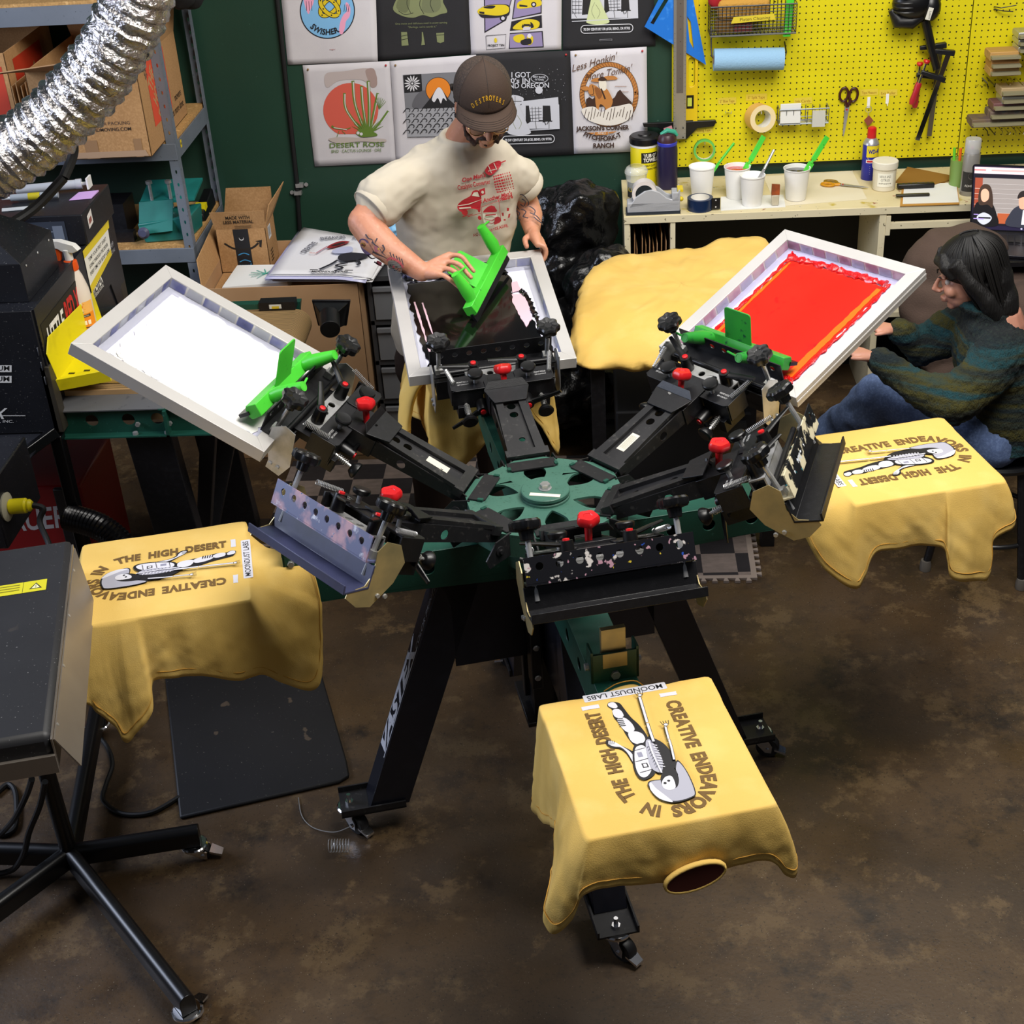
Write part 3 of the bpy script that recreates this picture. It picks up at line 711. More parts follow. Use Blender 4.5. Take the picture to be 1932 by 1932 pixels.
# front shirt: neck towards the camera
fs = [((.78,-.19),(.770,-.212,.690),.0), ((.84,-.19),(.835,-.216,.692),.0), ((.93,-.19),(.955,-.214,.770),.004), ((1.00,-.19),(1.05,-.218,.85),.0), ((1.08,-.19),(1.10,-.240,.80),.006), ((1.13,-.19),(1.165,-.268,.79),.010), ((1.16,-.19),(1.20,-.285,.765),.010),
      ((1.185,-.19),(1.228,-.270,.752),.010), ((1.199,-.185),(1.234,-.235,.790),.010), ((1.2,-.165),(1.232,-.205,.852),.006), ((1.2,-.10),(1.222,-.12,.845),.008), ((1.2,-.03),(1.225,-.05,.832),.012), ((1.2,.05),(1.225,.03,.826),.012), ((1.2,.11),(1.226,.105,.842),.008), ((1.2,.165),(1.23,.165,.845),.008),
      ((1.198,.186),(1.238,.205,.800),.01), ((1.19,.19),(1.225,.228,.785),.01), ((1.15,.19),(1.17,.235,.80),.0), ((1.0,.19),(1.0,.205,.80),0), ((.88,.19),(.87,.205,.76),0), ((.78,.188),(.76,.20,.72),0),
      ((.78,.09),(.735,.10,.84),.0), ((.78,.0),(.742,.02,.945),.0), ((.78,-.09),(.735,-.08,.86),0)]
t, M, R_ = drape('t_shirt', 'mustard printed t-shirt on the front platen, neck hole facing the open floor', -90, fs, seed=2)
print_on(t, M)
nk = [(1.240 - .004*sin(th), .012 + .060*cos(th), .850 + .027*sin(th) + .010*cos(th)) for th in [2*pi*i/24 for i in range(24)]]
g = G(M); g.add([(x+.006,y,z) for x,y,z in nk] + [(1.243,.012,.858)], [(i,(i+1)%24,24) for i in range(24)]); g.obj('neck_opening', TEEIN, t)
g = G(M); g.tube(nk + [nk[0], nk[1]], .0075, 8, flat=.6); g.obj('collar', TEE, t, sharp=180)
# left shirt
ls = [((.78,-.188),(.76,-.21,.72),0), ((.9,-.19),(.9,-.21,.75),0), ((1.05,-.19),(1.06,-.21,.76),0), ((1.198,-.19),(1.24,-.215,.80),0), ((1.2,-.08),(1.245,-.08,.84),0), ((1.2,.06),(1.24,.06,.84),0), ((1.198,.185),(1.235,.215,.80),.004),
      ((1.17,.19),(1.205,.235,.745),.008), ((1.14,.19),(1.165,.245,.680),.010), ((1.115,.19),(1.142,.248,.632),.012), ((1.09,.19),(1.105,.246,.665),.012), ((1.065,.19),(1.062,.242,.712),.010), ((1.045,.19),(1.048,.216,.778),.0), ((1.0,.19),(.99,.212,.780),.0), ((.93,.19),(.93,.214,.775),.004), ((.86,.19),(.845,.216,.742),.004), ((.80,.19),(.785,.215,.748),0),
      ((.782,.188),(.735,.222,.715),.006), ((.78,.16),(.665,.205,.668),.02), ((.78,.13),(.632,.165,.735),.03), ((.78,.10),(.618,.12,.85),.03), ((.78,.04),(.63,.07,.940),.02), ((.78,-.04),(.68,-.02,.945),.01), ((.78,-.13),(.72,-.13,.86),0)]
t, M, R_ = drape('t_shirt', 'mustard printed t-shirt on the left platen beside the flash dryer', 180, ls, seed=5, folds=.007)
print_on(t, M)
# right shirt
rs = [((.78,-.187),(.77,-.236,.725),.012), ((.80,-.19),(.805,-.222,.745),.004), ((.84,-.19),(.835,-.215,.812),0), ((.93,-.19),(.934,-.212,.812),.003), ((1.015,-.19),(1.015,-.214,.805),0), ((1.032,-.19),(1.026,-.240,.775),.010), ((1.05,-.19),(1.040,-.246,.720),.012), ((1.08,-.19),(1.085,-.248,.700),.012), ((1.12,-.19),(1.13,-.246,.690),.012), ((1.145,-.19),(1.162,-.240,.692),.010), ((1.165,-.19),(1.172,-.225,.80),.004), ((1.198,-.186),(1.228,-.220,.835),.008),
      ((1.2,-.10),(1.235,-.10,.86),.006), ((1.2,.0),(1.24,.0,.86),.01), ((1.2,.10),(1.235,.10,.86),.006), ((1.197,.187),(1.22,.21,.82),0), ((1.08,.19),(1.08,.21,.78),0), ((.93,.19),(.93,.21,.78),0), ((.78,.188),(.75,.21,.75),0),
      ((.78,.12),(.70,.12,.84),.01), ((.78,.04),(.69,.03,.925),.012), ((.78,-.05),(.675,-.04,.915),.012), ((.78,-.12),(.66,-.14,.86),.02), ((.78,-.16),(.695,-.20,.79),.02)]
t, M, R_ = drape('t_shirt', 'mustard printed t-shirt on the right platen in front of the seated woman', 0, rs, seed=8, folds=.005)
print_on(t, M)
def seam(t, M, R, cols, row_fn):
    pts = [R[4 + row_fn(k/(len(cols)-1))][c % len(R[0])] for k, c in enumerate(cols)]
    c0 = sum(pts, Vector())/len(pts); o = Vector((0, c0.y, 0)).normalized()*.0022
    g = G(M); g.tube([p + o for p in cat(pts, 3)], .0013, 5); g.obj('armhole_seam', STITCH, t)
# back shirt, under the black screen
bs = [((.78,.188),(.772,.208,.76),.0), ((.78,.12),(.76,.135,.705),.01), ((.78,.05),(.755,.05,.76),.01), ((.78,-.02),(.74,-.01,.86),.01), ((.78,-.08),(.73,-.07,.92),.01), ((.78,-.13),(.745,-.135,.83),.0), ((.78,-.175),(.765,-.185,.72),0), ((.79,-.19),(.785,-.21,.70),0),
      ((.95,-.19),(.95,-.21,.78),0), ((1.1,-.19),(1.1,-.215,.78),0), ((1.198,-.187),(1.22,-.21,.82),0), ((1.2,.0),(1.225,0,.85),0), ((1.198,.187),(1.22,.21,.82),0), ((1.1,.19),(1.11,.25,.78),.01), ((.98,.19),(1.0,.24,.80),.01), ((.88,.19),(.87,.215,.82),0), ((.80,.19),(.80,.21,.80),0)]
t, M, R_ = drape('t_shirt', 'mustard t-shirt being printed on the back platen under the black screen', 90, bs, seed=11)
sleeve(t, M, [(.92,.20,.97),(.90,.235,.94),(.875,.262,.87),(.855,.272,.80)], [.05,.052,.047,.040], (1,.1,.1), 16)
# ================================================================ LEFT SIDE: dryer, shelf, boxes
def pix(axis, val, lift=0, step=.00015, n=None):
    """Art drawn on the real plane axis=val with photo-measured outlines (y up)"""
    nn = Vector([0,0,0]); nn[axis] = (-1 if axis == 1 else 1); 
    if n: nn = Vector(n)
    a = Art((0,0,0), (1,0,0), (0,1,0), step=step, base=lift + .0006, warp=lambda x, y, h: px(x, -y, axis, val) + nn*h)
    return a
# ---- conveyor dryer
DB = mat('black_dryer_enamel', '#121318', .4, layers=((5, .4, .8, '#1b1c22'), (160, .70, .74, '#4a4a4a', 1)))
dr = thing('conveyor_dryer', 'black and green conveyor dryer with brown mesh belt and lettered heater box', 'conveyor dryer', (-1.8, 1.2, 0))
g = G(); g.box(-2.7, -1.582, .79, 1.64, .83, 1.25)
for i in range(3): g.box(-1.592, -1.586, .786, .80, 1.0+.05*i, 1.03+.05*i)
g.obj('heater_box', DB, dr, bevel=.004)
Z2 = lambda x, y: (x/3.864, 400 + y/3.864)
g = G(); pan = [(.80,1.05),(1.10,1.05),(1.23,1.037),(1.50,.955),(1.655,.90),(1.66,1.252),(.80,1.252)]
g.prism(pan, (-1.582,0,0), (0,1,0), (0,0,1), .006, holes=[[(1.30,1.037),(1.54,.95),(1.506,1.045)]])
g.obj('exit_hood_panel', DB, dr, bevel=.001)
for b_ in ((-1.60, -1.57, .79, .84, .83, 1.06), (-1.60, -1.575, 1.60, 1.655, .83, 1.0)):
    g = G(); g.box(*b_); g.obj('exit_cheek', mat('tan_reflection_steel', '#3a352c', .5, .3), dr, bevel=.002)  # brownish tint stands in for a tan reflection on the dark panel
a = Art((-1.5756, .85, 1.065), (0,1,0), (0,0,1)); W_ = '#e8e6e2'
a.poly([(-.03,-.008),(.34,-.008),(.34,.125),(-.03,.125)], '#0b0b0c')
a.text('LITTLE', .085, .02, .075, W_, w=.17, bold=.03, shear=.2); a.text('RED X', .255, .02, .085, '#c01a1f', w=.15, bold=.03, shear=.2)
a.text('HIGH SPEED CONVEYOR DRYER', .13, -.002, .013, W_, w=.26, shear=.2)
a.text('VASTEX', .52, .02, .05, W_, w=.12, bold=.02); a.text('INTERNATIONAL', .52, .004, .012, W_, w=.12)
a.text('30 AMP', .735, .085, .018, '#a9a9ad', w=.05); a.text('SINGLE PHASE', .735, .065, .012, '#a9a9ad', w=.055)
a.obj('lettering', dr)
a = Art((-1.5752, 1.30, 1.135), (0,1,0), (0,0,1), base=.001)
a.poly([(0,-.035),(.27,0),(.29,.112),(.0,.105)], '#e6e3da'); a.poly([(0,.085),(.30,.085),(.31,.118),(0,.112)], '#d9c22a'); a.poly([(0,-.04),(.27,-.005),(.27,.018),(0,-.012)], '#d9c22a')
for i, l in enumerate(('TEMP YOUR FIRST SHIRT', 'GOING THROUGH THE DRYER', 'EVERY TIME YOU SETUP A JOB!')): a.text(l, .14, .060-.023*i, .0125, '#222222', w=.21+.01*i, bold=.01)
a.obj('taped_notice', dr)
a = pix(1, .789)
for tx, yy in (('MAXIMUM', -695), ('MINIMUM', -715)): a.poly(rect(-60, yy-7, 22, yy+6), '#cfcfcf'); a.text(tx, -18, yy-4, 9, '#1a1a1a', w=72, bold=.02)
a.text('VASTEX', -38, -790, 20, '#cfcfcf', w=104, bold=.02, shear=.3); a.line([(-60,-784),(48,-784)], 1.2, '#cfcfcf'); a.text('INTERNATIONAL, INC.', -30, -797, 5, '#cfcfcf', w=112)
a.obj('lettering', dr)
BELT = mat('brown_glass_mesh_belt', '#8f714a', .75, layers=((6, .3, .8, '#7d6240'),), bump=(1, .0))
bm_ = BELT.node_tree; wv = bm_.nodes.new('ShaderNodeTexWave'); wv.inputs['Scale'].default_value = 38; wv.bands_direction = 'Y'
tc_ = bm_.nodes.new('ShaderNodeTexCoord'); bm_.links.new(tc_.outputs['Object'], wv.inputs['Vector'])
bmix = bm_.nodes.new('ShaderNodeMix'); bmix.data_type = 'RGBA'; bmix.inputs[6].default_value = hx('#45331f'); bmix.inputs[7].default_value = hx('#b0905f')
bm_.links.new(wv.outputs['Fac'], bmix.inputs[0]); bm_.links.new(bmix.outputs[2], bm_.nodes['Principled BSDF'].inputs['Base Color'])
g = G(); pr = [(-2.3,.92),(-.935,.92)] + [(-.935+.055*sin(t), .865+.055*cos(t)) for t in [pi*i/12 for i in range(1,13)]] + [(-2.3,.81)]
g.loft([[(x, y, z) for x, z in pr] for y in (.90, 1.52)])
g.obj('belt', BELT, dr)
g = G(); g.box(-2.3, -.98, .895, .90, .905, .925); g.obj('belt_selvage', mat('tan_tape_edge', '#b79468', .8), dr)
g = G()
for ya, yb in ((.835, .842), (1.535, 1.545)):
    x1 = -.97
    g.prism([(-2.3,.80),(x1,.80),(x1,.885),(-2.3,.885)], (0,yb,0), (1,0,0), (0,0,1), .005, holes=[circ(x, .845, .021, 18) for x in (-1.49,-1.37,-1.275)])
    g.box(-2.3, x1, ya-.03, yb, .795, .80); g.box(-1.26, x1, ya-.02, yb, .885, .889)
    g.box(-1.245, -1.235, ya-.03, yb, .795, .885)
for x in (-1.35,-1.245): g.lathe([(.010,0),(.009,.008)], (x,.82,.80), (0,0,1), 6, 1); g.lathe([(.009,0),(.008,.008)], (x+.01,.833,.83), (0,-1,0), 6, 1)
g.obj('side_rail', [GREEN, STEEL], dr)
g = G(); g.hexa([(-2.3,.82,.885),(-1.24,.82,.885),(-1.24,.90,.905),(-2.3,.90,.905)], [(-2.3,.82,.889),(-1.24,.82,.889),(-1.24,.90,.909),(-2.3,.90,.909)])
g.obj('cover_plate', mat('grey_steel_plate', '#6c6d70', .45, .4, layers=((30,.6,.7,'#55565a'),)), dr)
g = G(); g.box(-1.62,-.94,1.515,1.55,.925,.945); g.obj('guide_rail', GREEN, dr); g = G(); g.box(-1.06,-.93,1.508,1.555,.922,.952); g.obj('bearing_cover', BLACKM, dr)
a = Art((-1.0,1.505,.937), (1,0,0), (0,0,1)); a.poly(rect(-.022,-.007,.022,.009), '#d9d9d0'); a.poly(rect(-.013,-.007,.013,.002), '#d4b92a'); a.obj('warning_label', dr)
g = G(); g.hexa([(-.98,1.56,.88),(-.93,1.56,.88),(-.93,1.59,.88),(-.98,1.59,.88)], [(-.95,1.56,.93),(-.92,1.56,.93),(-.92,1.59,.93),(-.95,1.59,.93)]); g.box(-.99,-.915,1.515,1.53,.83,.90); g.obj('end_bracket', GREEN, dr)
for xa, ya in ((-1.32,.87),(-1.32,1.5)):
    g = G(); g.beam((xa,ya,.80), (xa+.05,ya+.02,.02), .15, .06, (0,1,0)); g.beam((xa+.20,ya,.80), (xa-.02,ya+.3 if ya < 1 else ya-.3,.03), .05, .04, (0,1,0)); g.box(xa-.05,xa+.16,ya-.05,ya+.07,0,.02)
    g.obj('leg', BLACKM, dr, bevel=.003)
for p_, q_, w_ in (((-1.60,.80,.83), (-2.1,.30,.62), .035), ((-1.60,.80,.82), (-1.60,.80,.0), .04), ((-1.60,1.6,.82), (-1.60,1.6,.0), .04)):
    g = G(); g.beam(p_, q_, w_, w_, (0,1,0)); g.obj('support_strut', mat('gloss_black_tube', '#0a0a0c', .15), dr, bevel=.004)
g = G(); g.hexa([(-2.2,.80,.83),(-1.62,.80,.83),(-1.75,.45,.70),(-2.2,.45,.70)][::-1], [(-2.2,.80,.826),(-1.62,.80,.826),(-1.75,.45,.696),(-2.2,.45,.696)][::-1]); g.obj('service_cover', DB, dr)
# exhaust hood on the dryer
hood = thing('exhaust_hood', 'black pyramid exhaust hood on the dryer top under the silver duct', 'exhaust hood', (-1.81, 1.01, 1.25))
g = G(); g.box(-2.0, -1.61, .86, 1.16, 1.251, 1.375)
g.hexa([(-2.0,.86,1.375),(-1.61,.86,1.375),(-1.61,1.16,1.375),(-2.0,1.16,1.375)], [(-1.88,.95,1.46),(-1.74,.95,1.46),(-1.74,1.09,1.46),(-1.88,1.09,1.46)])
g.cyl((-1.81,1.02,1.45), (-1.81,1.02,1.50), .075, n=24)
for i in range(3): g.lathe([(.005,0),(.004,.003)], (-1.61, .90+.11*i, 1.355), (1,0,0), 8, 1)
g.obj('hood_shell', [DB, STEEL], hood, bevel=.002)
FOIL = mat('crinkled_foil', '#e2dfdd', .22, 1., bump=(60, 1.0, 8), layers=((22, .42, .6, '#b9b4b2', 6),))
dt = thing('flexible_foil_duct', 'silver crinkled foil duct curving down to the dryer exhaust hood', 'duct', (-1.3, 1.15, 2.1))
P_ = cat([(-1.10,1.16,2.28),(-1.20,1.16,2.06),(-1.36,1.15,1.86),(-1.56,1.13,1.70),(-1.76,1.10,1.60),(-1.88,1.06,1.55),(-1.85,1.02,1.51),(-1.81,1.02,1.465)], 26)
g = G(); rnd = random.Random(3); T_ = []
for i, p in enumerate(P_):
    f = i/len(P_); r0 = .102 if f < .62 else .102 - (.102-.078)*min(1,(f-.62)/.2)
    T_.append(r0*(1 + .05*sin(i*1.55)) + rnd.uniform(-.002,.002))
g.tube(P_, T_, 40, cap=False)
for i, p in enumerate(g.v):
    q = Vector(p); g.v[i] = tuple(q + Vector((mnoise.noise(q*36), mnoise.noise(q*36+Vector((9,0,0))), mnoise.noise(q*36+Vector((0,9,0)))))*.006)
g.obj('duct_hose', FOIL, dt, sharp=28)
cb = G(); cb.tube(cat([(-1.26,1.32,2.12),(-1.36,1.33,1.93),(-1.46,1.3,1.80),(-1.55,1.25,1.70)], 10), .017, 10); cb.tube(cat([(-1.56,1.24,1.52),(-1.66,1.18,1.44),(-1.76,1.1,1.40),(-1.86,1.0,1.38)], 10), .016, 10)
cb.tube(cat([(-1.55,1.25,1.70),(-1.53,1.3,1.60),(-1.56,1.24,1.52)], 8), .0165, 10)
tag(cb.obj('power_cable', RUBBER), 'thick black power cable hanging behind the silver foil duct', 'cable')
# electronics case on the dryer
cs = thing('electronics_case', 'black electronics case with a grey rating label on top of the dryer', 'case', (-1.75, 1.5, 1.252))
g = G(); g.box(-1.98, -1.565, 1.34, 1.66, 1.253, 1.36); g.obj('case_body', DB, cs, bevel=.004)
a = Art((-1.75, 1.3395, 1.305), (1,0,0), (0,0,1)); a.poly(rect(-.09,-.035,.12,.035), '#2c3340')
for i in range(5): a.line([(-.08+.05*(i%2),.024-.012*i),(.02+.04*(i%3),.024-.012*i)], .003, '#7c8594')
a.poly(rect(.075,-.028,.11,.02), '#6c7584'); a.obj('rating_label', cs)
a = Art((-1.5645, 1.38, 1.315), (0,1,0), (0,0,1)); a.poly([(0,-.02),(.05,-.012),(.05,.035),(0,.025)], '#d9d4d0'); a.poly([(.01,-.008),(.04,-.003),(.04,.015),(.01,.01)], '#8a5148'); a.obj('sticker', cs)
def on_case(p): return px(*p, 2, 1.361)
o = thing('ink_cartridge', 'clear cartridge tube with yellow stripe lying on the electronics case', 'cartridge', on_case((95,345)))
g = G(); g.cyl((-1.86,1.56,1.382), (-1.66,1.60,1.382), .016, n=14); g.cyl((-1.66,1.60,1.382), (-1.64,1.604,1.382), .018, n=14); g.obj('barrel', mat('clear_grey_plastic', '#c9ccd2', .2, .2), o)
g = G(); g.cyl((-1.64,1.604,1.382), (-1.615,1.609,1.382), .006, n=8); g.box(-1.618,-1.612,1.585,1.63,1.366,1.405); g.obj('plunger', WHITEP, o)
o = thing('ink_cartridge', 'grey cartridge tube lying nearest the foil duct on the electronics case', 'cartridge', on_case((80,370)))
g = G(); g.cyl((-1.86,1.50,1.375), (-1.70,1.52,1.375), .012, n=14); g.obj('barrel', mat('grey_label_tube', '#aab0b4', .4), o); g = G(); g.cyl((-1.89,1.497,1.375), (-1.86,1.50,1.375), .005, n=8); g.cyl((-1.80,1.507,1.375), (-1.76,1.512,1.375), .0125, n=14, m=1); g.obj('nozzle', [WHITEP, mat('yellow_band', '#c9b71e', .5)], o)
g = G(); g.hexa([(-1.655,1.49,1.3612),(-1.58,1.50,1.3612),(-1.575,1.575,1.3612),(-1.645,1.57,1.3612)], [(-1.655,1.49,1.3622),(-1.58,1.50,1.3622),(-1.575,1.575,1.366),(-1.645,1.57,1.363)])
tag(g.obj('sticky_note', mat('pink_note_paper', '#c39ad0', .8)), 'pink sticky note on the corner of the electronics case', 'note')
g = G(); g.hexa([(-1.86,1.40,1.3612),(-1.72,1.42,1.3612),(-1.73,1.45,1.3612),(-1.87,1.43,1.3612)], [(-1.86,1.40,1.363),(-1.72,1.42,1.363),(-1.73,1.45,1.363),(-1.87,1.43,1.363)])
tag(g.obj('folded_paper', mat('white_paper', '#dcdcd8', .8)), 'folded white paper on the electronics case front edge', 'paper')
# yellow catch tray and spray bottle
YEL = mat('yellow_sheet_metal', '#e3d312', .35, layers=((12, .55, .75, '#cdbd10'),))
ty = thing('yellow_metal_tray', 'yellow sheet metal tray hanging on the dryer below the lettering', 'tray', (-1.5, 1.1, .985))
g = G(); x0 = -1.572; g.prism([(.84,.985),(1.33,.985),(1.33,.995),(1.30,1.10),(.84,1.14),(.80,1.10)], (x0,0,0), (0,1,0), (0,0,1), .003)
g.hexa([(x0,.84,.985),(-1.42,.90,.985),(-1.42,1.36,.985),(x0,1.36,.985)], [(x0,.84,.989),(-1.42,.90,.989),(-1.42,1.36,.989),(x0,1.36,.989)])
g.hexa([(x0,.835,.955),(-1.42,.895,.955),(-1.42,.90,.955),(x0,.84,.955)], [(x0,.82,1.0),(-1.42,.885,1.0),(-1.42,.90,1.0),(x0,.84,1.0)])
g.box(-1.44,-1.425,1.355,1.365,.985,1.02); g.obj('tray_body', YEL, ty, bevel=.001)
g = G()
for i in range(3): g.box(x0+.02+.045*i, x0+.04+.045*i, .885+.018*i, .897+.018*i, .9892, .9897)
g.obj('drain_slot', BLACKP, ty)
b0 = px(162, 628, 2, .99); sb = thing('spray_bottle', 'translucent spray bottle with orange collar and white trigger head in the yellow tray', 'spray bottle', b0)
MILK = mat('milky_plastic', '#dfd2c4', .3, layers=((3, .4, .7, '#e6d9cc'),))
def S(r, z): return (r, z)
g = G(); g.lathe([(.040,0),(.044,.004),(.044,.13),(.041,.16),(.030,.205),(.022,.225),(.019,.24)], b0, n=28); g.obj('bottle', MILK, sb, sharp=60)
g = G(); g.lathe([(.023,.228),(.025,.235),(.023,.258),(.017,.262)], b0, n=24); g.obj('collar', mat('orange_plastic', '#e0551a', .35), sb)
g = G(); g.lathe([(.014,.262),(.014,.285),(.016,.30)], b0, n=14); R1 = Matrix.Translation(b0) @ Matrix.Rotation(radians(-12), 4, 'Z'); g.X = R1
g.prism([(-.062,.305),(-.058,.328),(-.02,.330),(.03,.318),(.046,.300),(.03,.292),(-.012,.292),(-.03,.303)], (0,.012,0), (1,0,0), (0,0,1), .024); g.obj('spray_head', WHITEP, sb, bevel=.004)
g = G(R1); g.prism([(-.040,.306),(-.022,.300),(-.030,.262),(-.048,.232),(-.056,.236),(-.046,.268)], (0,.008,0), (1,0,0), (0,0,1), .016); g.cyl((-.080,0,.317), (-.060,0,.317), .010, n=12); g.obj('trigger', mat('orange_plastic', '#e0551a', .35), sb, bevel=.003)
g = G(); n_ = 14; cu = [(cos(radians(-130+130*i/n_))*.0446, sin(radians(-130+130*i/n_))*.0446) for i in range(n_+1)]
def cyl_art(c, r, a0, base=.0006):
    """art wrapped round an upright cylinder at c: x = arc length from angle a0, y = height"""
    return Art((0,0,0),(1,0,0),(0,1,0), base=base, warp=lambda x, y, h: Vector((c[0]+(r+h)*cos(a0+x/r), c[1]+(r+h)*sin(a0+x/r), c[2]+y)))
def band(a, x0, x1, y0, y1, c, n=12):
    xs = [x0+(x1-x0)*i/n for i in range(n+1)]
    return a.raw([(x, y) for x in xs for y in (y0, y1)], [(2*i, 2*i+2, 2*i+3, 2*i+1) for i in range(n)], c)
a = cyl_art(b0, .044, radians(-85)); band(a, -.05,.06,.03,.125,'#e9dccb'); band(a, .005,.06,.03,.085,'#ea8a1c'); band(a, .02,.06,.085,.125,'#f0b35c')
a.text('HDX', .0, .100, .018, '#e06a1a', bold=.02); a.text('Sprayer', .0, .086, .010, '#333333'); band(a,-.02,.042,.072,.081,'#222222'); a.text('WIDE MOUTH', .011, .074, .005, '#e9e0d0', w=.05); band(a, -.015,.05,.034,.037,'#333333')
for i in range(3): a.poly(rect(.0+.014*i,.045,.010+.014*i,.060), '#f3e9da')
a.obj('label', sb)
# folded shirt leaving the dryer
fsh = thing('folded_shirt', 'mustard printed shirt lying on the dryer belt below the yellow tray', 't-shirt', (-1.5, 1.05, .921))
g = G(); rows = []
for i in range(15):
    row = []
    for j in range(19):
        u, v = i/14, j/18; x = -1.66 + .36*v; y = .93 + .36*u + .02*sin(v*3)
        e = min(u, 1-u, v*3 if v < .5 else (1-v)*1.6, .25)/.25
        row.append((x + (.03 if u < .2 and v > .8 else 0), y, .923 + .055*(e**.4) + .012*mnoise.noise(Vector((x*14, y*14, 1))) * min(1, e*2)))
    rows.append(row)
g.loft(rows, False, False); g.obj('cloth', TEE, fsh, sharp=180, solid=.002)
a = Art((-1.475, 1.05, .984), (-1,0,0), (0,-1,0), base=.003); a.text('THE HIGH', 0, -.03, .045, '#5a4420', w=.20, bold=.04); a.obj('printed_design', fsh)
# black funnel on the dryer end
fu = thing('dust_nozzle', 'black plastic dust collection nozzle with a flared square mouth behind the dryer belt', 'nozzle', px(625, 600, 1, 1.62))
pc = [px(x, y, 1, 1.62) for x, y in ((588,567),(661,567),(654,615),(600,615))]
g = G(); nY = Vector((0,.012,0)); g.hexa([p for p in pc][::-1], [p + nY for p in pc][::-1])
g.obj('back_plate', BLACKM, fu, bevel=.002)
b1 = [p.lerp(sum(pc, Vector())/4, .12) for p in pc]; c1 = px(622, 606, 1, 1.55); ringA = [c1 + Vector((x, 0, z)) for x, z in ((-.028,.03),(.028,.03),(.028,-.03),(-.028,-.03))]
g = G(); g.loft([b1, [p + Vector((0,-.01,0)) for p in b1], ringA]); g.cyl(c1 + Vector((0,.01,.02)), px(623, 622, 1, 1.47), .036, n=24); g.obj('funnel', BLACKM, fu, bevel=.002)
g = G(); e = px(623, 625, 1, 1.465); dv = (e - (c1 + Vector((0,.01,.02)))).normalized(); g.lathe([(.031,.0),(.031,.001)], px(623, 622, 1, 1.47), dv, 24); g.obj('mouth', RUBBER, fu)

# ---- steel shelf
GRY = mat('grey_shelf_enamel', '#6b727c', .45, layers=((6, .4, .8, '#5f666f'), (80, .66, .72, '#494e55')))
PBD = mat('particle_board', '#b98f56', .85, layers=((120, .4, .7, '#9a7442', 3), (50, .6, .7, '#cfa66c', 2)))
sh = thing('steel_shelf_unit', 'grey boltless steel shelf unit with particle board decks against the green wall', 'shelf unit', (-2.1, 2.58, 0))
for x in (-1.49, -2.75):
    for y in (2.30, 2.845):
        g = G(); sx = -1 if x > -2 else 1
        hol = [[(.5*h, z) for h, z in circ(0, .10+.052*i, .0085, 8)] for i in range(40)] if x > -2 else []
        hol = [[(px_ + sx*.018, pz) for px_, pz in h] for h in hol]
        g.prism(rect(min(0, sx*.038), 0, max(0, sx*.038), 2.2), (x, y+.003 if y < 2.5 else y, 0), (1,0,0), (0,0,1), .0025, holes=hol)
        hol2 = [[(.5*h + (.018 if y < 2.5 else -.018), z) for h, z in circ(0, .10+.052*i, .0085, 8)] for i in range(40)] if x > -2 else []
        g.prism(rect(0, 0, .038, 2.2) if y < 2.5 else rect(-.038, 0, 0, 2.2), (x - .0025, y, 0), (0,1,0), (0,0,1), .0025, holes=hol2)
        g.obj('upright', GRY, sh)
for z0, z1 in ((1.775,1.845), (1.240,1.305), (.815,.875)):
    g = G(); g.box(-2.75,-1.492,2.297,2.303,z0,z1); g.box(-2.75,-1.492,2.303,2.33,z1-.004,z1); g.obj('front_beam', GRY, sh, bevel=.001)
    g = G(); g.box(-2.75,-1.492,2.845,2.85,z0,z1); g.obj('rear_beam', GRY, sh)
    for x in (-1.496,-2.75):
        g = G(); g.box(x,x+.006,2.303,2.845,z0,z1); g.obj('end_beam', GRY, sh)
    g = G(); g.box(-2.74,-1.50,2.306,2.842,z1-.003,z1+.012); g.obj('deck', PBD, sh)
a = Art((-1.4895, 2.36, 1.27), (0,1,0), (0,0,1)); a.poly(rect(0,0,.022,.03), '#d0b81e'); a.disc(.011,.015,.006,'#2a2a20'); a.obj('safety_sticker', sh)
# cardboard moving boxes on the shelf
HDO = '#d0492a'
def carton(name, label, x0, x1, y0, y1, z0, z1, m=CARD):
    t = thing(name, label, 'cardboard box', ((x0+x1)/2, (y0+y1)/2, z0)); g = G(); w = .004
    g.box(x0,x1,y0,y0+w,z0,z1); g.box(x0,x1,y1-w,y1,z0,z1); g.box(x0,x0+w,y0,y1,z0,z1); g.box(x1-w,x1,y0,y1,z0,z1); g.box(x0,x1,y0,y1,z0,z0+w)
    g.obj('carton', m, t, bevel=.001); return t
t = carton('moving_box', 'large open cardboard moving box with orange print on the shelf', -1.95, -1.53, 2.10, 2.68, 1.318, 1.655, CARD)
g = G(); g.hexa([(-2.02,1.88,1.70),(-1.66,1.90,1.73),(-1.53,2.10,1.655),(-1.95,2.10,1.655)], [(-2.02,1.88,1.704),(-1.66,1.90,1.734),(-1.53,2.10,1.659),(-1.95,2.10,1.659)]); g.obj('flap', CARDL, t)
g = G(); g.hexa([(-1.534,2.10,1.655),(-1.53,2.10,1.655),(-1.53,2.68,1.655),(-1.534,2.68,1.655)], [(-1.50,2.14,1.78),(-1.496,2.14,1.78),(-1.496,2.64,1.78),(-1.50,2.64,1.78)]); g.obj('flap', CARD, t)
g = G(); g.hexa([(-1.95,2.68,1.655),(-1.53,2.68,1.655),(-1.53,2.676,1.655),(-1.95,2.676,1.655)], [(-1.95,2.60,1.80),(-1.56,2.60,1.80),(-1.56,2.596,1.80),(-1.95,2.596,1.80)]); g.obj('flap', CARD, t)
a = Art((-1.74, 2.0995, 1.49), (1,0,0), (0,0,1)); a.poly(rect(-.10,.02,.045,.16), HDO); a.text('DEPOT', -.02, .045, .04, '#c9ab8a', w=.12, bold=.02, rot=40)
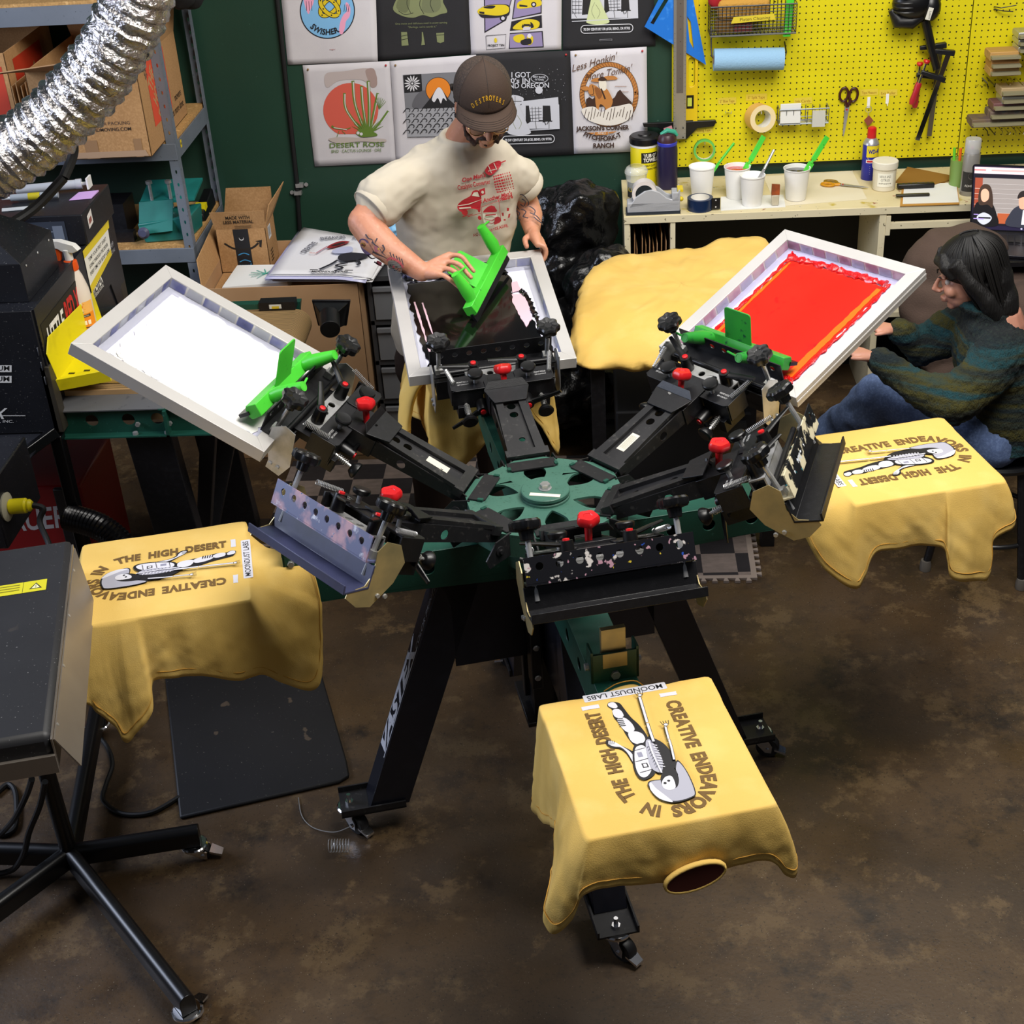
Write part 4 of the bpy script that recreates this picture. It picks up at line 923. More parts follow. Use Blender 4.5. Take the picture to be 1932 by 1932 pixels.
a.text('EASILY ESTIMATE YOUR PACKING', .0, -.045, .013, '#4c3a30', w=.30); a.text('SUPPLY NEEDS AT HDMOVING.COM', .0, -.068, .013, '#33261f', w=.30, bold=.01); a.poly(rect(-.04,-.17,.01,-.10), '#8c6a48'); a.poly(rect(.15,-.17,.18,-.10), '#8c6a48')
a.poly([(-.19,-.168),(.20,-.168),(.19,-.145),(-.17,-.145)], '#a08368'); a.obj('printed_panel', t)
a = Art((-1.5295, 2.38, 1.49), (0,1,0), (0,0,1)); a.poly([(-.17,.15),(.10,.15),(.10,-.09),(-.17,-.09)], HDO)
for i, l in enumerate(('THE', 'HOME', 'DEPOT')): a.text(l, -.10+.05*i, .06-.05*i, .055, '#b08a5a', w=.09+.04*i, bold=.03, rot=42)
a.text('movers', .20, -.08, .030, '#2a211a', w=.10); a.text('get more done.', .17, -.125, .030, '#2a211a', w=.19); a.text('LARGE', -.20, .13, .03, '#4a453e', w=.08, rot=-70); a.obj('printed_panel', t)
for i in range(5):
    g = G(); g.box(-2.02+.018*i, -2.016+.018*i, 2.12, 2.55, 1.32, 1.60+.012*(i%2)); tag(g.obj('flat_cardboard_sheet', CARD), 'flat brown cardboard sheet standing beside the large moving box', 'cardboard', 'cardboard sheets beside the moving box')
t = carton('moving_box', 'dark shaded cardboard moving box with red print at the shelf left end', -2.62, -2.06, 2.22, 2.75, 1.318, 1.70)
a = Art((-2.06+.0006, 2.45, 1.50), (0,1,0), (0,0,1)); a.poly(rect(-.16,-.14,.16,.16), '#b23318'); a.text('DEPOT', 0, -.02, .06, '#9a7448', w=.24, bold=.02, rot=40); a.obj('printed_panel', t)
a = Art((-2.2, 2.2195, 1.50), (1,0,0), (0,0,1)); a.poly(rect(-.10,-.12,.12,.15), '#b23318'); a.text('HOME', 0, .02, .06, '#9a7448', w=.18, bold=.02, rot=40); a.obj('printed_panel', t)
# organic lump helper (voxel remesh + smoothing)
def lumpify(g, name, mats, parent=None, voxel=.01, smooth=4, noise=None, seed=0):
    me = bpy.data.meshes.new(name); me.from_pydata(g.v, [], g.f)
    o = bpy.data.objects.new(name, me); COL.objects.link(o)
    md = o.modifiers.new('r', 'REMESH'); md.mode = 'VOXEL'; md.voxel_size = voxel
    if smooth: md = o.modifiers.new('s', 'SMOOTH'); md.iterations = smooth; md.factor = .5
    dg = bpy.context.evaluated_depsgraph_get(); m2 = bpy.data.meshes.new_from_object(o.evaluated_get(dg), depsgraph=dg)
    o.modifiers.clear(); o.data = m2; bpy.data.meshes.remove(me); m2.name = name
    m2.materials.clear()
    for mm in (mats if isinstance(mats, (list, tuple)) else [mats]): m2.materials.append(mm)
    if noise:
        co_ = np.empty(len(m2.vertices)*3); m2.vertices.foreach_get('co', co_); no_ = np.empty(len(m2.vertices)*3); m2.vertices.foreach_get('normal', no_)
        co_ = co_.reshape(-1,3); no_ = no_.reshape(-1,3)
        for sc, am in noise:
            d = np.array([mnoise.noise(Vector(c*sc) + Vector((seed*7.3,0,0))) for c in co_]); co_ = co_ + no_*d[:,None]*am
        m2.vertices.foreach_set('co', co_.ravel())
    m2.polygons.foreach_set('use_smooth', [True]*len(m2.polygons)); m2.update()
    if parent: setpar(o, parent)
    return o
BAGM = mat('black_bag_plastic', '#0a0a0b', .22, bump=(26, .8, 6))
g = G(); g.sph((-1.50,2.50,1.92), .10, (1.1,1.6,.9)); g.sph((-1.44,2.55,1.85), .07, (1,1.5,1.3)); g.sph((-1.42,2.62,1.80), .06)
tag(lumpify(g, 'black_cloth_bag', mat('black_canvas', '#0c0c0e', .8), None, .012, 6, ((18,.012),)), 'black cloth bag hanging off the top shelf end', 'bag')
# teal press part on the lower deck
tv = thing('teal_machine_part', 'teal metal machine part with a round knob on the lower shelf deck', 'machine part', (-1.62, 2.36, .888))
TEAL = mat('teal_enamel', '#1d6f68', .4, layers=((8,.45,.75,'#175a55'),))
g = G(); g.hexa([(-1.70,2.34,.888),(-1.52,2.36,.888),(-1.50,2.52,.888),(-1.68,2.52,.888)], [(-1.72,2.34,.97),(-1.50,2.36,.99),(-1.49,2.52,.99),(-1.69,2.52,.97)]); g.obj('base_block', TEAL, tv, bevel=.006)
g = G(); g.hexa([(-1.715,2.325,.93),(-1.575,2.33,.94),(-1.575,2.338,.94),(-1.715,2.333,.93)], [(-1.71,2.39,1.045),(-1.57,2.395,1.05),(-1.57,2.403,1.05),(-1.71,2.398,1.045)]); g.obj('face_plate', TEAL, tv)
g = G(); g.hexa([(-1.73,2.45,1.01),(-1.50,2.46,1.02),(-1.49,2.60,1.06),(-1.72,2.60,1.06)], [(-1.73,2.45,1.02),(-1.50,2.46,1.03),(-1.49,2.60,1.07),(-1.72,2.60,1.07)]); g.obj('top_plate', TEAL, tv)
for x in (-1.68,-1.60): g = G(); g.cyl((x,2.47,.99), (x,2.47,1.10), .007, n=8); g.lathe([(.014,0),(.014,.012)], (x,2.47,1.095), n=6); g.obj('bolt', STEEL, tv)
g = G(); g.lathe([(.0,0),(.020,.004),(.024,.018),(.014,.03)], (-1.685,2.315,.945), (0,-1,.1), 18); g.obj('knob', mat('grey_blue_knob', '#4a4c63', .4), tv)
g = G(); g.box(-2.5,-1.75,2.36,2.40,.888,.93); g.box(-2.4,-1.8,2.45,2.60,.888,1.02); tag(g.obj('black_machine_rail', BLACKM), 'black machine rails lying at the back of the lower deck', 'machine part')
t = thing('tape_measure_tool', 'black and yellow hand tool at the lower deck right end', 'tool', (-1.53, 2.66, .888)); g = G(); g.hexa([(-1.56,2.56,.888),(-1.50,2.58,.888),(-1.505,2.80,.888),(-1.56,2.80,.888)], [(-1.55,2.56,.92),(-1.51,2.58,.92),(-1.51,2.80,.96),(-1.55,2.80,.96)]); g.obj('body', BLACKP, t, bevel=.005)
g = G(); g.box(-1.553,-1.507,2.62,2.66,.915,.945); g.obj('yellow_band', YEL, t)

# ---- tall carton, mailing box, papers, drawers
t = carton('tall_carton', 'tall brown carton behind the dryer with the stack of film prints on it', -1.43, -.80, 2.10, 2.62, .0, .775, CARDL)
g = G(); g.box(-1.42,-.81,2.11,2.61,.70,.715); g.obj('filler_sheet', CARD, t)
g = G(); g.hexa([(-1.43,2.10,.775),(-1.426,2.10,.775),(-1.426,2.62,.775),(-1.43,2.62,.775)], [(-1.46,2.2,.86),(-1.456,2.2,.86),(-1.456,2.62,.90),(-1.46,2.62,.90)]); g.obj('flap', CARD, t)
t = carton('mailing_box', 'small open mailing box with black tape and smile arrow print inside the tall carton', -1.425, -1.215, 2.42, 2.60, .716, .905, CARD)
g = G(); g.hexa([(-1.425,2.42,.905),(-1.215,2.42,.905),(-1.215,2.424,.905),(-1.425,2.424,.905)], [(-1.432,2.40,.985),(-1.205,2.40,.985),(-1.205,2.404,.985),(-1.432,2.404,.985)]); g.obj('flap', CARD, t)
g = G(); g.hexa([(-1.219,2.42,.905),(-1.215,2.42,.905),(-1.215,2.60,.905),(-1.219,2.60,.905)], [(-1.19,2.43,1.0),(-1.186,2.43,1.0),(-1.15,2.60,1.04),(-1.154,2.60,1.04)]); g.obj('flap', CARD, t)
g = G(); g.hexa([(-1.425,2.60,.905),(-1.215,2.60,.905),(-1.215,2.604,.905),(-1.425,2.604,.905)], [(-1.40,2.60,1.02),(-1.21,2.60,1.02),(-1.21,2.604,1.02),(-1.40,2.604,1.02)]); g.obj('flap', CARD, t)
a = Art((-1.32, 2.4195, .81), (1,0,0), (0,0,1)); a.poly(rect(-.032,-.094,.032,.094), '#15171c'); K = '#1b1510'
a.line([(-.075,.035),(-.04,.012),(0,.006),(.04,.012),(.068,.032)], .008, K, 6); a.poly([(.055,.04),(.085,.045),(.078,.012),(.070,.016),(.072,.034)], K)
a.text('prime', 0, -.062, .026, '#3a8fc4', w=.05, rot=180, bold=.01); a.line([(-.022,-.048),(0,-.040),(.024,-.048)], .004, '#3a8fc4', 5); a.line([(-.024,-.018),(0,-.010),(.022,-.018)], .004, '#3a8fc4', 5); a.disc(0,.055,.010,'#cfcfcf'); a.disc(0,.058,.009,'#15171c'); a.obj('printed_tape', t)
a = Art((-1.32, 2.409, .945), (1,0,0), (0,-.2,1)); a.text('THIS BOX IS NOW', 0, .024, .007, '#5a452c', w=.07); a.text('MADE WITH', 0, .006, .015, '#2a2015', w=.10, bold=.02); a.text('LESS MATERIAL', 0, -.014, .015, '#2a2015', w=.125, bold=.02)
for i in range(2): a.line([(-.02,-.026-.008*i),(.05,-.026-.008*i)], .003, '#6a5235')
a.obj('printed_flap', t)
a = Art((-1.2145, 2.51, .81), (0,1,0), (0,0,1)); a.poly(rect(-.05,.03,.0,.085), '#d8d8d8'); a.poly(rect(-.044,.04,-.008,.08), '#9a9a9a'); 
for i in range(4): a.line([(-.05,-.02-.014*i),(-.01,-.02-.014*i)], .007, '#3a2d1c')
a.obj('shipping_label', t)
g = G(); g.hexa([(-1.36,2.15,.716),(-1.10,2.18,.716),(-1.10,2.35,.73),(-1.34,2.36,.73)], [(-1.36,2.15,.76),(-1.10,2.18,.76),(-1.10,2.35,.77),(-1.34,2.36,.77)])
t = tag(g.obj('paper_packet', mat('white_paper', '#dcdcd8', .8)), 'white paper packet with green scribble inside the tall carton', 'paper')
a = Art((-1.2,2.26,.767), (1,0,0), (0,1,0), base=.002); 
for i in range(9): a.line([(0,0),(.07*cos(i*.5+.3),.05*sin(i*.5+.3))], .004, '#3fa08c')
a.obj('scribble', t)
# film positives
FILM = mat('film_paper', '#e2e1e4', .5); FILM2 = mat('lavender_film', '#c6c6e6', .25)
c4 = [(-1.165,2.13),(-.755,2.085),(-.690,2.42),(-1.12,2.66)]
for i in range(7):
    rnd = random.Random(i); dx, dy = rnd.uniform(-.02,.02), rnd.uniform(-.015,.015); z = .782 + .005*i; lift = .0 if i < 5 else .03
    g = G(); n = 10; rows = []
    for u in range(n+1):
        row = []
        for v in range(n+1):
            s_, t_ = u/n, v/n; A = Vector((*c4[0],0)).lerp(Vector((*c4[1],0)), t_); B = Vector((*c4[3],0)).lerp(Vector((*c4[2],0)), t_); q = A.lerp(B, s_)
            row.append((q.x+dx, q.y+dy, z + .012*sin(s_*3)*t_ - (.03*max(0,t_-.75)*4*max(0,.5-s_) if i > 3 else 0)))
        rows.append(row)
    g.loft(rows, False, False)
    top_f = i == 6
    o = tag(g.obj('film_sheet', FILM if i % 3 != 1 else FILM2, None, sharp=180, solid=.0012), 'top film sheet printed with the red and black design positive' if top_f else 'white film sheet in the stack under the printed top sheet', 'film sheet', 'stack of film sheets')
def wf(x, y, h):
    s_, t_ = y, x; A = Vector((*c4[0],0)).lerp(Vector((*c4[1],0)), t_); B = Vector((*c4[3],0)).lerp(Vector((*c4[2],0)), t_); q = A.lerp(B, s_)
    return Vector((q.x, q.y, .818 + .012*sin(s_*3)*t_ + h))
a = Art((0,0,0),(1,0,0),(0,1,0), base=.004, warp=wf)
for w_, cx, cy, rot in (('CREATIVE', .27, .56, 78), ('ENDEAVORS', .42, .83, 30), ('IN', .62, .90, 0)): a.text(w_, cx, cy, .06, '#6d6d74', w=.26 if w_ != 'IN' else .05, rot=rot, bold=.04)
a.blob([(.42,.62),(.50,.78),(.60,.80),(.56,.70),(.46,.58)], '#8e1f24'); a.blob([(.45,.64),(.52,.75),(.57,.75),(.50,.64)], '#2a1416'); a.line([(.42,.62),(.36,.45)], .02, '#b88a94'); a.blob([(.55,.62),(.66,.66),(.70,.52),(.58,.46),(.50,.5)], '#b4b8d2'); a.blob([(.60,.40),(.68,.50),(.84,.50),(.90,.44),(.80,.32),(.66,.28)], '#1b1c26')
for P in ([(.62,.30),(.58,.2),(.50,.08)], [(.80,.34),(.86,.24),(.84,.2)], [(.74,.24),(.64,.18),(.72,.12),(.66,.05)]): a.line(P, .03, '#1f2029', 4)
for x in (.45, .80): a.poly(rect(x-.04,.055,x+.04,.075), '#1a1a1f')
a.text('MOONDUST LABS', .62, .01, .035, '#1a1a1f', w=.36, bold=.04); a.text('FRONT', .33, .42, .03, '#c9583a', w=.08)
t = thing('design_overlay', 'clear overlay with the design positive on the film stack', 'film sheet', (-.95, 2.3, .82)); a.obj('printed_positive', t)
g = G(); g.sph((-.71,2.50,.90), .04, (1,1,1.4)); g.sph((-.68,2.46,.87), .035); g.sph((-.72,2.46,.84), .04, (1.3,1,.8)); g.sph((-.70,2.44,.93), .02, (1,.6,1.8))
tag(lumpify(g, 'blue_nitrile_glove', mat('blue_glove_rubber', '#7fb6d8', .5), None, .005, 2, ((50,.010),)), 'crumpled pale blue glove behind the man at the wall', 'glove')
# drawer tower
dw = thing('drawer_tower', 'grey plastic tower with translucent drawers between the carton and the man', 'drawer unit', (-.63, 2.36, 0)); GP = mat('grey_drawer_plastic', '#3c3d40', .5)
g = G(); xa, xb = -.785, -.46; g.box(xa,xa+.02,2.20,2.52,0,.76); g.box(xb-.02,xb,2.20,2.52,0,.76); g.box(xa,xb,2.20,2.52,.74,.765); g.box(xa,xb,2.49,2.52,0,.76)
for k in range(4): g.box(xa,xb,2.20,2.50,.02+.18*k-.012,.02+.18*k+.012)
g.obj('frame', GP, dw, bevel=.003)
for k in range(4):
    g = G(); z = .036+.18*k; g.box(xa+.025,xb-.025,2.192,2.20,z,z+.145); g.box(xa+.03,xb-.03,2.2,2.47,z+.01,z+.016); g.box(xa+.025,xb-.025,2.182,2.20,z+.125,z+.145)
    g.obj('drawer', mat('smoky_clear_plastic', '#7e8084', .3, alpha=.75), dw, bevel=.002)
g = G(); g.box(-.77,-.50,2.24,2.46,.05,.12); g.box(-.72,-.52,2.24,2.46,.23,.29); g.box(-.75,-.55,2.23,2.46,.41,.45)
tag(g.obj('drawer_contents', mat('tan_parts', '#a87b46', .8)), 'tan supplies seen through the translucent drawers', 'supplies', kind='stuff')
# ---- wall pipe with clamps
t = thing('wall_cable', 'black cable running down the green wall beside the posters', 'cable', px(560, 340, 1, 2.88)); g = G()
g.tube([px(521,-20,1,2.885), px(540,160,1,2.885), px(560,340,1,2.885), px(566,440,1,2.885), px(570,560,1,2.885)], .010, 10); g.obj('cable', RUBBER, t)
for x, y, s in ((565,350,1),(562,364,-1)):
    g = G(); p = px(x, y, 1, 2.88); g.box(p.x-.016,p.x+.016,p.y-.008,p.y+.018,p.z-.008,p.z+.008); q = p + Vector((s*.028,.012,0)); g.lathe([(.009,0),(.009,.004)], q, (0,-1,0), 10); g.obj('pipe_clip', STEEL, t)
# ---- things under and before the dryer
cm = thing('red_air_compressor', 'red machine with white lettering under the dryer', 'compressor', (-1.95, 1.2, 0)); RD = mat('dark_red_enamel', '#8a1016', .4)
g = G(); g.box(-2.25,-1.66,1.02,1.4,.02,.50); g.obj('housing', RD, cm, bevel=.01)
a = Art((-1.86,1.0195,.33), (1,0,0), (0,0,1)); a.text('BAUER', .0, .0, .085, '#c9c4c4', w=.26, bold=.02, shear=.25, rot=4); a.obj('lettering', cm)
for x in (-2.15,-1.72): g = G(); g.box(x-.03,x+.03,1.0,1.02,.0,.50); g.obj('front_bar', BLACKM, cm, bevel=.004)
ho = G(); P_ = cat([(-1.62,.78,.52),(-1.48,.72,.50),(-1.38,.68,.38),(-1.35,.66,.15),(-1.36,.7,.06),(-1.5,.75,.045)], 26); ho.tube(P_, [.042 + .004*(i % 2) for i in range(len(P_))], 16)
tag(ho.obj('corrugated_hose', mat('black_hose_plastic', '#0b0b0e', .25)), 'black corrugated hose curling under the dryer', 'hose')
# ================================================================ POSTERS ON THE GREEN WALL
PAPW = mat('white_test_fabric', '#cfcbce', .85, layers=((5, .35, .75, '#c2bdc2'),), bump=(260, .06))
PAPK = mat('black_test_fabric', '#1d1c1f', .85, layers=((6, .35, .75, '#242326'),), bump=(260, .06))
def poster(label, corners, black, draw, lift=.0):
    """corners: photo outline of a cloth print pinned to the wall plane"""
    Y = 2.894 - lift; c = [px(*p, 1, Y) for p in corners]; ctr = sum(c, Vector()) / 4
    t = thing('printed_cloth_poster', label, 'poster', ctr); n = 14; rows = []
    for i in range(n+1):
        row = []
        for j in range(n+1):
            u, v = j/n, i/n; p = (c[0]*(1-u)+c[1]*u)*(1-v) + (c[3]*(1-u)+c[2]*u)*v
            p.y -= .0012 + .0005*v*(1+sin(u*9+ctr.x*9)); row.append(p)
        rows.append(row)
    g = G(); g.loft(rows, False, False); g.obj('cloth', PAPK if black else PAPW, t, sharp=180, solid=.0008)
    a = pix(1, Y, lift=.0026, step=.00008); draw(a)
    a.obj('print', t)
    for p, col in ((0, '#7d5d22'), (1, '#b02020')):
        q = px(corners[p][0] + (10 if p == 0 else -8), corners[p][1] + 8, 1, Y - .004) if corners[p][1] > 20 else None
        if q is not None: g = G(); g.lathe([(.0045,0),(.004,.004),(.001,.006)], q, (0,-1,0), 10); g.obj('pin', ink(col, .4), t)
    return t
def L(*p): return [(p[i], -p[i+1]) for i in range(0, len(p), 2)]
def p_rings(a):
    K, B, Yw, Pk = '#15131a', '#7cb4e0', '#d8bd1c', '#e8a0bd'
    a.disc(618,-20,52,K,ry=53,n=48); a.disc(618,-20,50,B,ry=51,n=48)
    a.blob(L(640,60,642,42,648,28,655,20,652,8,655,4,661,14,660,30,653,40,651,52,646,64),Pk); a.blob(L(574,-4,576,12,582,26,586,18,592,4,590,-4),Pk)
    for x in (578,583,588): a.line(L(x,2,x+1,20), .9, K)
    for x in (651,655,659): a.line(L(x,8,x-2,22), .9, K)
    for dx, rot in ((0,1),(0,-1)):
        P = [(622+23*cos(t)*cos(.8)*1 - rot*9*sin(t)*sin(.8), -12+22*cos(t)*rot*.9*sin(.8) + 11*sin(t)*.9) for t in [2*pi*i/26 for i in range(27)]]
        a.line(P, 9, K); a.line(P, 6.6, Yw); 
        for i in range(2, 26, 4): a.disc(*P[i], 1.5, K, n=8)
    a.arc('SWISHER', 618, -20, 45, 10.5, K, mid=-98, inside=True, bold=.03); a.line(L(622,93,633,92.5), .8, '#b98f8f'); a.disc(628,-93,1.8,'#b98f8f',ry=1)
def p_roll(a):
    O = '#7a8058'; D = '#2a2c20'
    a.blob(L(742,18,748,-2,752,-12,830,-14,836,4,844,22,832,26,815,32,798,28,780,33,760,30),O); a.blob(L(748,14,754,-4,772,-6,772,14,764,24),'#656a48'); a.blob(L(796,18,800,-4,826,-8,832,10,824,22,806,24),'#6b7050')
    for P in (L(770,-10,768,8,775,24), L(795,-8,792,10,800,26), L(752,20,764,27,780,24), L(815,-6,812,8,818,22)): a.line(P, 1.1, D, 4)
    a.text('One moist and delicious meal in every serving', 795, -45, 3.6, O, w=98, rot=1.5); a.text('"Darlings, we\'re worth it."', 797, -52, 3.6, O, w=54, rot=1.5)
    a.poly(L(757,60,768,60,771,85,758,86), O); a.poly(L(796,60,798,60,801,78,802,84,795,85,796,76), O); a.poly(L(823,62,838,61,838,78,831,81,825,79), O)
    for y in (68,75): a.line(L(757,y,771,y-3), 1.2, D)
    a.line(L(823,66,838,65), 1.2, D)
def p_comic(a):
    K, V, Yw = '#1a1720', '#8d80a6', '#d6bd18'
    for P in (L(913,-10,968,-10,955,38,914,62), L(972,-10,1022,-10,1022,25,966,36), L(965,40,1022,28,1023,52,962,58), L(962,62,1024,58,1026,89,960,92)): a.poly(P, K); 
    for P in (L(915,-8,966,-8,954,36,916,58), L(974,-8,1020,-8,1020,23,968,34), L(962,64,1022,60,1024,87,962,90)): a.poly(P, V)
    a.blob(L(902,20,912,12,930,8,955,8,962,14,960,28,946,32,925,34,908,32),K); a.blob(L(902,18,914,12,932,9,952,9,960,14,958,24,940,29,915,27,903,25),Yw); a.blob(L(912,14,925,10,935,11,928,16),K); a.disc(949,-34,6,K); a.disc(949,-34,3.4,'#c9c4d0')
    a.poly(L(904,21,914,22,914,26,905,25), K); a.blob(L(975,12,980,2,1005,-4,1020,0,1020,10,1000,14,980,16),Yw); a.disc(1007,-8,5,K); a.disc(1007,-8,2.6,'#c9c4d0'); a.poly(L(980,8,995,10,995,13,980,12),K)
    a.blob(L(968,54,985,38,1005,36,1018,42,1010,54),Yw); a.blob(L(985,52,990,42,1003,42,1006,52),K); a.disc(994,-44,7,Yw); a.poly(L(988,45,1000,45,1000,49,988,49),K); a.poly(L(988,50,1002,50,1000,56,986,57),'#c9c4d0')
    a.blob(L(970,68,985,64,990,72,980,80,970,76),Yw); a.blob(L(995,66,1005,68,1005,80,996,84),Yw); a.blob(L(983,76,1000,72,1002,82,986,84),K); a.disc(999,-67,4,'#d8d4dc')
    a.line(L(917,67,955,64,953,90,918,93,917,67), .9, K); a.blob(L(933,72,936,71,938,76,936,80,933,78),Yw); a.text('PROJECT TEN', 936, -87, 4.2, K, w=31, rot=2, bold=.02)
def scene_ufo(a, dx, dy, col):
    W_, K = '#c3c4cc', '#1d1c1f'
    a.poly([(x+dx,y+dy) for x,y in L(1078,-10,1203,-12,1204,33,1078,35)], W_); 
    for P in (L(1100,-10,1118,-10,1116,26,1098,28), L(1172,-10,1186,-10,1188,18,1172,22), L(1140,-10,1146,-10,1150,20,1140,26)): a.poly([(x+dx,y+dy) for x,y in P], K)
    for i in range(5): a.line([(1080+dx+i*26,-20+dy),(1088+dx+i*24,-33+dy)], .8, K); a.line([(1079+dx,4+dy-7*i),(1098+dx,4+dy-7*i)], .7, K); a.line([(1148+dx,4+dy-6*i),(1170+dx,5+dy-6*i)], .7, K)
    for k in range(3): a.line([(1080+6*k+dx,6+dy),(1080+6*k+dx,-26+dy)], .7, K); a.line([(1152+6*k+dx,8+dy),(1153+6*k+dx,-20+dy)], .7, K)
    a.line([(1165+dx,-18+dy),(1190+dx,-19+dy)], 2, K); a.line([(1172+dx,-12+dy),(1178+dx,-26+dy)], 1.2, K); a.line([(1186+dx,-14+dy),(1180+dx,-25+dy)], 1.2, K)
    a.poly([(x+dx,y+dy) for x,y in L(1117,-12,1126,-12,1150,40,1106,42)], col); a.disc(1128+dx,-40+dy,22,col,ry=6)
    a.line([(1079+dx,-40+dy),(1204+dx,-33+dy)], 1.6, W_)
    for q in (L(1122,4,1116,20,1122,34), L(1124,8,1132,22,1127,34)): a.line([(x+dx,y+dy) for x,y in q], .9, '#8a9070', 3)
    P = [(p.x, p.y) for p in (Vector((x+dx, y+dy)) for x, y in rrect(1096,-61,1194,-46,7))]; s_ = .03
    P = [(x, y + (x-1145-dx)*s_) for x, y in P]; a.line(P + [P[0]], 1.3, '#d4d4da'); a.text('70 SW CENTURY DR #120, BEND, OR 97702', 1145+dx, -56+dy, 4.6, '#d4d4da', w=88, rot=1.8, bold=.03)
def p_ufo1(a):
    scene_ufo(a, 0, 0, '#c3cc98'); a.poly(L(1131,73.5,1155,72.5,1155,76,1131,77), '#77777d'); a.poly(L(1132,74.3,1154,73.4,1154,75.2,1132,76.2), '#1d1c1f')
def p_rose(a):
    R, Gn, Bn = '#cf5a4a', '#5f7c2c', '#a08a84'
    a.blob(L(612,150,618,137,650,134,690,128,706,135,712,150,700,160,680,150,640,152,618,165),'#b7aaa8'); a.blob(L(690,132,706,130,712,158,702,165,694,150),Bn)
    P = circ(662,-207,52,40,51); a.poly([p for p in P if p[1] > -254], R)
    for Q, w0 in ((L(650,175,653,205,678,240,692,250),5), (L(666,152,670,195,686,240),5.5), (L(682,162,685,200,692,245),5.5), (L(695,152,697,200,696,245),6), (L(713,175,708,200,698,248),5), (L(733,209,718,230,700,252),5)):
        a.line(Q, w0, Gn, 6); a.line([(x+1,y-2) for x,y in Q], w0*.45, '#cfcbce', 6, w1=.3)
    for ang in range(30,155,11): a.line([(694,-252),(694+34*cos(radians(ang)),-252+30*sin(radians(ang)))], 4, Gn, w1=.4)
    for ang in range(40,120,13): a.line([(716,-205),(716+16*cos(radians(ang)),-205+22*sin(radians(ang)))], .8, Gn)
    a.blob(L(674,247,684,243,705,248,712,255,690,258,678,256),Gn); a.line(L(626,237,634,241,652,243,662,240), 4, Gn, 4, w1=1); a.line(L(630,240,655,244), 1.2, '#dcdadb'); a.line(L(640,246,636,258), 1, Gn); a.line(L(646,246,652,252),1,Gn)
    for x, y in ((676,250),(682,252)): a.disc(x,-y,4,Gn,n=10); a.disc(x,-y,3,'#cfcbce',n=10)
    a.blob(L(620,262,640,258,700,260,728,262,722,268,680,266,640,270),'#b8aca6')
    a.text('DESERT ROSE', 674, -276.5, 8.6, Gn, w=103, rot=1.6, bold=.01); a.text('BND · CACTUS LOUNGE · ORE', 673, -286, 5.6, Gn, w=94, rot=1.6)
def p_wave(a):
    K, Gy, O = '#1a191c', '#77777c', '#dd7f1e'
    a.poly(L(760,141,905,133,906,255,769,258), Gy); a.poly(L(761,142,795,139,797,173,763,175), K)
    for i in range(14):
        t = 2*pi*i/14; a.blob([(778+3*cos(t),-157+3*sin(t)), (778+10*cos(t-.14),-157+10*sin(t-.14)), (778+15.5*cos(t),-157+15.5*sin(t)), (778+10*cos(t+.14),-157+10*sin(t+.14))], '#d6d4d8', 2)
    a.disc(778,-157,3.2,K,n=12); a.disc(778,-157,2,'#d6d4d8',n=10); a.blob(L(778,200,785,180,800,170,815,178,810,200,795,206),'#5c5b60'); a.disc(827,-169,24,K); a.disc(827,-169,23,O)
    a.poly(L(794,207,812,185,824,166,832,165,846,186,868,205), K); a.blob(L(824,167,831,165,838,176,843,190,836,184,832,195,826,184,820,192,815,186),'#d6d4d8',3)
    a.poly(L(766,206,905,200,906,256,769,258), '#9a9a9f')
    for r in range(5):
        for k in range(9):
            x = 770+16*k+(r%2)*8; y = -(208+10*r) + .03*(x-770); P = [(x+6*cos(t)*(1-.06*i), y+5*sin(t)*(1-.06*i)) for i, t in enumerate([pi*1.1-.55*j for j in range(9)])]
            a.line([(x-9,y-4),(x-6,y)]+P, 1.5, K)
    a.line(L(769,258,906,255),1,K)
def p_got(a):
    W_ = '#c3c4cc'; rnd = random.Random(5)
    for i in range(70): a.disc(rnd.uniform(950,1068), -rnd.uniform(128,190), rnd.uniform(.4,.8), '#9a9aa2', n=5)
    a.text('I GOT', 983, -145, 10, W_, w=36, bold=.02); a.text("80's IN", 978, -155.5, 9, W_, w=44, bold=.02); a.text('BEND OREGON', 992, -165, 9.5, W_, w=88, bold=.02, rot=1)
    a.ring(1018,-147,16,1,W_,ry=8); a.text('BEST BAGEL', 1018, -146, 3.6, W_, w=24, bold=.02, rot=-3); a.text('IN TOWN', 1018, -151, 3.4, W_, w=16, bold=.02, rot=-3); a.disc(1017,-169,7,W_)
    a.blob(L(955,185,968,178,988,184,980,198,966,200),W_); a.line(L(960,190,984,190),1,'#1d1c1f'); a.line(L(972,180,972,198),.8,'#1d1c1f')
    a.poly(L(984,190,1053,182,1054,197,984,201), W_); a.line(L(984,205,1055,200),1.2,W_)
    scene_ufo(a, -148, -208, W_)
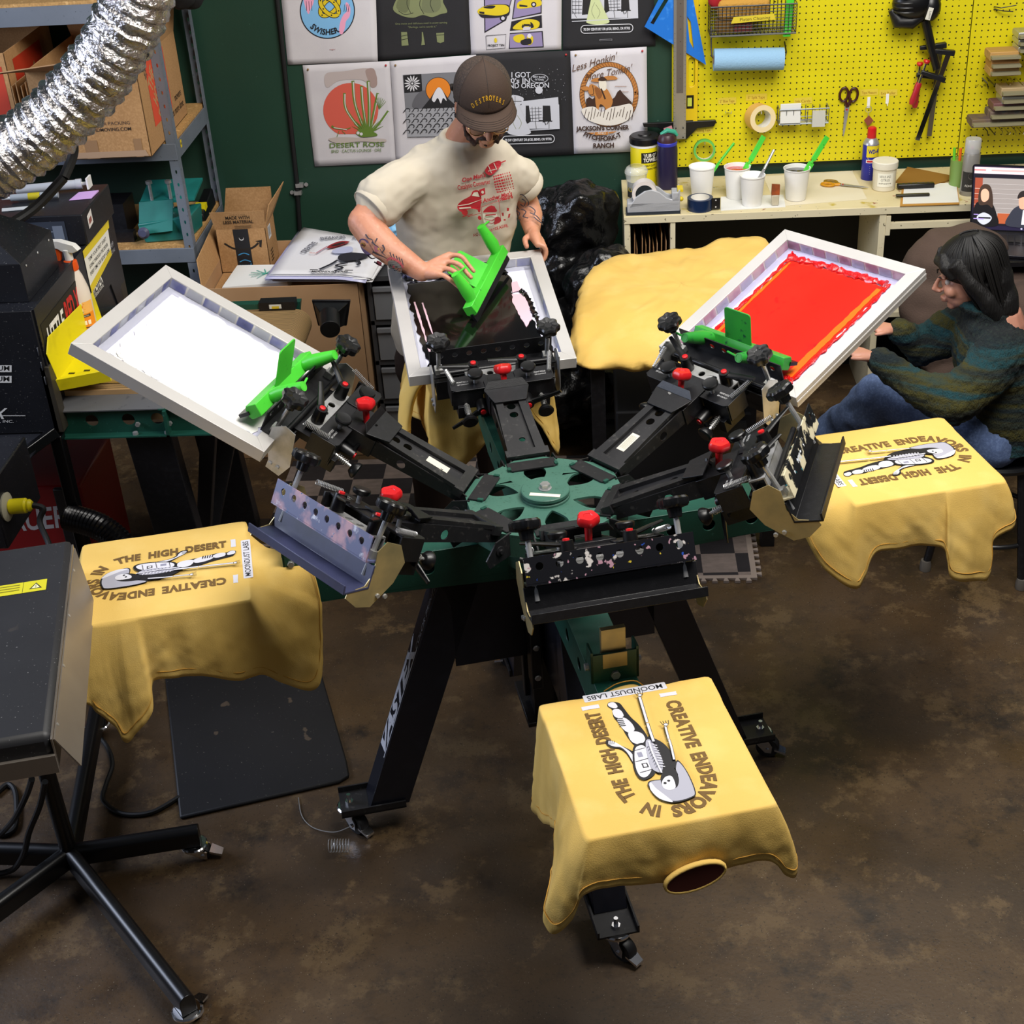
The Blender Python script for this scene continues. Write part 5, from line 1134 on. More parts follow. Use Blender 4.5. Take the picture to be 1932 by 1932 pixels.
def p_ranch(a):
    Dk, Br, Tn = '#3a2318', '#8a5428', '#b8793a'
    for dx, dy in ((0,0),): 
        P = [(1149+51*cos(t), -178+57*sin(t)) for t in [2*pi*i/60 for i in range(62)]]; a.line(P, 9.5, Dk); a.line(P, 7.8, Tn)
        for i in range(0, 60): 
            t = 2*pi*i/60; a.line([(1149+47.4*cos(t-.03), -178+53.4*sin(t-.03)), (1149+54.6*cos(t+.05), -178+60.6*sin(t+.05))], 1.1, Br)
    a.text('Less Honkin\'', 1124, -122, 13, '#5a3a22', w=92, rot=16, shear=.5); a.text('More Tonkin\'', 1150, -142, 13, '#5a3a22', w=94, rot=12, shear=.5)
    for x, y, w in ((1128,152,26),(1150,148,30),(1105,168,14)): a.blob(L(x-w/2,y,x-w/4,y-5,x+w/4,y-6,x+w/2,y,x,y+2),Tn)
    for x0, x1, y in ((1112,1136,156),(1160,1182,162),(1105,1120,172),(1168,1186,172)): a.line(L(x0,y,x1,y),.8,Br)
    a.poly(L(1106,186,1112,182,1118,186,1124,180,1130,187,1150,190,1160,182,1165,172,1170,168,1176,176,1186,186,1192,192,1192,198,1106,200), Dk)
    a.blob(L(1110,172,1112,160,1118,158,1126,162,1134,168,1144,166,1152,178,1156,190,1152,202,1146,212,1140,200,1132,196,1128,210,1124,196,1122,180,1116,180),Tn); a.blob(L(1122,164,1130,166,1136,178,1130,186,1124,176),Br); a.line(L(1118,160,1120,176,1112,178),1.3,Dk,3)
    a.blob(L(1130,152,1136,148,1143,152,1144,166,1138,170,1131,164),'#e0d8c8'); a.blob(L(1128,150,1136,143,1145,150,1136,152),Dk); a.line(L(1134,166,1142,186),3,Dk)
    a.blob(L(1098,205,1120,200,1135,210,1150,202,1170,198,1190,195,1194,212,1180,228,1150,236,1120,230,1104,220),'#ddd6cc')
    for i in range(16): a.line([(1102+6*i,-222-4*sin(i)),(1106+6*i,-205-5*sin(i*2))],1.1,Dk)
    a.text("JACKSON'S CORNER", 1137, -244, 8, Dk, w=100, rot=1.6, bold=.04); a.poly(L(1122,248,1147,247,1147,253,1122,254), Tn); a.text('AND', 1135, -252, 5, '#ddd6cc', w=15); a.poly(L(1107,249,1121,248.5,1121,251,1114,252), Tn); a.poly(L(1148,247.5,1164,246,1156,250,1148,250.5), Tn)
    a.arc('PITCHFORK-T', 1138, -190, 74, 8.5, Dk, mid=-91, inside=True, bold=.04); a.text('RANCH', 1139, -277, 8.5, Dk, w=39, rot=1.6, bold=.04)
poster('white cloth poster of a blue disc with two yellow rings and pink hands', [(527,-40),(708,-46),(713,116),(543,122)], 0, p_rings)
poster('black cloth poster with an olive wrapped bundle and three small jars', [(708,-46),(882,-52),(889,101),(713,114)], 1, p_roll)
poster('white cloth poster of yellow race cars in comic panels', [(883,-50),(1060,-58),(1059,93),(888,103)], 0, p_comic)
poster('black cloth poster of a pale green light cone in a room at the top right', [(1061,-56),(1232,-62),(1237,86),(1062,96)], 1, p_ufo1)
poster('white cloth poster of a green agave before a red sun', [(571,123),(736,115),(748,307),(594,314)], 0, p_rose)
poster('white cloth poster of waves and a snowy peak before an orange sun', [(736,115),(900,103),(912,298),(748,307)], 0, p_wave, .004)
poster('black cloth poster with white lettering and a night room behind the man', [(898,102),(1076,95),(1083,291),(912,300)], 1, p_got, .004)
poster('white cloth poster of a horse rider inside a tan rope ring', [(1076,96),(1220,88),(1222,285),(1083,290)], 0, p_ranch, .006)

# ================================================================ PEGBOARD
PEG = mat('yellow_pegboard_paint', '#d9cc06', .5, layers=((3, .3, .8, '#cfc104'),))
nt = PEG.node_tree; N_ = nt.nodes; b_ = N_['Principled BSDF']; tc = N_.new('ShaderNodeTexCoord'); sp = N_.new('ShaderNodeSeparateXYZ'); nt.links.new(tc.outputs['Object'], sp.inputs[0])
def mnode(op, a_, b2=None):
    m_ = N_.new('ShaderNodeMath'); m_.operation = op
    for i, v in enumerate((a_, b2)):
        if v is None: continue
        if isinstance(v, (int, float)): m_.inputs[i].default_value = v
        else: nt.links.new(v, m_.inputs[i])
    return m_.outputs[0]
def cellc(o, off): return mnode('SUBTRACT', mnode('FRACT', mnode('DIVIDE', mnode('ADD', o, off), .0254)), .5)
cx_, cz_ = cellc(sp.outputs[0], 5.0126), cellc(sp.outputs[2], 5.004)
d_ = mnode('SQRT', mnode('ADD', mnode('POWER', cx_, 2.), mnode('POWER', cz_, 2.)))
hole = mnode('LESS_THAN', d_, .125); mx = N_.new('ShaderNodeMix'); mx.data_type = 'RGBA'; nt.links.new(hole, mx.inputs[0])
src = b_.inputs['Base Color'].links[0].from_socket; nt.links.new(src, mx.inputs[6]); mx.inputs[7].default_value = hx('#14120a'); nt.links.new(mx.outputs[2], b_.inputs['Base Color'])
for nm, x0, x1, lab in (('pegboard', .478, 1.684, 'yellow pegboard with the blue towel roll and clamps'), ('pegboard', 1.688, 2.9, 'yellow pegboard right of the seam holding squeegees')):
    g = G(); g.box(x0, x1, 2.872, 2.879, .945, 2.16); g.box(x0+.02, x1-.02, 2.879, 2.899, 1.0, 1.02); tag(g.obj(nm, PEG), lab, 'pegboard')
PY = 2.872
def note(label, txt, x, y, w, col='#d9c23a'):
    t = thing('tape_label', label, 'label', px(x, y, 1, PY)); a = pix(1, PY, lift=.0004)
    a.poly([(x-w/2, -y-6), (x+w/2, -y-4), (x+w/2, -y+8), (x-w/2, -y+6)], col); a.text(txt, x, -y-2, 5, '#8a5512', w=w*.8, rot=2); a.obj('handwritten_tape', t)
note('orange tape label reading two inch tape above a bare hook', '2" Blue Tape', 1372, 191, 34); note('orange tape label above the cream tape roll', '5" Split Tape', 1427, 184, 40)
note('orange tape label above the small wire card basket', 'Ink Cards', 1515, 191, 34); note('orange tape label below the black T-square head', 'Masking Tape', 1326, 246, 36); note('orange tape label right of the hanging scissors', 'Tape Measure', 1640, 175, 34); note('rightmost orange tape label by the hanging key ring', 'Exit Roller', 1676, 176, 34)
t = thing('tape_label', 'dark handwriting on the pegboard below the wooden squeegees', 'label', px(1852, 162, 1, PY)); a = pix(1, PY, lift=.0004); a.text('16" x 18.5', 1852, -163, 4, '#4a420a', w=24, rot=2); a.obj('handwriting', t)
# hanging tools
def pw(*q): return [(p.x, p.z) for p in (px(x, y, 1, 2.85) for x, y in q)]
g = G(); g.prism(pw((1216,50),(1332,122),(1308,0),(1296,-50),(1278,-70)), (0,2.85,0), (1,0,0), (0,0,1), .004, holes=[pw((1227,43),(1233,46),(1268,-12),(1262,-16)), pw((1301,78),(1309,93),(1303,40),(1296,30))])
o = g.obj('speed_square', mat('blue_enamel', '#1f6fc9', .35, layers=((30,.6,.7,'#3a86da'),)))
tag(o, 'bright blue triangular square hanging behind the T-square', 'square')
ts = thing('t_square', 'long aluminium T-square with black crosshead hanging on the pegboard', 't-square', (.508, 2.85, 1.08))
g = G(); g.box(.483,.535,2.840,2.843,1.076,2.0); g.obj('blade', mat('satin_aluminium', '#b4b4b2', .35, .8), ts)
a = Art((.509, 2.8398, 1.1), (1,0,0), (0,0,1)); a.poly(rect(-.014,.17,.014,.9), '#5a5148')
for i in range(14): a.line([(0,.18+.05*i),(.004,.18+.05*i)], .002, '#2a2622')
for i in range(24): a.line([(-.024,-.0+.018*i),(-.019,.0+.018*i)], .001, '#555555'); a.line([(.019,-.0+.018*i),(.024,.0+.018*i)], .001, '#555555')
for x in (-.016,.014): a.disc(x,.025,.003,'#222222'); a.disc(x,-.015,.003,'#222222')
a.obj('ruler_marks', ts)
g = G(); g.prism([(-.155,.065),(-.15,.05),(-.09,.045),(-.03,.0),(.03,-.01),(.075,.035),(.145,.04),(.155,.06),(.15,.066)], (.509,2.868,1.08), (1,0,0), (0,0,1), .016); g.obj('crosshead', BLACKP, ts, bevel=.002)
lv = thing('spirit_level', 'yellow spirit level hanging behind the blue square and T-square', 'level', (.55, 2.86, 1.13)); YL = mat('yellow_level_plastic', '#d6b616', .35)
g = G(); g.prism(rect(.528,1.13,.585,2.0), (0,2.871,0), (1,0,0), (0,0,1), .016, holes=[rrect(.545,1.29,.572,1.41,.012)]); g.obj('body', YL, lv, bevel=.002)
g = G(); g.box(.538,.568,2.853,2.856,1.20,1.255); g.box(.528,.566,2.853,2.856,1.13,1.15); g.obj('black_trim', BLACKP, lv); g = G(); g.box(.542,.560,2.851,2.854,1.21,1.245); g.obj('vial', mat('vial_green', '#b9c24a', .1), lv)
# wire basket with sponges
def wirebasket(t, c, r=.0016, n=(14,6), m=WIRE, name='wire_basket'):
    g = G(); x0, x1, y0, y1, z0, z1 = c
    for i in range(n[0]+1):
        x = x0+(x1-x0)*i/n[0]; g.tube([(x,y0,z1),(x,y0+.01,z0),(x,y1,z0),(x,y1,z1)], r, 5)
    for j in range(n[1]+1):
        z = z0+(z1-z0)*j/n[1]; g.tube([(x0,y1,z),(x0,y0+.01*(1-j/n[1]),z),(x1,y0+.01*(1-j/n[1]),z),(x1,y1,z)], r*(2 if j in (0,n[1]) else 1), 5)
    for k in range(5): y = y0+(y1-y0)*k/4; g.tube([(x0,y,z0),(x1,y,z0)], r, 5)
    return g.obj(name, m, t)
wb = thing('wire_basket', 'dark wire basket full of sponges hanging high on the yellow pegboard', 'basket', (.8, 2.81, 1.51)); wirebasket(wb, (.625,.965,2.74,2.866,1.515,1.63), .0016, (22,9))
a = Art((.80, 2.7365, 1.585), (1,0,0), (0,0,1)); a.poly([(-.095,-.02),(.08,-.012),(.075,.012),(-.085,.005)], '#cbb72a'); a.text('Platen Cleaning', 0, -.010, .012, '#3a3212', w=.12, rot=2); a.obj('tape_label', wb)
SPG = mat('tan_sponge', '#b98a3a', .95, bump=(90, .6))
g = G(); g.box(.655,.86,2.755,2.85,1.575,1.65); tag(g.obj('sponge', SPG, bevel=.015), 'big tan sponge on top in the wire basket', 'sponge')
g = G(); g.box(.65,.78,2.76,2.84,1.52,1.570); tag(g.obj('sponge', mat('dark_sponge', '#7d5a22', .95), bevel=.01), 'darker sponge low in the wire basket', 'sponge')
g = G(); g.sph((.645,2.79,1.66), .03, (1,1,1.6)); tag(g.obj('red_cloth', mat('red_cloth', '#a3141e', .9)), 'red cloth at the left end of the wire basket', 'cloth')
g = G(); g.box(.72,.79,2.748,2.757,1.53,1.575); tag(g.obj('scraper', mat('dark_red_scraper', '#4d1414', .5)), 'dark red scraper behind the basket wires', 'scraper')
g = G(); g.prism([(.915,1.50),(.945,1.50),(.955,1.66),(.925,1.66)], (0,2.76,0), (1,0,0), (0,0,1), .006); tag(g.obj('ink_spatula', GREENP, bevel=.001), 'lime green spatula standing in the wire basket', 'spatula')
# towel roll
tr = thing('paper_towel_roll', 'blue paper towel roll on a bent wire holder', 'towel roll', (.78, 2.78, 1.41)); g = G(); R0_ = .044
g.cyl((.643,2.785,1.414), (.925,2.785,1.406), R0_, n=32); g.obj('roll', mat('blue_paper_towel', '#8db4d2', .9, bump=(160,.25)), tr)
g = G(); g.cyl((.6425,2.785,1.414), (.6415,2.785,1.414), .018, n=16); g.obj('core', CARD, tr)
g = G(); g.tube([(.637,2.86,1.53),(.635,2.83,1.47),(.636,2.80,1.425),(.646,2.785,1.414),(.93,2.785,1.406),(.936,2.79,1.43),(.936,2.86,1.455)], .003, 6); g.obj('wire_holder', WIRE, tr)
# tape rolls on hooks
def taperoll(label, x, y, ro, ri, wd, outer, side, yw=0):
    c = px(x, y, 1, 2.83); t = thing('tape_roll', label, 'tape roll', c); d = Vector((sin(yw), cos(yw), -.12)).normalized()
    g = G(); g.lathe([(ro,-wd/2),(ro,wd/2)], c, d, 36, cap=False); g.obj('outer_face', outer, t, sharp=180)
    g = G(); g.lathe([(ri,-wd/2),(ro,-wd/2)], c, d, 36, cap=False); g.lathe([(ri,wd/2),(ro,wd/2)], c, d, 36, cap=False); g.obj('side', side, t)
    g = G(); g.lathe([(ri,-wd/2),(ri,wd/2)], c, d, 36, cap=False); g.obj('core', WHITEP, t, sharp=180)
    g = G(); g.tube([c + Vector((0,.05,ri-.006)), c + Vector((0,-wd/2-.01,ri-.006)), c + Vector((0,-wd/2-.012,ri+.004))], .0022, 6); g.obj('hook', CHROME, t)
taperoll('wide cream masking tape roll hanging on the pegboard', 1434, 222, .056, .035, .07, mat('tan_tape', '#d9a85a', .5), mat('cream_tape', '#e3cfa0', .6), -.25)
taperoll('thin green masking tape roll hanging low on the pegboard', 1329, 283, .046, .037, .024, mat('green_tape', '#4fae4a', .5), mat('green_tape_side', '#63ba55', .5))
# small card basket
wb = thing('card_basket', 'small grey wire basket with white cards low on the pegboard', 'basket', px(1520, 220, 1, 2.84)); p = px(1470, 236, 1, 2.80); q = px(1563, 232, 1, 2.80); wirebasket(wb, (p.x,q.x,2.80,2.868,p.z,p.z+.062), .0016, (7,2), mat('grey_wire', '#6d7276', .4, .6))
g = G(); g.box(p.x+.004,p.x+.088,2.803,2.812,p.z+.004,p.z+.085); tag(g.obj('card_stack', mat('white_paper', '#dcdcd8', .8), bevel=.001), 'stack of white cards in the left of the card basket', 'cards')
g = G(); g.box(p.x+.135,p.x+.188,2.792,2.800,p.z-.012,p.z+.055); tag(g.obj('plastic_sleeve', mat('cloudy_plastic', '#d0cfc8', .3, alpha=.8)), 'cloudy plastic sleeve hung over the right of the card basket', 'sleeve')
# scissors
def scissors(label, M, hm, hm2, k=1.):
    t = thing('scissors', label, 'scissors', M.translation); 
    for s in (-1, 1):
        g = G(M); g.prism([(0,.03*k),(s*.010*k,.02*k),(s*.004*k,-.09*k),(s*.0005,-.115*k),(-s*.004*k,-.02*k)] if s > 0 else [(0,.03*k),(-s*.004*k,-.02*k),(s*.0005,-.115*k),(s*.004*k,-.09*k),(s*.010*k,.02*k)], (0,0,.001*s), (1,0,0), (0,1,0), .0015); g.obj('blade', STEEL, t)
        g = G(M); P = [(s*(.020+.017*cos(th))*k, (.062+.028*sin(th))*k, 0) for th in [2*pi*i/20 for i in range(21)]]; g.tube(P + [P[1]], .0052*k, 8); g.tube([(s*.012*k,.038*k,0),(0,.012*k,0)], .007*k, 8); g.obj('handle', hm if s < 0 else hm2, t)
    g = G(M); g.lathe([(.004*k,-.003),(.004*k,.003)], (0,.0,0), n=10); g.obj('pivot', REDP, t)
MX = Matrix.Translation((1.206, 2.862, 1.165)) @ Matrix.Rotation(radians(90), 4, 'X') @ Matrix.Rotation(radians(-4), 4, 'Z')
scissors('dark red handled scissors hanging on the pegboard', MX, mat('maroon_plastic', '#3a1210', .35), mat('maroon_plastic', '#3a1210', .35))
# hooks and keys
t = thing('key_ring', 'key ring with a red photo tag hanging from a white hook', 'key ring', px(1640, 205, 1, 2.86)); c = px(1639, 200, 1, 2.862); g = G(); g.box(c.x-.006,c.x+.006,2.868,2.872,c.z-.01,c.z+.035); g.obj('hook', WHITEP, t)
g = G(); P = [c + Vector((.013*cos(th), -.004, -.012+.013*sin(th))) for th in [2*pi*i/16 for i in range(18)]]; g.tube(P, .0012, 5); g.tube([c+Vector((0,-.004,-.025)), c+Vector((.0,-.004,-.06))], .0012, 5); g.obj('ring', STEEL, t)
c2 = px(1638, 228, 1, 2.855); g = G(); g.prism([(-.018,.004),(.002,.024),(.022,.0),(.0,-.022)], c2, (1,0,0), (0,0,1), .003); g.obj('photo_tag', mat('tag_maroon', '#8a4a3a', .3), t)
g = G(); c = px(1674, 190, 1, 2.868); g.box(c.x-.006,c.x+.006,2.868,2.872,c.z-.012,c.z+.028); g.tube([c+Vector((0,0,-.01)), c+Vector((0,-.012,-.018)), c+Vector((0,-.012,-.008))], .0016, 6); tag(g.obj('white_hook', WHITEP), 'empty white hook right of the key ring', 'hook')
g = G(); c = px(1373, 212, 1, 2.868); g.tube([c, c+Vector((-.01,-.02,.004)), c+Vector((-.012,-.022,.012))], .002, 6); g.tube([c, c+Vector((.012,-.02,.0)), c+Vector((.014,-.022,.010))], .002, 6); tag(g.obj('wire_hook', CHROME), 'empty chrome double hook below the two inch tape label', 'hook')
g = G(); c = px(1885, 12, 1, 2.868); g.tube([c+Vector((-.02,0,0)), c+Vector((.0,-.03,.0)), c+Vector((.06,-.03,.008))], .002, 6); g.tube([c+Vector((-.02,0,-.01)), c+Vector((.01,-.03,-.012)), c+Vector((.05,-.03,-.016))], .002, 6); tag(g.obj('wire_hook', WIRE), 'empty dark wire hook high on the right pegboard', 'hook')
# bar clamps and heat gun
hg = thing('heat_gun', 'black hand tool hanging nose down at the top of the pegboard', 'heat gun', (1.44, 2.80, 1.56))
g = G(); g.sph((1.43,2.80,1.60), .075, (1.1,.7,.9), 20); g.obj('motor_housing', BLACKP, hg); g = G(); g.tube([(1.345,2.80,1.575),(1.375,2.80,1.53),(1.43,2.80,1.525),(1.47,2.80,1.55)], [.012,.03,.03,.022], 12); g.obj('guard', BLACKM, hg)
g = G(); g.sph((1.50,2.79,1.58), .045, (.9,.8,1.2), 14); g.obj('side_grip', BLACKP, hg)
for i in range(4): g = G(); P = [(1.405+.052*cos(th), 2.80+.05*sin(th), 1.625-.018*i) for th in [2*pi*j/20 for j in range(22)]]; g.tube(P, .004, 6); g.obj('rib', BLACKM, hg)
a = Art((1.487, 2.748, 1.565), (.97,0,-.25), (.25,0,.97)); a.poly(rect(-.010,-.024,.010,.024), '#d2cfc2'); a.text('Lobox', 0, -.006, .008, '#2b2b2b', w=.03, rot=-80); a.obj('name_label', hg)
g = G(); g.tube([(1.485,2.80,1.53),(1.515,2.80,1.43),(1.548,2.80,1.335)], [.018,.018,.016], 10); g.obj('long_shaft', BLACKP, hg)
def clamp(label, p0, p1, j1, hdl, mb):
    t = thing('bar_clamp', label, 'clamp', p0); p0, p1 = Vector(p0), Vector(p1); d = (p1-p0).normalized(); s = d.cross(Vector((0,1,0)))
    g = G(); g.beam(p0, p1, .019, .007, (0,1,0)); g.obj('bar', mb, t)
    g = G(); g.beam(p0 + s*.02 + Vector((0,-.004,0)), p0 - s*.085 + d*.012 + Vector((0,-.004,0)), .022, .03, (0,1,0), w1=.016, h1=.016); g.obj('fixed_jaw', BLACKM, t, bevel=.003)
    q = p0 + d*j1; g = G(); g.beam(q + s*.02 + Vector((0,-.004,0)), q - s*.085 - d*.01 + Vector((0,-.004,0)), .022, .035, (0,1,0), w1=.016, h1=.02); g.obj('sliding_jaw', BLACKM, t, bevel=.003)
    e = q - s*.075; g = G(); g.cyl(e - d*.05, e + d*.04, .005, n=10); g.obj('screw', CHROME, t); g = G(); g.lathe([(.012,0),(.014,.01),(.012,.04),(.014,.075),(.010,.09)], e + d*.035, d, 14); g.obj('handle', mat('red_clamp_handle', '#a8202c', .35), t); g = G(); g.lathe([(.012,0),(.014,.006),(.010,.014)], e - d*.06, d, 12); g.obj('swivel_pad', REDP, t)
clamp('chrome bar clamp hanging aslant in front on the pegboard', (1.592,2.80,1.40), (1.495,2.80,1.042), .11, 0, CHROME)
clamp('dark bar clamp hanging straight behind the chrome one', (1.565,2.84,1.42), (1.552,2.84,1.045), .13, 0, mat('dull_steel_bar', '#7d7462', .4, .8))
# squeegees on hooks
WD = mat('squeegee_wood', '#b78d50', .6, layers=((4,.4,.7,'#a57c42',3,(1,8,8)),)); AL2 = mat('worn_aluminium', '#b9b9b7', .35, .8); INKY = mat('inky_wood', '#5d4d46', .7, layers=((22,.45,.6,'#7e6a5c',5),(12,.55,.65,'#4b5a62',4))); MAR = mat('maroon_squeegee', '#6a4444', .6, layers=((18,.5,.6,'#54474a',4),))
k = 0
for lab, x, y, ln, hh, mm in (('top aluminium squeegee of the upper rack', 1915, 62, .30, .026, AL2), ('second aluminium squeegee of the upper rack', 1915, 75, .30, .022, AL2), ('third aluminium squeegee of the upper rack', 1915, 88, .28, .022, AL2),
    ('pale wooden squeegee, uppermost of the wooden rack', 1862, 101, .115, .034, WD), ('brown wooden squeegee, middle of the wooden rack', 1864, 117, .112, .034, mat('tan_wood', '#a8763c', .6)), ('tan wooden squeegee, lowest of the wooden rack', 1862, 131, .115, .032, WD),
    ('beige squeegee, topmost of the lower rack', 1883, 168, .26, .034, mat('beige_wood', '#a8916a', .7)), ('silver squeegee, second in the lower rack', 1884, 183, .26, .030, AL2), ('maroon squeegee, third in the lower rack', 1868, 196, .28, .032, MAR), ('inky grey squeegee, fourth in the lower rack', 1862, 212, .30, .034, INKY), ('inky brown squeegee, lowest and longest in the lower rack', 1828, 227, .36, .034, mat('inky_brown_wood', '#6d5a44', .7, layers=((22,.45,.6,'#5a4a4a',5),)))):
    c = px(x, y, 1, 2.77); t = thing('wood_squeegee' if mm is not AL2 else 'metal_squeegee', lab, 'squeegee', c); dx = 0
    g = G(); g.prism([(-.055,-hh/2),(.03,-hh/2),(.045,-hh/4),(.045,hh/4),(.03,hh/2),(-.055,hh/2)], c, (0,1,0), (0,0,1), ln); g.obj('holder', mm, t, bevel=.003)
    g = G(); g.box(c.x+.001, c.x+ln-.001, c.y-.085, c.y-.05, c.z-.005, c.z+.005); g.obj('blade', mat('squeegee_rubber', '#8a8468', .5), t)
for lab, y in (('wire hooks under the wooden squeegee rack', 146), ('wire hooks under the lower squeegee rack', 236)):
    t = thing('peg_hook_set', lab, 'hook', px(1870, y, 1, 2.8))
    for x in (1862, 1890, 1915): c = px(x, y, 1, 2.868); g = G(); g.tube([c, c+Vector((0,-.13,.0)), c+Vector((0,-.14,.012))], .0025, 6); g.tube([c+Vector((-.02,.0,.0)), c+Vector((0,-.02,-.02)), c+Vector((.01,0,-.045))], .002, 6); g.obj('hook', CHROME if x > 1880 else WIRE, t)

# ================================================================ WORKBENCH
BZ = .90; CREAM = mat('cream_bench_paint', '#d8ceb0', .6, layers=((4, .3, .8, '#cfc4a2'), (60, .68, .72, '#6e6650', 2))); 
BTOP = mat('ink_stained_bench_top', '#d8cba4', .6, layers=((5, .35, .7, '#cbbb8c'), (11, .62, .7, '#b7a13a', 8), (28, .68, .72, '#8a4a3a', 6), (34, .70, .73, '#4a6a8a', 5), (60, .70, .74, '#4b452f', 4)))
wk = thing('workbench', 'cream painted workbench with an ink stained top under the pegboard', 'workbench', (1.3, 2.63, 0))
g = G(); g.box(.26, 2.5, 2.40, 2.868, BZ-.028, BZ); g.obj('top', BTOP, wk, bevel=.002)
g = G(); g.box(.26,2.5,2.398,2.404,BZ-.03,BZ-.002); g.obj('front_edge', CREAM, wk)
for x, w_ in ((.262,.020),(.448,.020),(1.286,.026),(1.9,.02)): g = G(); g.box(x, x+w_, 2.402, 2.868, 0, BZ-.029); g.obj('upright_panel', CREAM, wk, bevel=.001)
g = G(); g.box(.28,2.5,2.84,2.868,.0,BZ-.03); g.obj('back_panel', mat('dark_bench_back', '#0c0b0a', .8), wk)
g = G(); g.box(.28,2.5,2.402,2.84,.42,.44); g.obj('lower_shelf', CREAM, wk)
g = G(); g.box(1.312,1.90,2.40,2.42,.805,.83); g.box(1.312,1.33,2.398,2.42,.78,.86); g.obj('drawer_runner', CREAM, wk)
g = G(); g.box(.28,.286,2.41,2.84,.35,BZ-.03); g.obj('side_liner', CREAM, wk)
rnd = random.Random(2)
for i in range(9):
    g = G(); x = .295+.016*i + rnd.uniform(-.004,.004); h_ = rnd.uniform(.30,.37); g.hexa([(x,2.44,.441),(x+.003,2.44,.441),(x+.006,2.75,.441),(x+.003,2.75,.441)], [(x+.004,2.43,.441+h_),(x+.007,2.43,.441+h_),(x+.008,2.75,.441+h_*.95),(x+.005,2.75,.441+h_*.95)])
    tag(g.obj('cardboard_divider', CARD if i % 2 else CARDL), 'cardboard sheet standing in the narrow bench cubby', 'cardboard', 'cardboard sheets in the bench cubby')
# things on the bench
def at_b(x, y): return px(x, y, 2, BZ)
def art_cyl(c, r, x0=0): return cyl_art(c, r, radians(-90)+x0)
c = Vector((.36, 2.81, BZ)); t = thing('wipes_tub', 'yellow tub of wipes with a black lid behind the dark bottle', 'tub', c)
g = G(); g.lathe([(.058,0),(.060,.005),(.060,.165),(.058,.17)], c, n=32); g.obj('tub_body', mat('yellow_label_plastic', '#dccb12', .4), t)
g = G(); g.lathe([(.0605,.168),(.0605,.180)], c, n=32); g.obj('rim', WHITEP, t); g = G(); g.lathe([(.062,.178),(.065,.182),(.065,.203),(.058,.210),(.030,.211),(.026,.216),(.0,.217)], c, n=32); g.obj('lid', BLACKP, t)
a = art_cyl(c, .060); band(a, -.016,.08,.105,.150,'#15130d'); a.text('TUB O\'', .022, .130, .014, '#ece7d8', w=.056, bold=.04); a.text('TOWELS', .026, .111, .015, '#ece7d8', w=.066, bold=.04); a.text('HEAVY DUTY', .022, .090, .008, '#2b260d', w=.05, bold=.02); a.text('CLEANING WIPES', .026, .077, .007, '#2b260d', w=.06, bold=.02)
for i in range(4): a.line([(.0,.062-.006*i),(.05,.062-.006*i)], .002, '#4a4516')
a.obj('label', t)
c = Vector((.452, 2.745, BZ)); t = thing('insulated_bottle', 'dark purple insulated bottle with a blue band and pink top', 'bottle', c)
g = G(); g.lathe([(.040,0),(.0435,.004),(.0435,.165),(.040,.185)], c, n=32); g.obj('bottle_body', mat('dark_purple_enamel', '#1c1638', .35), t); g = G(); g.lathe([(.0405,.184),(.0415,.187),(.0415,.196),(.040,.198)], c, n=32); g.obj('band', mat('blue_band', '#2c36b0', .4), t)
g = G(); g.lathe([(.039,.197),(.039,.212),(.030,.228),(.012,.236),(0,.237)], c, n=28); g.obj('cap', mat('plum_plastic', '#3a2029', .4), t); g = G(); g.tube([c+Vector((-.025,0,.228)), c+Vector((0,-.005,.245)), c+Vector((.030,0,.236)), c+Vector((.042,0,.220))], [.008,.011,.010,.006], 10); g.obj('spout_cover', mat('teal_plastic', '#3aa083', .4), t); g = G(); g.tube([c+Vector((-.012,.01,.240)), c+Vector((.022,.01,.249))], [.010,.012], 10); g.obj('loop', mat('dusty_pink_plastic', '#a86f74', .4), t)
c = Vector((.318, 2.60, BZ)); t = thing('plastic_cup', 'empty clear plastic cup with a dark print left of the tape dispenser', 'cup', c); CLR = mat('clear_plastic', '#eef0ea', .08, alpha=.22)
g = G(); g.lathe([(.033,0),(.043,.10),(.046,.115),(.048,.118),(.046,.121)], c, n=28, cap=False); g.obj('cup_wall', CLR, t, sharp=60, solid=.001); g = G(); g.lathe([(.047,.118),(.048,.126),(.040,.140),(.028,.146)], c, n=28, cap=False); g.obj('dome_lid', CLR, t, sharp=60, solid=.001)
a = art_cyl(c, .038, -.5); band(a, -.03,.03,.02,.085,'#1d1b16'); a.text('OK', 0, .045, .02, '#c9b22a', bold=.03); a.obj('label', t)
t = thing('tape_dispenser', 'grey desktop tape dispenser with a clear tape roll', 'tape dispenser', (.375, 2.45, BZ)); GR = mat('light_grey_plastic', '#a9abb0', .4)
g = G(); pr = [(.275,.012),(.283,.035),(.31,.075),(.345,.098),(.375,.103),(.405,.092),(.435,.066),(.455,.060),(.475,.072),(.481,.098),(.488,.098),(.487,.012)]
for y in (2.415, 2.478): g.prism(pr, (0,y+.008,BZ), (1,0,0), (0,0,1), .008)
g.box(.275,.487,2.415,2.478,BZ+.010,BZ+.05); g.box(.455,.487,2.415,2.478,BZ+.05,BZ+.088); g.obj('dispenser_body', GR, t, bevel=.003)
g = G(); g.box(.270,.489,2.411,2.482,BZ,BZ+.012); g.obj('base_pad', mat('dark_base', '#1c2430', .6), t)
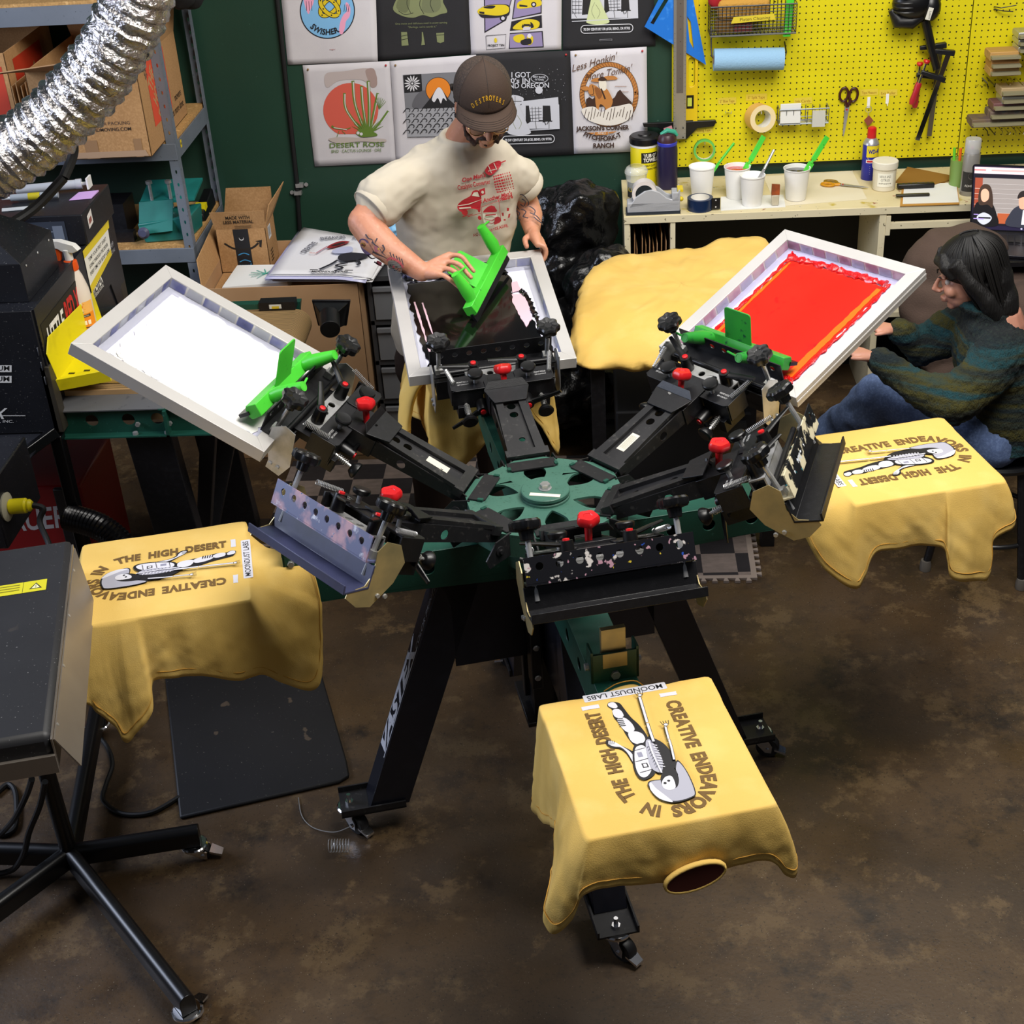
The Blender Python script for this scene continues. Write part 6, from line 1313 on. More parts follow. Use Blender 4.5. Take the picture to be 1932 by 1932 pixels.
g = G(); g.lathe([(.050,-.024),(.050,.024)], (.345,2.446,BZ+.085), (0,1,0), 32, cap=False); g.lathe([(.036,-.0245),(.050,-.0245)], (.345,2.446,BZ+.085), (0,1,0), 32, cap=False); g.obj('tape', mat('clear_tape_roll', '#d9d2cf', .3), t); g = G(); g.lathe([(.036,-.026),(.036,.026)], (.345,2.446,BZ+.085), (0,1,0), 28); g.obj('core', mat('dark_core', '#0f1c24', .5), t)
g = G(); g.box(.478,.500,2.42,2.474,BZ+.088,BZ+.098); g.sph((.492,2.43,BZ+.056),.010); g.obj('cutter', mat('yellow_cutter', '#d8bf1c', .4), t)
c = Vector((.571, 2.462, BZ)); t = thing('blue_tape_roll', 'dark blue tape roll standing on its side at the bench edge', 'tape roll', c); g = G(); g.lathe([(.052,0),(.052,.048)], c, n=36, cap=False); g.lathe([(.038,.048),(.052,.048)], c, n=36, cap=False); g.lathe([(.038,0),(.052,0)], c, n=36, cap=False); g.obj('tape', mat('navy_tape', '#0f2548', .3), t); g = G(); g.lathe([(.038,0),(.038,.050)], c, n=28, cap=False); g.obj('core', WHITEP, t)
g = G(); g.box(.615,.650,2.432,2.437,BZ+.006,BZ+.052); tag(g.obj('domino_card', BLACKM), 'small black tag with white dots beside the blue tape roll', 'tag'); a = Art((.632,2.4315,BZ+.03),(1,0,0),(0,0,1)); 
for z in (-.014,.014): a.disc(.0,z,.003,'#d8d8d8',n=10)
a.obj('white_dots', bpy.data.objects['domino_card'])
PAP = mat('cream_paper', '#ddd4bc', .8, layers=((4,.4,.8,'#d5cbaf'),))
def sheet(label, pts, th=.0012, m=PAP, name='paper_sheet', z=BZ, catg='paper'):
    P = [px(x, y, 2, z) for x, y in pts]; g = G(); g.hexa([p + Vector((0,0,.0004)) for p in P], [p + Vector((0,0,th)) for p in P]); return tag(g.obj(name, m), label, catg)
sheet('large cream paper under the yellow scissors and rear cups', [(1465,390),(1636,376),(1608,323),(1440,333)]); sheet('white paper with pencil note under the two front cups', [(1360,398),(1482,391),(1478,368),(1360,372)], .0022, mat('white_paper', '#dcdcd8', .8))
CUPM = mat('white_paper_cup', '#efeeea', .6)
def cup(label, x, y, inkm, hue, k=1.):
    c = at_b(x, y) + Vector((0,.035,.0025)); t = thing('ink_cup', label, 'cup', c, 'white ink cups on the workbench'); H_ = .128*k
    g = G(); g.lathe([(.0395*k,0),(.041*k,.003),(.052*k,H_-.003),(.0545*k,H_-.002),(.0545*k,H_+.002),(.0515*k,H_+.001),(.050*k,H_-.02)], c, n=32, cap=False); g.lathe([(0,.004),(.04*k,.004)], c, n=32, cap=False); g.obj('cup_wall', CUPM, t, sharp=50)
    g = G(); g.lathe([(.0508*k,H_-.014),(.03*k,H_-.012),(0,H_-.010)], c, n=28, cap=False); g.obj('ink', inkm, t); return c + Vector((0,0,H_))
k1 = cup('white cup of white ink standing left, behind the blue tape roll', 1325, 377, INKW, 0); k2 = cup('white cup with bright red ink at the back', 1391, 378, INKRD, 0); k3 = cup('white cup of lumpy white ink with the metal spatula', 1420, 392, INKW, 0, .95); k4 = cup('white cup smeared with black ink at the right', 1503, 381, INKK, 0)
def spat(label, p, q, m, w0=.016, flat=False):
    p, q = Vector(p), Vector(q); t = thing('ink_spatula', label, 'spatula', p); d = q - p
    g = G(); a_, b_2 = p + d*.35, q
    if flat: g.beam(a_, b_2, w0, .006, (0,1,0)); g.beam(p + d*.25, a_, .010, .010, (0,1,0)); g.obj('handle', m, t, bevel=.0015); g = G(); g.beam(p, p + d*.28, .026, .004, (0,1,0)); g.obj('paddle', m, t, bevel=.001)
    else: g.cyl(a_, b_2, .0055, n=10); g.obj('handle', m, t); g = G(); g.beam(p, a_, .018, .004, (0,1,0), w1=.010); g.obj('paddle', m, t)
    return t
spat('lime green spatula leaning in the cup of white ink at left', k1 + Vector((.038,0,-.03)), px(1385,270,1,2.66), GREENP); spat('lime green flat spatula in the red ink cup', k2 + Vector((.025,.0,-.03)), px(1441,257,1,2.66), GREENP, .022, True)
spat('metal spatula in the lumpy white ink cup', k3 + Vector((.025,0,-.02)), px(1460,283,1,2.56), STEEL); spat('lime green flat spatula in the black ink cup', k4 + Vector((.035,.0,-.02)), px(1561,258,1,2.62), GREENP, .022, True)
c = at_b(1462, 388) + Vector((0,0,.002)); t = thing('ink_brush', 'small upright brush with orange red bristles between the cups', 'brush', c); g = G(); g.hexa([c+Vector(v) for v in ((-.014,-.01,0),(.014,-.01,0),(.014,.01,0),(-.014,.01,0))], [c+Vector(v) for v in ((-.016,-.01,.045),(.016,-.01,.045),(.016,.01,.045),(-.016,.01,.045))]); g.obj('handle', mat('cloudy_handle', '#b9b09a', .4), t, bevel=.004)
g = G(); g.hexa([c+Vector(v) for v in ((-.016,-.009,.045),(.016,-.009,.045),(.016,.009,.045),(-.016,.009,.045))], [c+Vector(v) for v in ((-.015,-.006,.088),(.017,-.006,.085),(.017,.006,.085),(-.015,.006,.088))]); g.obj('bristles', mat('orange_bristles', '#7e3a12', .8, layers=((20,.4,.6,'#a34a14'),)), t)
MX = Matrix.Translation(at_b(1590, 352) + Vector((0,0,.008))) @ Matrix.Rotation(radians(62), 4, 'Z'); scissors('yellow handled scissors lying on the cream paper', MX, mat('yellow_handle', '#c98a10', .4), mat('yellow_grey_handle', '#8a6a1c', .4), .95)
c = Vector((1.297, 2.755, BZ)); t = thing('spray_can', 'blue and yellow lubricant spray can with a red cap', 'spray can', c); g = G(); g.lathe([(.031,0),(.033,.003),(.033,.150),(.030,.156)], c, n=30); g.obj('can_body', mat('blue_can', '#1d2390', .35), t); g = G(); g.lathe([(.0335,.150),(.031,.158),(.022,.172),(.018,.175)], c, n=24); g.obj('shoulder', STEEL, t); g = G(); g.lathe([(.017,.170),(.019,.176),(.018,.215),(.012,.22)], c, n=20); g.obj('cap', REDP, t)
a = art_cyl(c, .033); band(a, -.022,.05,.100,.148,'#d9c41c'); a.disc(.006,.105,.024,'#d9c41c',ry=.020); a.text('WD-40', .010, .116, .017, '#1a1f80', w=.05, bold=.04); band(a, -.022,.05,.076,.090,'#d9d4d4'); band(a, -.018,.04,.079,.087,'#b92020'); 
for i in range(5): a.line([(-.006,.062-.008*i),(.028,.062-.008*i)], .002, '#a9acd8')
a.obj('label', t)
c = at_b(1670, 362) + Vector((0,.04,0)); t = thing('pump_jar', 'cloudy white plastic jar with hand lettered label by the spray can', 'jar', c); g = G(); g.lathe([(.043,0),(.046,.004),(.047,.09),(.050,.094)], c, n=30); g.obj('jar_body', mat('cloudy_white_plastic', '#d6cfba', .4), t); g = G(); g.lathe([(.051,.092),(.052,.096),(.052,.118),(.049,.121),(0,.122)], c, n=30); g.obj('lid', mat('worn_white_lid', '#ddd8c8', .5, layers=((30,.68,.72,'#2a2420'),)), t)
a = art_cyl(c, .0468, -.1); band(a, -.032,.034,.022,.078,'#e4e2d4'); a.text('NEXUS AND', 0, .060, .010, '#3a3a38', w=.045); a.text('CITRUS', .0, .046, .010, '#3a3a38', w=.035); a.text('adhesive', 0, .034, .007, '#55534a', w=.05); a.obj('label', t)
sheet('brown kraft card lying on the bench behind the clipboard', [(1690,345),(1760,352),(1808,337),(1712,318)], .008, mat('brown_kraft_card', '#8a6224', .7), 'kraft_card', catg='card')
sheet('tan clipboard at the bench edge', [(1698,390),(1810,386),(1806,347),(1702,350)], .004, mat('tan_hardboard', '#b8863f', .6), 'clipboard', catg='clipboard'); sheet('white paper on the tan clipboard', [(1703,385),(1809,382),(1804,345),(1706,348)], .001, mat('white_paper', '#dcdcd8', .8), z=BZ+.004)
c = at_b(1727, 357) + Vector((0,0,.006)); g = G(); g.box(c.x-.075,c.x+.075,c.y-.012,c.y+.014,c.z,c.z+.020); t = tag(g.obj('remote_control', BLACKP, bevel=.005), 'black remote control on the white paper', 'remote'); a = Art(c + Vector((0,0,.0205)), (1,0,0), (0,1,0))
for i in range(6): a.disc(-.05+.02*i,0,.004,'#3a3a5a',n=8)
a.obj('buttons', t)
c = at_b(1722, 373) + Vector((0,0,.006)); g = G(); g.box(c.x-.068,c.x+.066,c.y-.008,c.y+.008,c.z,c.z+.011); tag(g.obj('utility_knife', mat('dark_olive_plastic', '#201e12', .4), bevel=.003), 'thin black utility knife in front of the remote', 'knife')
c = at_b(1826, 366); t = thing('spray_can', 'grey spray can with a clear cap beside the laptop', 'spray can', c); g = G(); g.lathe([(.031,0),(.033,.003),(.033,.165),(.026,.178)], c, n=28); g.obj('can_body', mat('grey_can', '#8d8a84', .4, .3), t); g = G(); g.lathe([(.030,.172),(.031,.178),(.031,.225),(.029,.228),(0,.228)], c, n=26); g.obj('cap', mat('clear_cap', '#c9c9cc', .15, alpha=.6), t)
a = art_cyl(c, .033); band(a, -.04,.04,.02,.10,'#221f1c'); a.disc(.0,.085,.014,'#8a8178'); a.disc(0,.085,.010,'#221f1c'); a.text('ADHESIVE', 0, .04, .009, '#c9c4bc', w=.05); a.obj('label', t)
c = at_b(1822, 358) + Vector((-.02,.06,0)); t = thing('marker_cup', 'green marker cup behind the grey spray can', 'pen cup', c); g = G(); g.lathe([(.035,0),(.038,.11)], c, n=24); g.obj('cup', mat('pale_green_cup', '#7a9a50', .3, alpha=.9), t)
for i, (dx, dy, col, lab) in enumerate(((-.02,-.01,'#62c030','green'), (-.005,-.02,'#e0641a','orange'), (.02,.01,'#3a3aa8','blue'), (.03,.0,'#c02a20','red'))): g = G(); p = c + Vector((dx,dy,.006)); g.cyl(p, p + Vector((dx*.5,0,.155)), .006, n=8); tag(g.obj('marker_pen', ink(col, .4)), lab + ' marker pen in the green marker cup', 'marker')

# ================================================================ BAGS, TABLE OF SHIRTS, LAPTOP, COAT
for lab, sp_ in (('tall black rubbish bag against the green wall', [((.05,2.62,.78),.19,(1,.8,1.1)), ((.10,2.62,.92),.11,(1.2,.7,.7)), ((.0,2.6,.5),.22,(1,.8,1.2)), ((.0,2.6,.2),.22,(1,.9,1))]),
                 ('round black rubbish bag nearest the bench end', [((.17,2.36,.58),.20,(.75,.9,1)), ((.12,2.36,.35),.22,(.9,.9,1)), ((.10,2.38,.2),.2,(1,.9,1))]),
                 ('low black rubbish bag beside the black screen', [((-.12,2.30,.42),.19,(1.2,.9,1)), ((-.02,2.2,.28),.22,(1.2,.9,1)), ((-.15,2.25,.2),.2,(1,1,1))])):
    g = G()
    for c, r, s in sp_: g.sph(c, r, s, 18)
    tag(lumpify(g, 'rubbish_bag', BAGM, None, .014, 6, ((6,.05),(13,.028),(24,.014)), len(lab)), lab, 'rubbish bag')
ct = thing('black_utility_table', 'black steel table under the heap of mustard shirts', 'table', (.45, 1.7, 0)); g = G(); g.box(.11,.78,1.30,2.06,.755,.785); g.obj('table_top', BLACKM, ct, bevel=.004)
for x in (.14,.75):
    for y in (1.33,2.03): g = G(); g.beam((x,y,.755), (x,y,.0), .05, .05, (0,1,0)); g.obj('leg', BLACKM, ct, bevel=.003)
g = G(); g.box(.14,.75,1.32,1.36,.14,.20); g.box(.14,.75,1.98,2.04,.14,.20); g.box(.16,.73,1.36,2.0,.16,.175); g.obj('lower_shelf', BLACKM, ct)
g = G(); g.box(.20,.55,1.42,1.90,.178,.52); tag(g.obj('black_storage_crate', mat('dull_black_plastic', '#101012', .6), bevel=.01), 'black crate on the lower shelf of the black table', 'crate')
pm = [((.095,1.30),.79),((.07,1.50),.85),((.09,1.70),.87),((.12,1.90),.87),((.20,2.04),.875),((.40,2.07),.88),((.55,2.07),.89),((.70,2.12),.905),((.80,2.05),.91),((.80,1.80),.87),((.80,1.55),.86),((.78,1.30),.83),((.60,1.27),.82),((.40,1.27),.81),((.22,1.275),.80)]
heap = thing('shirt_heap', 'heap of plain mustard shirts on the black table', 't-shirts', (.45, 1.7, .787)); per = cat([(x, y, z) for (x, y), z in pm], 10, True); rings = []; cc = Vector((.45,1.68,.885))
for k in range(22):
    f = k/21; ring = []
    for i, p in enumerate(per):
        if f < .72:
            s = f/.72; q = cc.lerp(p, s); q.z = .895 - (.895-p.z)*s**4 + .018*s*mnoise.noise(Vector((q.x*9,q.y*9,0))) + .006*mnoise.noise(Vector((q.x*30,q.y*24,3)))
        else:
            s = (f-.72)/.28; front = max(0, min(1, (1.75-p.y)/.3)); q = p.copy(); q.z = p.z - s*(p.z-.765)*(1+.35*front*(1+mnoise.noise(Vector((p.x*9,0,0))))); d = Vector((p.x-cc.x, p.y-cc.y, 0)).normalized(); q += d*(.02*sin(s*pi) + .022*min(1,s*2)*mnoise.noise(Vector((p.x*18+q.z*14,p.y*18,q.z*12))) + .008*mnoise.noise(Vector((p.x*45,p.y*45,q.z*60))))
        ring.append(q)
    rings.append(ring)
g = G(); g.loft(rings, True, False); g.obj('folded_cloth', TEE, heap, sharp=180, solid=.002)
lp = thing('laptop', 'open dark laptop showing a video call of two people', 'laptop', (1.8, 2.1, .86)); c0, c1, c2, c3 = px(1829,305,1,2.2), px(1829,433,1,2.19), None, None
ux = Vector((.97,-.24,0)).normalized(); uz = Vector((0,.25,.97)).normalized(); o = Vector((1.592,2.19,.868)); WL, HL = .36, .25; nn = ux.cross(uz)
if nn.y > 0: nn = -nn
g = G(); g.prism(rrect(0,0,WL,HL,.012), o - nn*.006, ux, uz, .006); g.obj('screen_lid', mat('dark_laptop_aluminium', '#15141c', .35, .5), lp)
ub = Vector((-.24,-.97,0)); g = G(); b0_ = o + Vector((0,0,-.012)); g.hexa([b0_, b0_ + ub*.25, b0_ + ub*.25 + ux*WL, b0_ + ux*WL], [p + Vector((0,0,.012)) for p in (b0_, b0_ + ub*.25, b0_ + ub*.25 + ux*WL, b0_ + ux*WL)]); g.obj('keyboard_base', mat('dark_laptop_aluminium', '#15141c', .35, .5), lp, bevel=.002)
a = Art(b0_ + Vector((0,0,.0122)), ux, -ub, base=.0004)
for r in range(5):
    for q in range(13): a.poly(rect(.02+.0245*q,-.035-.019*r-.015,.041+.0245*q,-.035-.019*r), '#07070a')
a.obj('keys', lp)
a = Art(o, ux, uz, base=.001) if ux.cross(uz).y < 0 else Art(o + ux*WL, -ux, uz, base=.001)
def EM(c): return mat('lit_' + c.strip('#'), c, .4, emit=.85)
a.poly(rect(.006,.006,WL-.006,HL-.006), EM('#1a1430')); a.poly(rect(.008,HL-.034,WL-.008,HL-.010), EM('#e3c3c6')); a.poly(rect(.008,HL-.024,.05,HL-.018), EM('#dd7a7c')); a.poly(rect(.07,HL-.024,.26,HL-.018), EM('#e09a98')); a.poly(rect(.008,.022,WL-.008,HL-.036), EM('#120e1c'))
a.poly(rect(.012,.03,WL-.01,HL-.05), EM('#8d8582')); a.poly(rect(.012,.03,.04,HL-.05), EM('#8f3f2a')); a.poly(rect(.10,.03,.15,.07), EM('#a4512f'))
for i in range(7): a.line([(.04,.07+.018*i),(.2,.07+.018*i)], .0012, EM('#b4aeac')); a.line([(.012,.04+.02*i),(.04,.04+.02*i)], .0014, EM('#c8b0a4'))
a.blob([(.012,.022),(.10,.022),(.095,.07),(.075,.11),(.05,.118),(.02,.105),(.010,.07)], EM('#0c0b10')); a.blob([(.030,.10),(.028,.15),(.042,.175),(.066,.172),(.078,.14),(.080,.09),(.062,.10)], EM('#3a2a22')); a.blob([(.038,.118),(.036,.148),(.050,.160),(.064,.148),(.064,.122),(.050,.110)], EM('#d6a288')); a.blob([(.025,.055),(.05,.07),(.078,.055),(.072,.036),(.05,.024),(.03,.036)], EM('#b8bcc6')); a.line([(.03,.05),(.075,.05)], .006, EM('#1a1a20'))
a.blob([(.135,.024),(.24,.024),(.235,.07),(.205,.10),(.17,.098),(.145,.07)], EM('#2c2e3a')); a.blob([(.178,.095),(.176,.13),(.192,.142),(.208,.13),(.206,.098),(.192,.088)], EM('#d29a80')); a.blob([(.170,.128),(.176,.150),(.196,.158),(.214,.146),(.214,.132),(.192,.134)], EM('#231c1c')); a.poly([(.188,.03),(.206,.03),(.204,.085),(.192,.085)], EM('#dcdce0'))
for i in range(6): a.disc(.19+.022*i,.014,.004,EM('#a7a4c0'),n=8)
a.line([(.012,.062),(.03,.062)],.003,EM('#a08ad0')); a.line([(.012,.046),(.05,.046)],.003,EM('#a08ad0')); a.obj('display', lp)
st = thing('laptop_stand', 'dark stand under the open laptop beside the brown coat', 'stand', (1.75, 2.1, 0)); g = G(); g.box(1.56,1.95,1.88,2.24,.835,.853); g.obj('stand_top', BLACKM, st); g = G(); g.cyl((1.75,2.06,.0),(1.75,2.06,.84),.03,n=12); g.obj('post', BLACKM, st); g = G(); g.cyl((1.75,2.06,0),(1.75,2.06,.02),.2,n=24); g.obj('foot', BLACKM, st)
COAT = mat('brown_fleece', '#54433a', .95, layers=((4,.3,.7,'#4a3a32'),), bump=(200,.2))
g = G()
for c, r, s in (((1.45,2.00,.80),.14,(1,1,1)), ((1.53,2.02,.84),.13,(1.3,1,.8)), ((1.68,2.0,.76),.10,(1.6,1.2,.55)), ((1.41,1.94,.66),.12,(1,1,1.2)), ((1.46,1.88,.52),.11,(1,1,1.2)), ((1.75,1.85,.62),.14,(1,1.1,1.2)), ((1.80,1.82,.42),.15,(1,1,1.4)), ((1.60,1.90,.60),.15,(1.3,1,1)), ((1.48,1.82,.40),.1,(1,1,1.2))): g.sph(c, r, s, 16)
tag(lumpify(g, 'brown_coat', COAT, None, .012, 5, ((5,.030),(13,.012)), 4), 'brown fleece coat draped over the chair behind the woman', 'coat')
ch = thing('coat_chair', 'black chair mostly hidden under the brown coat', 'chair', (1.58, 1.95, 0)); g = G(); g.box(1.40,1.80,1.80,2.16,.40,.44); g.obj('seat', BLACKM, ch)
for x in (1.42,1.78):
    for y in (1.82,2.14): g = G(); g.cyl((x,y,0),(x,y,.40 if y < 2 else .62),.012,n=10); g.obj('leg', BLACKM, ch)
# ================================================================ FLASH DRYER, MATS, CORDS, STOOL, SQUEEGEES
FDT = Vector((-1.364, -.335, 0)); MF = Matrix.Translation(FDT) @ Matrix.Rotation(PSI, 4, 'Z')
fd = thing('flash_dryer', 'dark grey flash dryer on a five legged stand beside the left shirt', 'flash dryer', FDT)
DG = mat('charcoal_enamel', '#232326', .5, layers=((5, .4, .8, '#2a2a2d'), (170, .745, .77, '#6a6a6a', 1), (18, .70, .74, '#33302f')))
g = G(MF); g.box(-.50, .20, -.716, .075, .985, 1.05); g.obj('heater_head', DG, fd, bevel=.016)
g = G(MF); g.hexa([(.198,-.715,.96),(.200,-.715,.96),(.200,.055,.96),(.198,.055,.96)], [(.198,-.72,1.040),(.202,-.72,1.040),(.202,.06,1.040),(.198,.06,1.040)])
g.hexa([(.240,-.715,.955),(.244,-.715,.955),(.244,-.09,.955),(.240,-.09,.955)], [(.203,-.715,1.035),(.206,-.715,1.035),(.206,.05,1.035),(.203,.05,1.035)])
g.box(-.48,.20,-.725,-.716,.955,1.0); g.obj('heat_shield', mat('heat_stained_steel', '#9d948a', .4, .7, layers=((6,.4,.8,'#a89f94'),)), fd)
for y in (-.66,-.45,-.25,-.05): g = G(MF); g.lathe([(.005,0),(.004,.003)], (.206,y,1.03), (1,0,.4), 8); g.obj('screw', STEEL, fd)
g = G(MF); g.lathe([(.006,0),(.005,.003)], (.02,-.725,.99), (0,-1,0), 8); g.obj('screw', STEEL, fd)
X = MF.to_3x3(); lb_ = px(60, 1104, 2, 1.0505); a = Art(lb_, X @ Vector((1,0,0)), X @ Vector((0,1,0)))
a.poly(rect(-.085,-.030,.035,.018), '#d0c81e'); a.line([(-.02,-.03),(-.02,.018)], .001, '#3a3a10'); a.poly([(-.005,-.018),(.025,-.018),(.010,.008)], '#2a2a10'); a.poly([(.0,-.0155),(.020,-.0155),(.010,.003)], '#e6e2b0'); a.line([(.012,-.003),(.008,-.008),(.012,-.008),(.009,-.014)], .0015, '#2a2a10')
for i in range(3): a.line([(-.08,.008-.011*i),(-.028,.008-.011*i)], .003, '#8a8420')
a.obj('warning_label', fd)
g = G(MF); g.box(-.50,-.10,-.05,.10,1.05,1.115); g.obj('control_box', DG, fd, bevel=.008)
g = G(); g.tube([FDT + Vector((0,0,.09)), FDT + Vector((0,0,.99))], .023, 20); g.lathe([(.027,0),(.027,.012)], FDT + Vector((0,0,.96)), n=20); g.obj('post', mat('black_tube', '#0d0d0f', .35), fd)
for i, e in enumerate(((-1.015,-.256), (-.905,-.858), (-1.475,.30), (-1.62,-.70), (-1.98,-.30))):
    g = G(); e = Vector((*e, .082)); s0 = FDT + Vector((0,0,.085)); d = (e - s0).normalized(); a2 = d.cross(Vector((0,0,1)))
    ring = [(cos(t)*.021, .012 + sin(t)*.021) for t in [pi*k/8 for k in range(9)]] + [(-.021,-.028),(.021,-.028)]
    g.loft([[p + a2*y + Vector((0,0,z)) for y, z in ring] for p in (s0, e)]); lg = g.obj('leg', mat('black_tube', '#0d0d0f', .35), fd, bevel=.0015)
    g = G(Matrix.Translation(e - d*.02 + Vector((0,0,-.082)))); caster(g, 0, 0, .052, i*1.3, .021); g.obj('caster', [CHROME, CAST], lg)
pc_ = px(18, 956, 1, .35); pl = thing('yellow_power_plug', 'yellow power plug with a black cord in the dark dryer side box', 'plug', pc_); g = G()
g.lathe([(.020,0),(.023,.004),(.023,.05),(.018,.055),(.019,.062),(.012,.07)], pc_, (1,0,.05), 18); g.obj('plug_body', YEL, pl); g = G(); g.lathe([(.042,-.012),(.044,-.006),(.030,.0)], pc_, (1,0,0), 24); g.obj('socket_flange', mat('beige_flange', '#a9a48f', .5), pl)
g = G(); g.tube(cat([pc_ + Vector((.07,0,.003)), pc_ + Vector((.10,0,-.01)), px(75,985,1,.33), px(93,1030,1,.28), px(98,1080,1,.2), px(95,1150,1,.2)], 8), .009, 10); g.obj('cord', RUBBER, pl)
g = G(); c = px(0, 960, 1, .42); g.box(c.x-.35, pc_.x-.012, .30, .60, .70, .92); g.obj('side_box', DB, dr, bevel=.006); g = G(); g.beam((c.x-.1,.45,.0),(c.x-.1,.45,.70),.05,.05,(0,1,0)); g.obj('side_box_leg', BLACKM, dr)
def fl(x, y, z=.008): return px(x, y, 2, z)
g = G(); g.tube(cat([fl(120,1375), fl(160,1370), fl(196,1400), fl(212,1440), fl(200,1480), fl(195,1510), fl(230,1535), fl(285,1533), fl(338,1504)], 8), .0075, 8); tag(g.obj('extension_cable', RUBBER), 'black power cord looping over the floor to the black mat', 'cord')
for lab, P in (('black cable loop nearest the picture edge under the flash dryer', [(-10,1500),(15,1480),(30,1500),(28,1560),(0,1575),(-15,1560)]), ('long black cable hanging from the flash dryer post to the floor', [(85,1475),(75,1520),(55,1570),(45,1610),(25,1640),(-10,1650)]), ('black cable crossing behind the flash dryer post', [(60,1470),(50,1500),(30,1540),(10,1565),(-15,1590)])):
    n_ = len(P); g = G(); g.tube(cat([px(x, y, 2, max(.012, .45*(1-1.4*i/n_)) if 'hanging' in lab or 'crossing' in lab else .010) for i, (x, y) in enumerate(P)], 8), .0085, 8); tag(g.obj('black_cable', RUBBER), lab, 'cable')
# floor mat
MATM = mat('black_rubber_mat', '#111114', .6, layers=((5,.4,.8,'#17171b'), (140,.72,.74,'#6a665f',2), (14,.68,.70,'#4a3f34',3)))
ma = [fl(*p, .0) for p in ((308,1240),(340,1548),(640,1480),(660,1468),(655,1440),(600,1250))]; P_ = [(p.x, p.y) for p in ma]
g = G(); g.prism(P_, (0,0,.001), (1,0,0), (0,1,0), .012); tag(g.obj('anti_fatigue_mat', MATM, bevel=.006), 'black anti-fatigue mat on the floor under the left shirt', 'mat')
# foam puzzle mat
CHK = mat('checkered_foam', '#8c7b70', .8); nt = CHK.node_tree; ck = nt.nodes.new('ShaderNodeTexChecker'); tcc = nt.nodes.new('ShaderNodeTexCoord'); nt.links.new(tcc.outputs['Object'], ck.inputs['Vector']); ck.inputs['Scale'].default_value = 1/.125; ck.inputs['Color1'].default_value = hx('#93837a'); ck.inputs['Color2'].default_value = hx('#2a2528')
nzc = nt.nodes.new('ShaderNodeTexNoise'); nzc.inputs['Scale'].default_value = 40; mxc = nt.nodes.new('ShaderNodeMix'); mxc.data_type = 'RGBA'; mxc.blend_type = 'MULTIPLY'; mxc.inputs[0].default_value = .6; nt.links.new(ck.outputs[0], mxc.inputs[6]); nt.links.new(nzc.outputs['Fac'], mxc.inputs[7])
mgc = nt.nodes.new('ShaderNodeMix'); mgc.data_type = 'RGBA'; mgc.blend_type = 'ADD'; mgc.inputs[0].default_value = .0; nt.links.new(mxc.outputs[2], nt.nodes['Principled BSDF'].inputs['Base Color'])
fm = thing('foam_floor_mat', 'checkered foam puzzle mat under the back of the press', 'mat', (-.15, 1.55, 0)); MFM = Matrix.Translation((.69, 1.085, 0)) @ Matrix.Rotation(radians(-1), 4, 'Z')
g = G(MFM); g.box(-1.86,-.02,.02,.93,.001,.011); g.obj('checkered_field', CHK, fm)
g = G(MFM); teeth = [(-1.86,.02),(-1.86,0)]; 
for i in range(46):
    x = -1.84+.04*i; teeth += [(x+.004,0),(x-.001,-.018),(x+.019,-.018),(x+.014,0)]
teeth += [(0,0)]
for i in range(23):
    y = .02+.04*i; teeth += [(0,y+.004),(.018,y-.001),(.018,y+.019),(0,y+.014)]
teeth += [(0,.93),(-.02,.93),(-.02,.02)]; g.prism(teeth, (0,0,.001), (1,0,0), (0,1,0), .010); g.obj('puzzle_edge', mat('pale_foam', '#9a8b80', .8), fm)
# wire by the left caster
g = G(); W_ = [fl(563,1505,.004), fl(570,1540,.004), fl(592,1562,.004), fl(630,1570,.02), fl(660,1560,.05)]; g.tube(cat(W_, 8), .0014, 6); c = fl(640,1598,.03)
g.tube([c + Vector((-.03+.0009*i, .020*cos(i*.7), .004+.018*sin(i*.7))) for i in range(70)], .0012, 5); tag(g.obj('steel_wire', STEEL), 'thin steel wire coiled at the left front caster', 'wire')
# cardboard under the press on the right
q_ = [px(x, y, 1, 1.62) for x, y in ((1300,866),(1442,866),(1442,838),(1300,838))]; g = G(); g.hexa(q_, [p + Vector((0,.004,0)) for p in q_]); tag(g.obj('cardboard_piece', CARD), 'brown cardboard strip seen behind the right rear print head arm', 'cardboard')
# stool
SC_ = Vector((1.505, 1.215, 0)); stl = thing('metal_stool', 'black round metal stool under the seated woman', 'stool', SC_)
g = G(); g.lathe([(.0,.425),(.165,.425),(.182,.432),(.185,.445),(.178,.455),(.15,.452),(.0,.450)], SC_, n=40); g.obj('seat', mat('worn_black_steel', '#141416', .3), stl)
for k in range(4):
    a_ = radians(-23.3 + 45 + 90*k + 180); top_ = SC_ + Vector((cos(a_)*.15, sin(a_)*.15, .43)); ft = SC_ + Vector((cos(a_)*.233, sin(a_)*.233, .012)); g = G(); g.tube([top_, ft], .014, 12); lg = g.obj('leg', BLACKM, stl); g = G(); g.lathe([(.020,0),(.021,.02),(.017,.04)], ft + Vector((0,0,-.011)), n=12); g.obj('glide_foot', mat('dusty_rubber_foot', '#6a655f', .5, .3), lg)
g = G(); P_ = [SC_ + Vector((.20*cos(t), .20*sin(t), .16)) for t in [2*pi*i/40 for i in range(41)]]; g.tube(P_ + [P_[1]], .009, 10); g.obj('foot_ring', mat('worn_black_steel', '#141416', .3), stl)
g = G(); g.tube(cat([(1.66,1.34,.44),(1.70,1.36,.60),(1.70,1.30,.72),(1.70,1.10,.72),(1.70,1.06,.60),(1.66,1.10,.44)], 6), .012, 8); g.obj('back_hoop', BLACKM, stl)
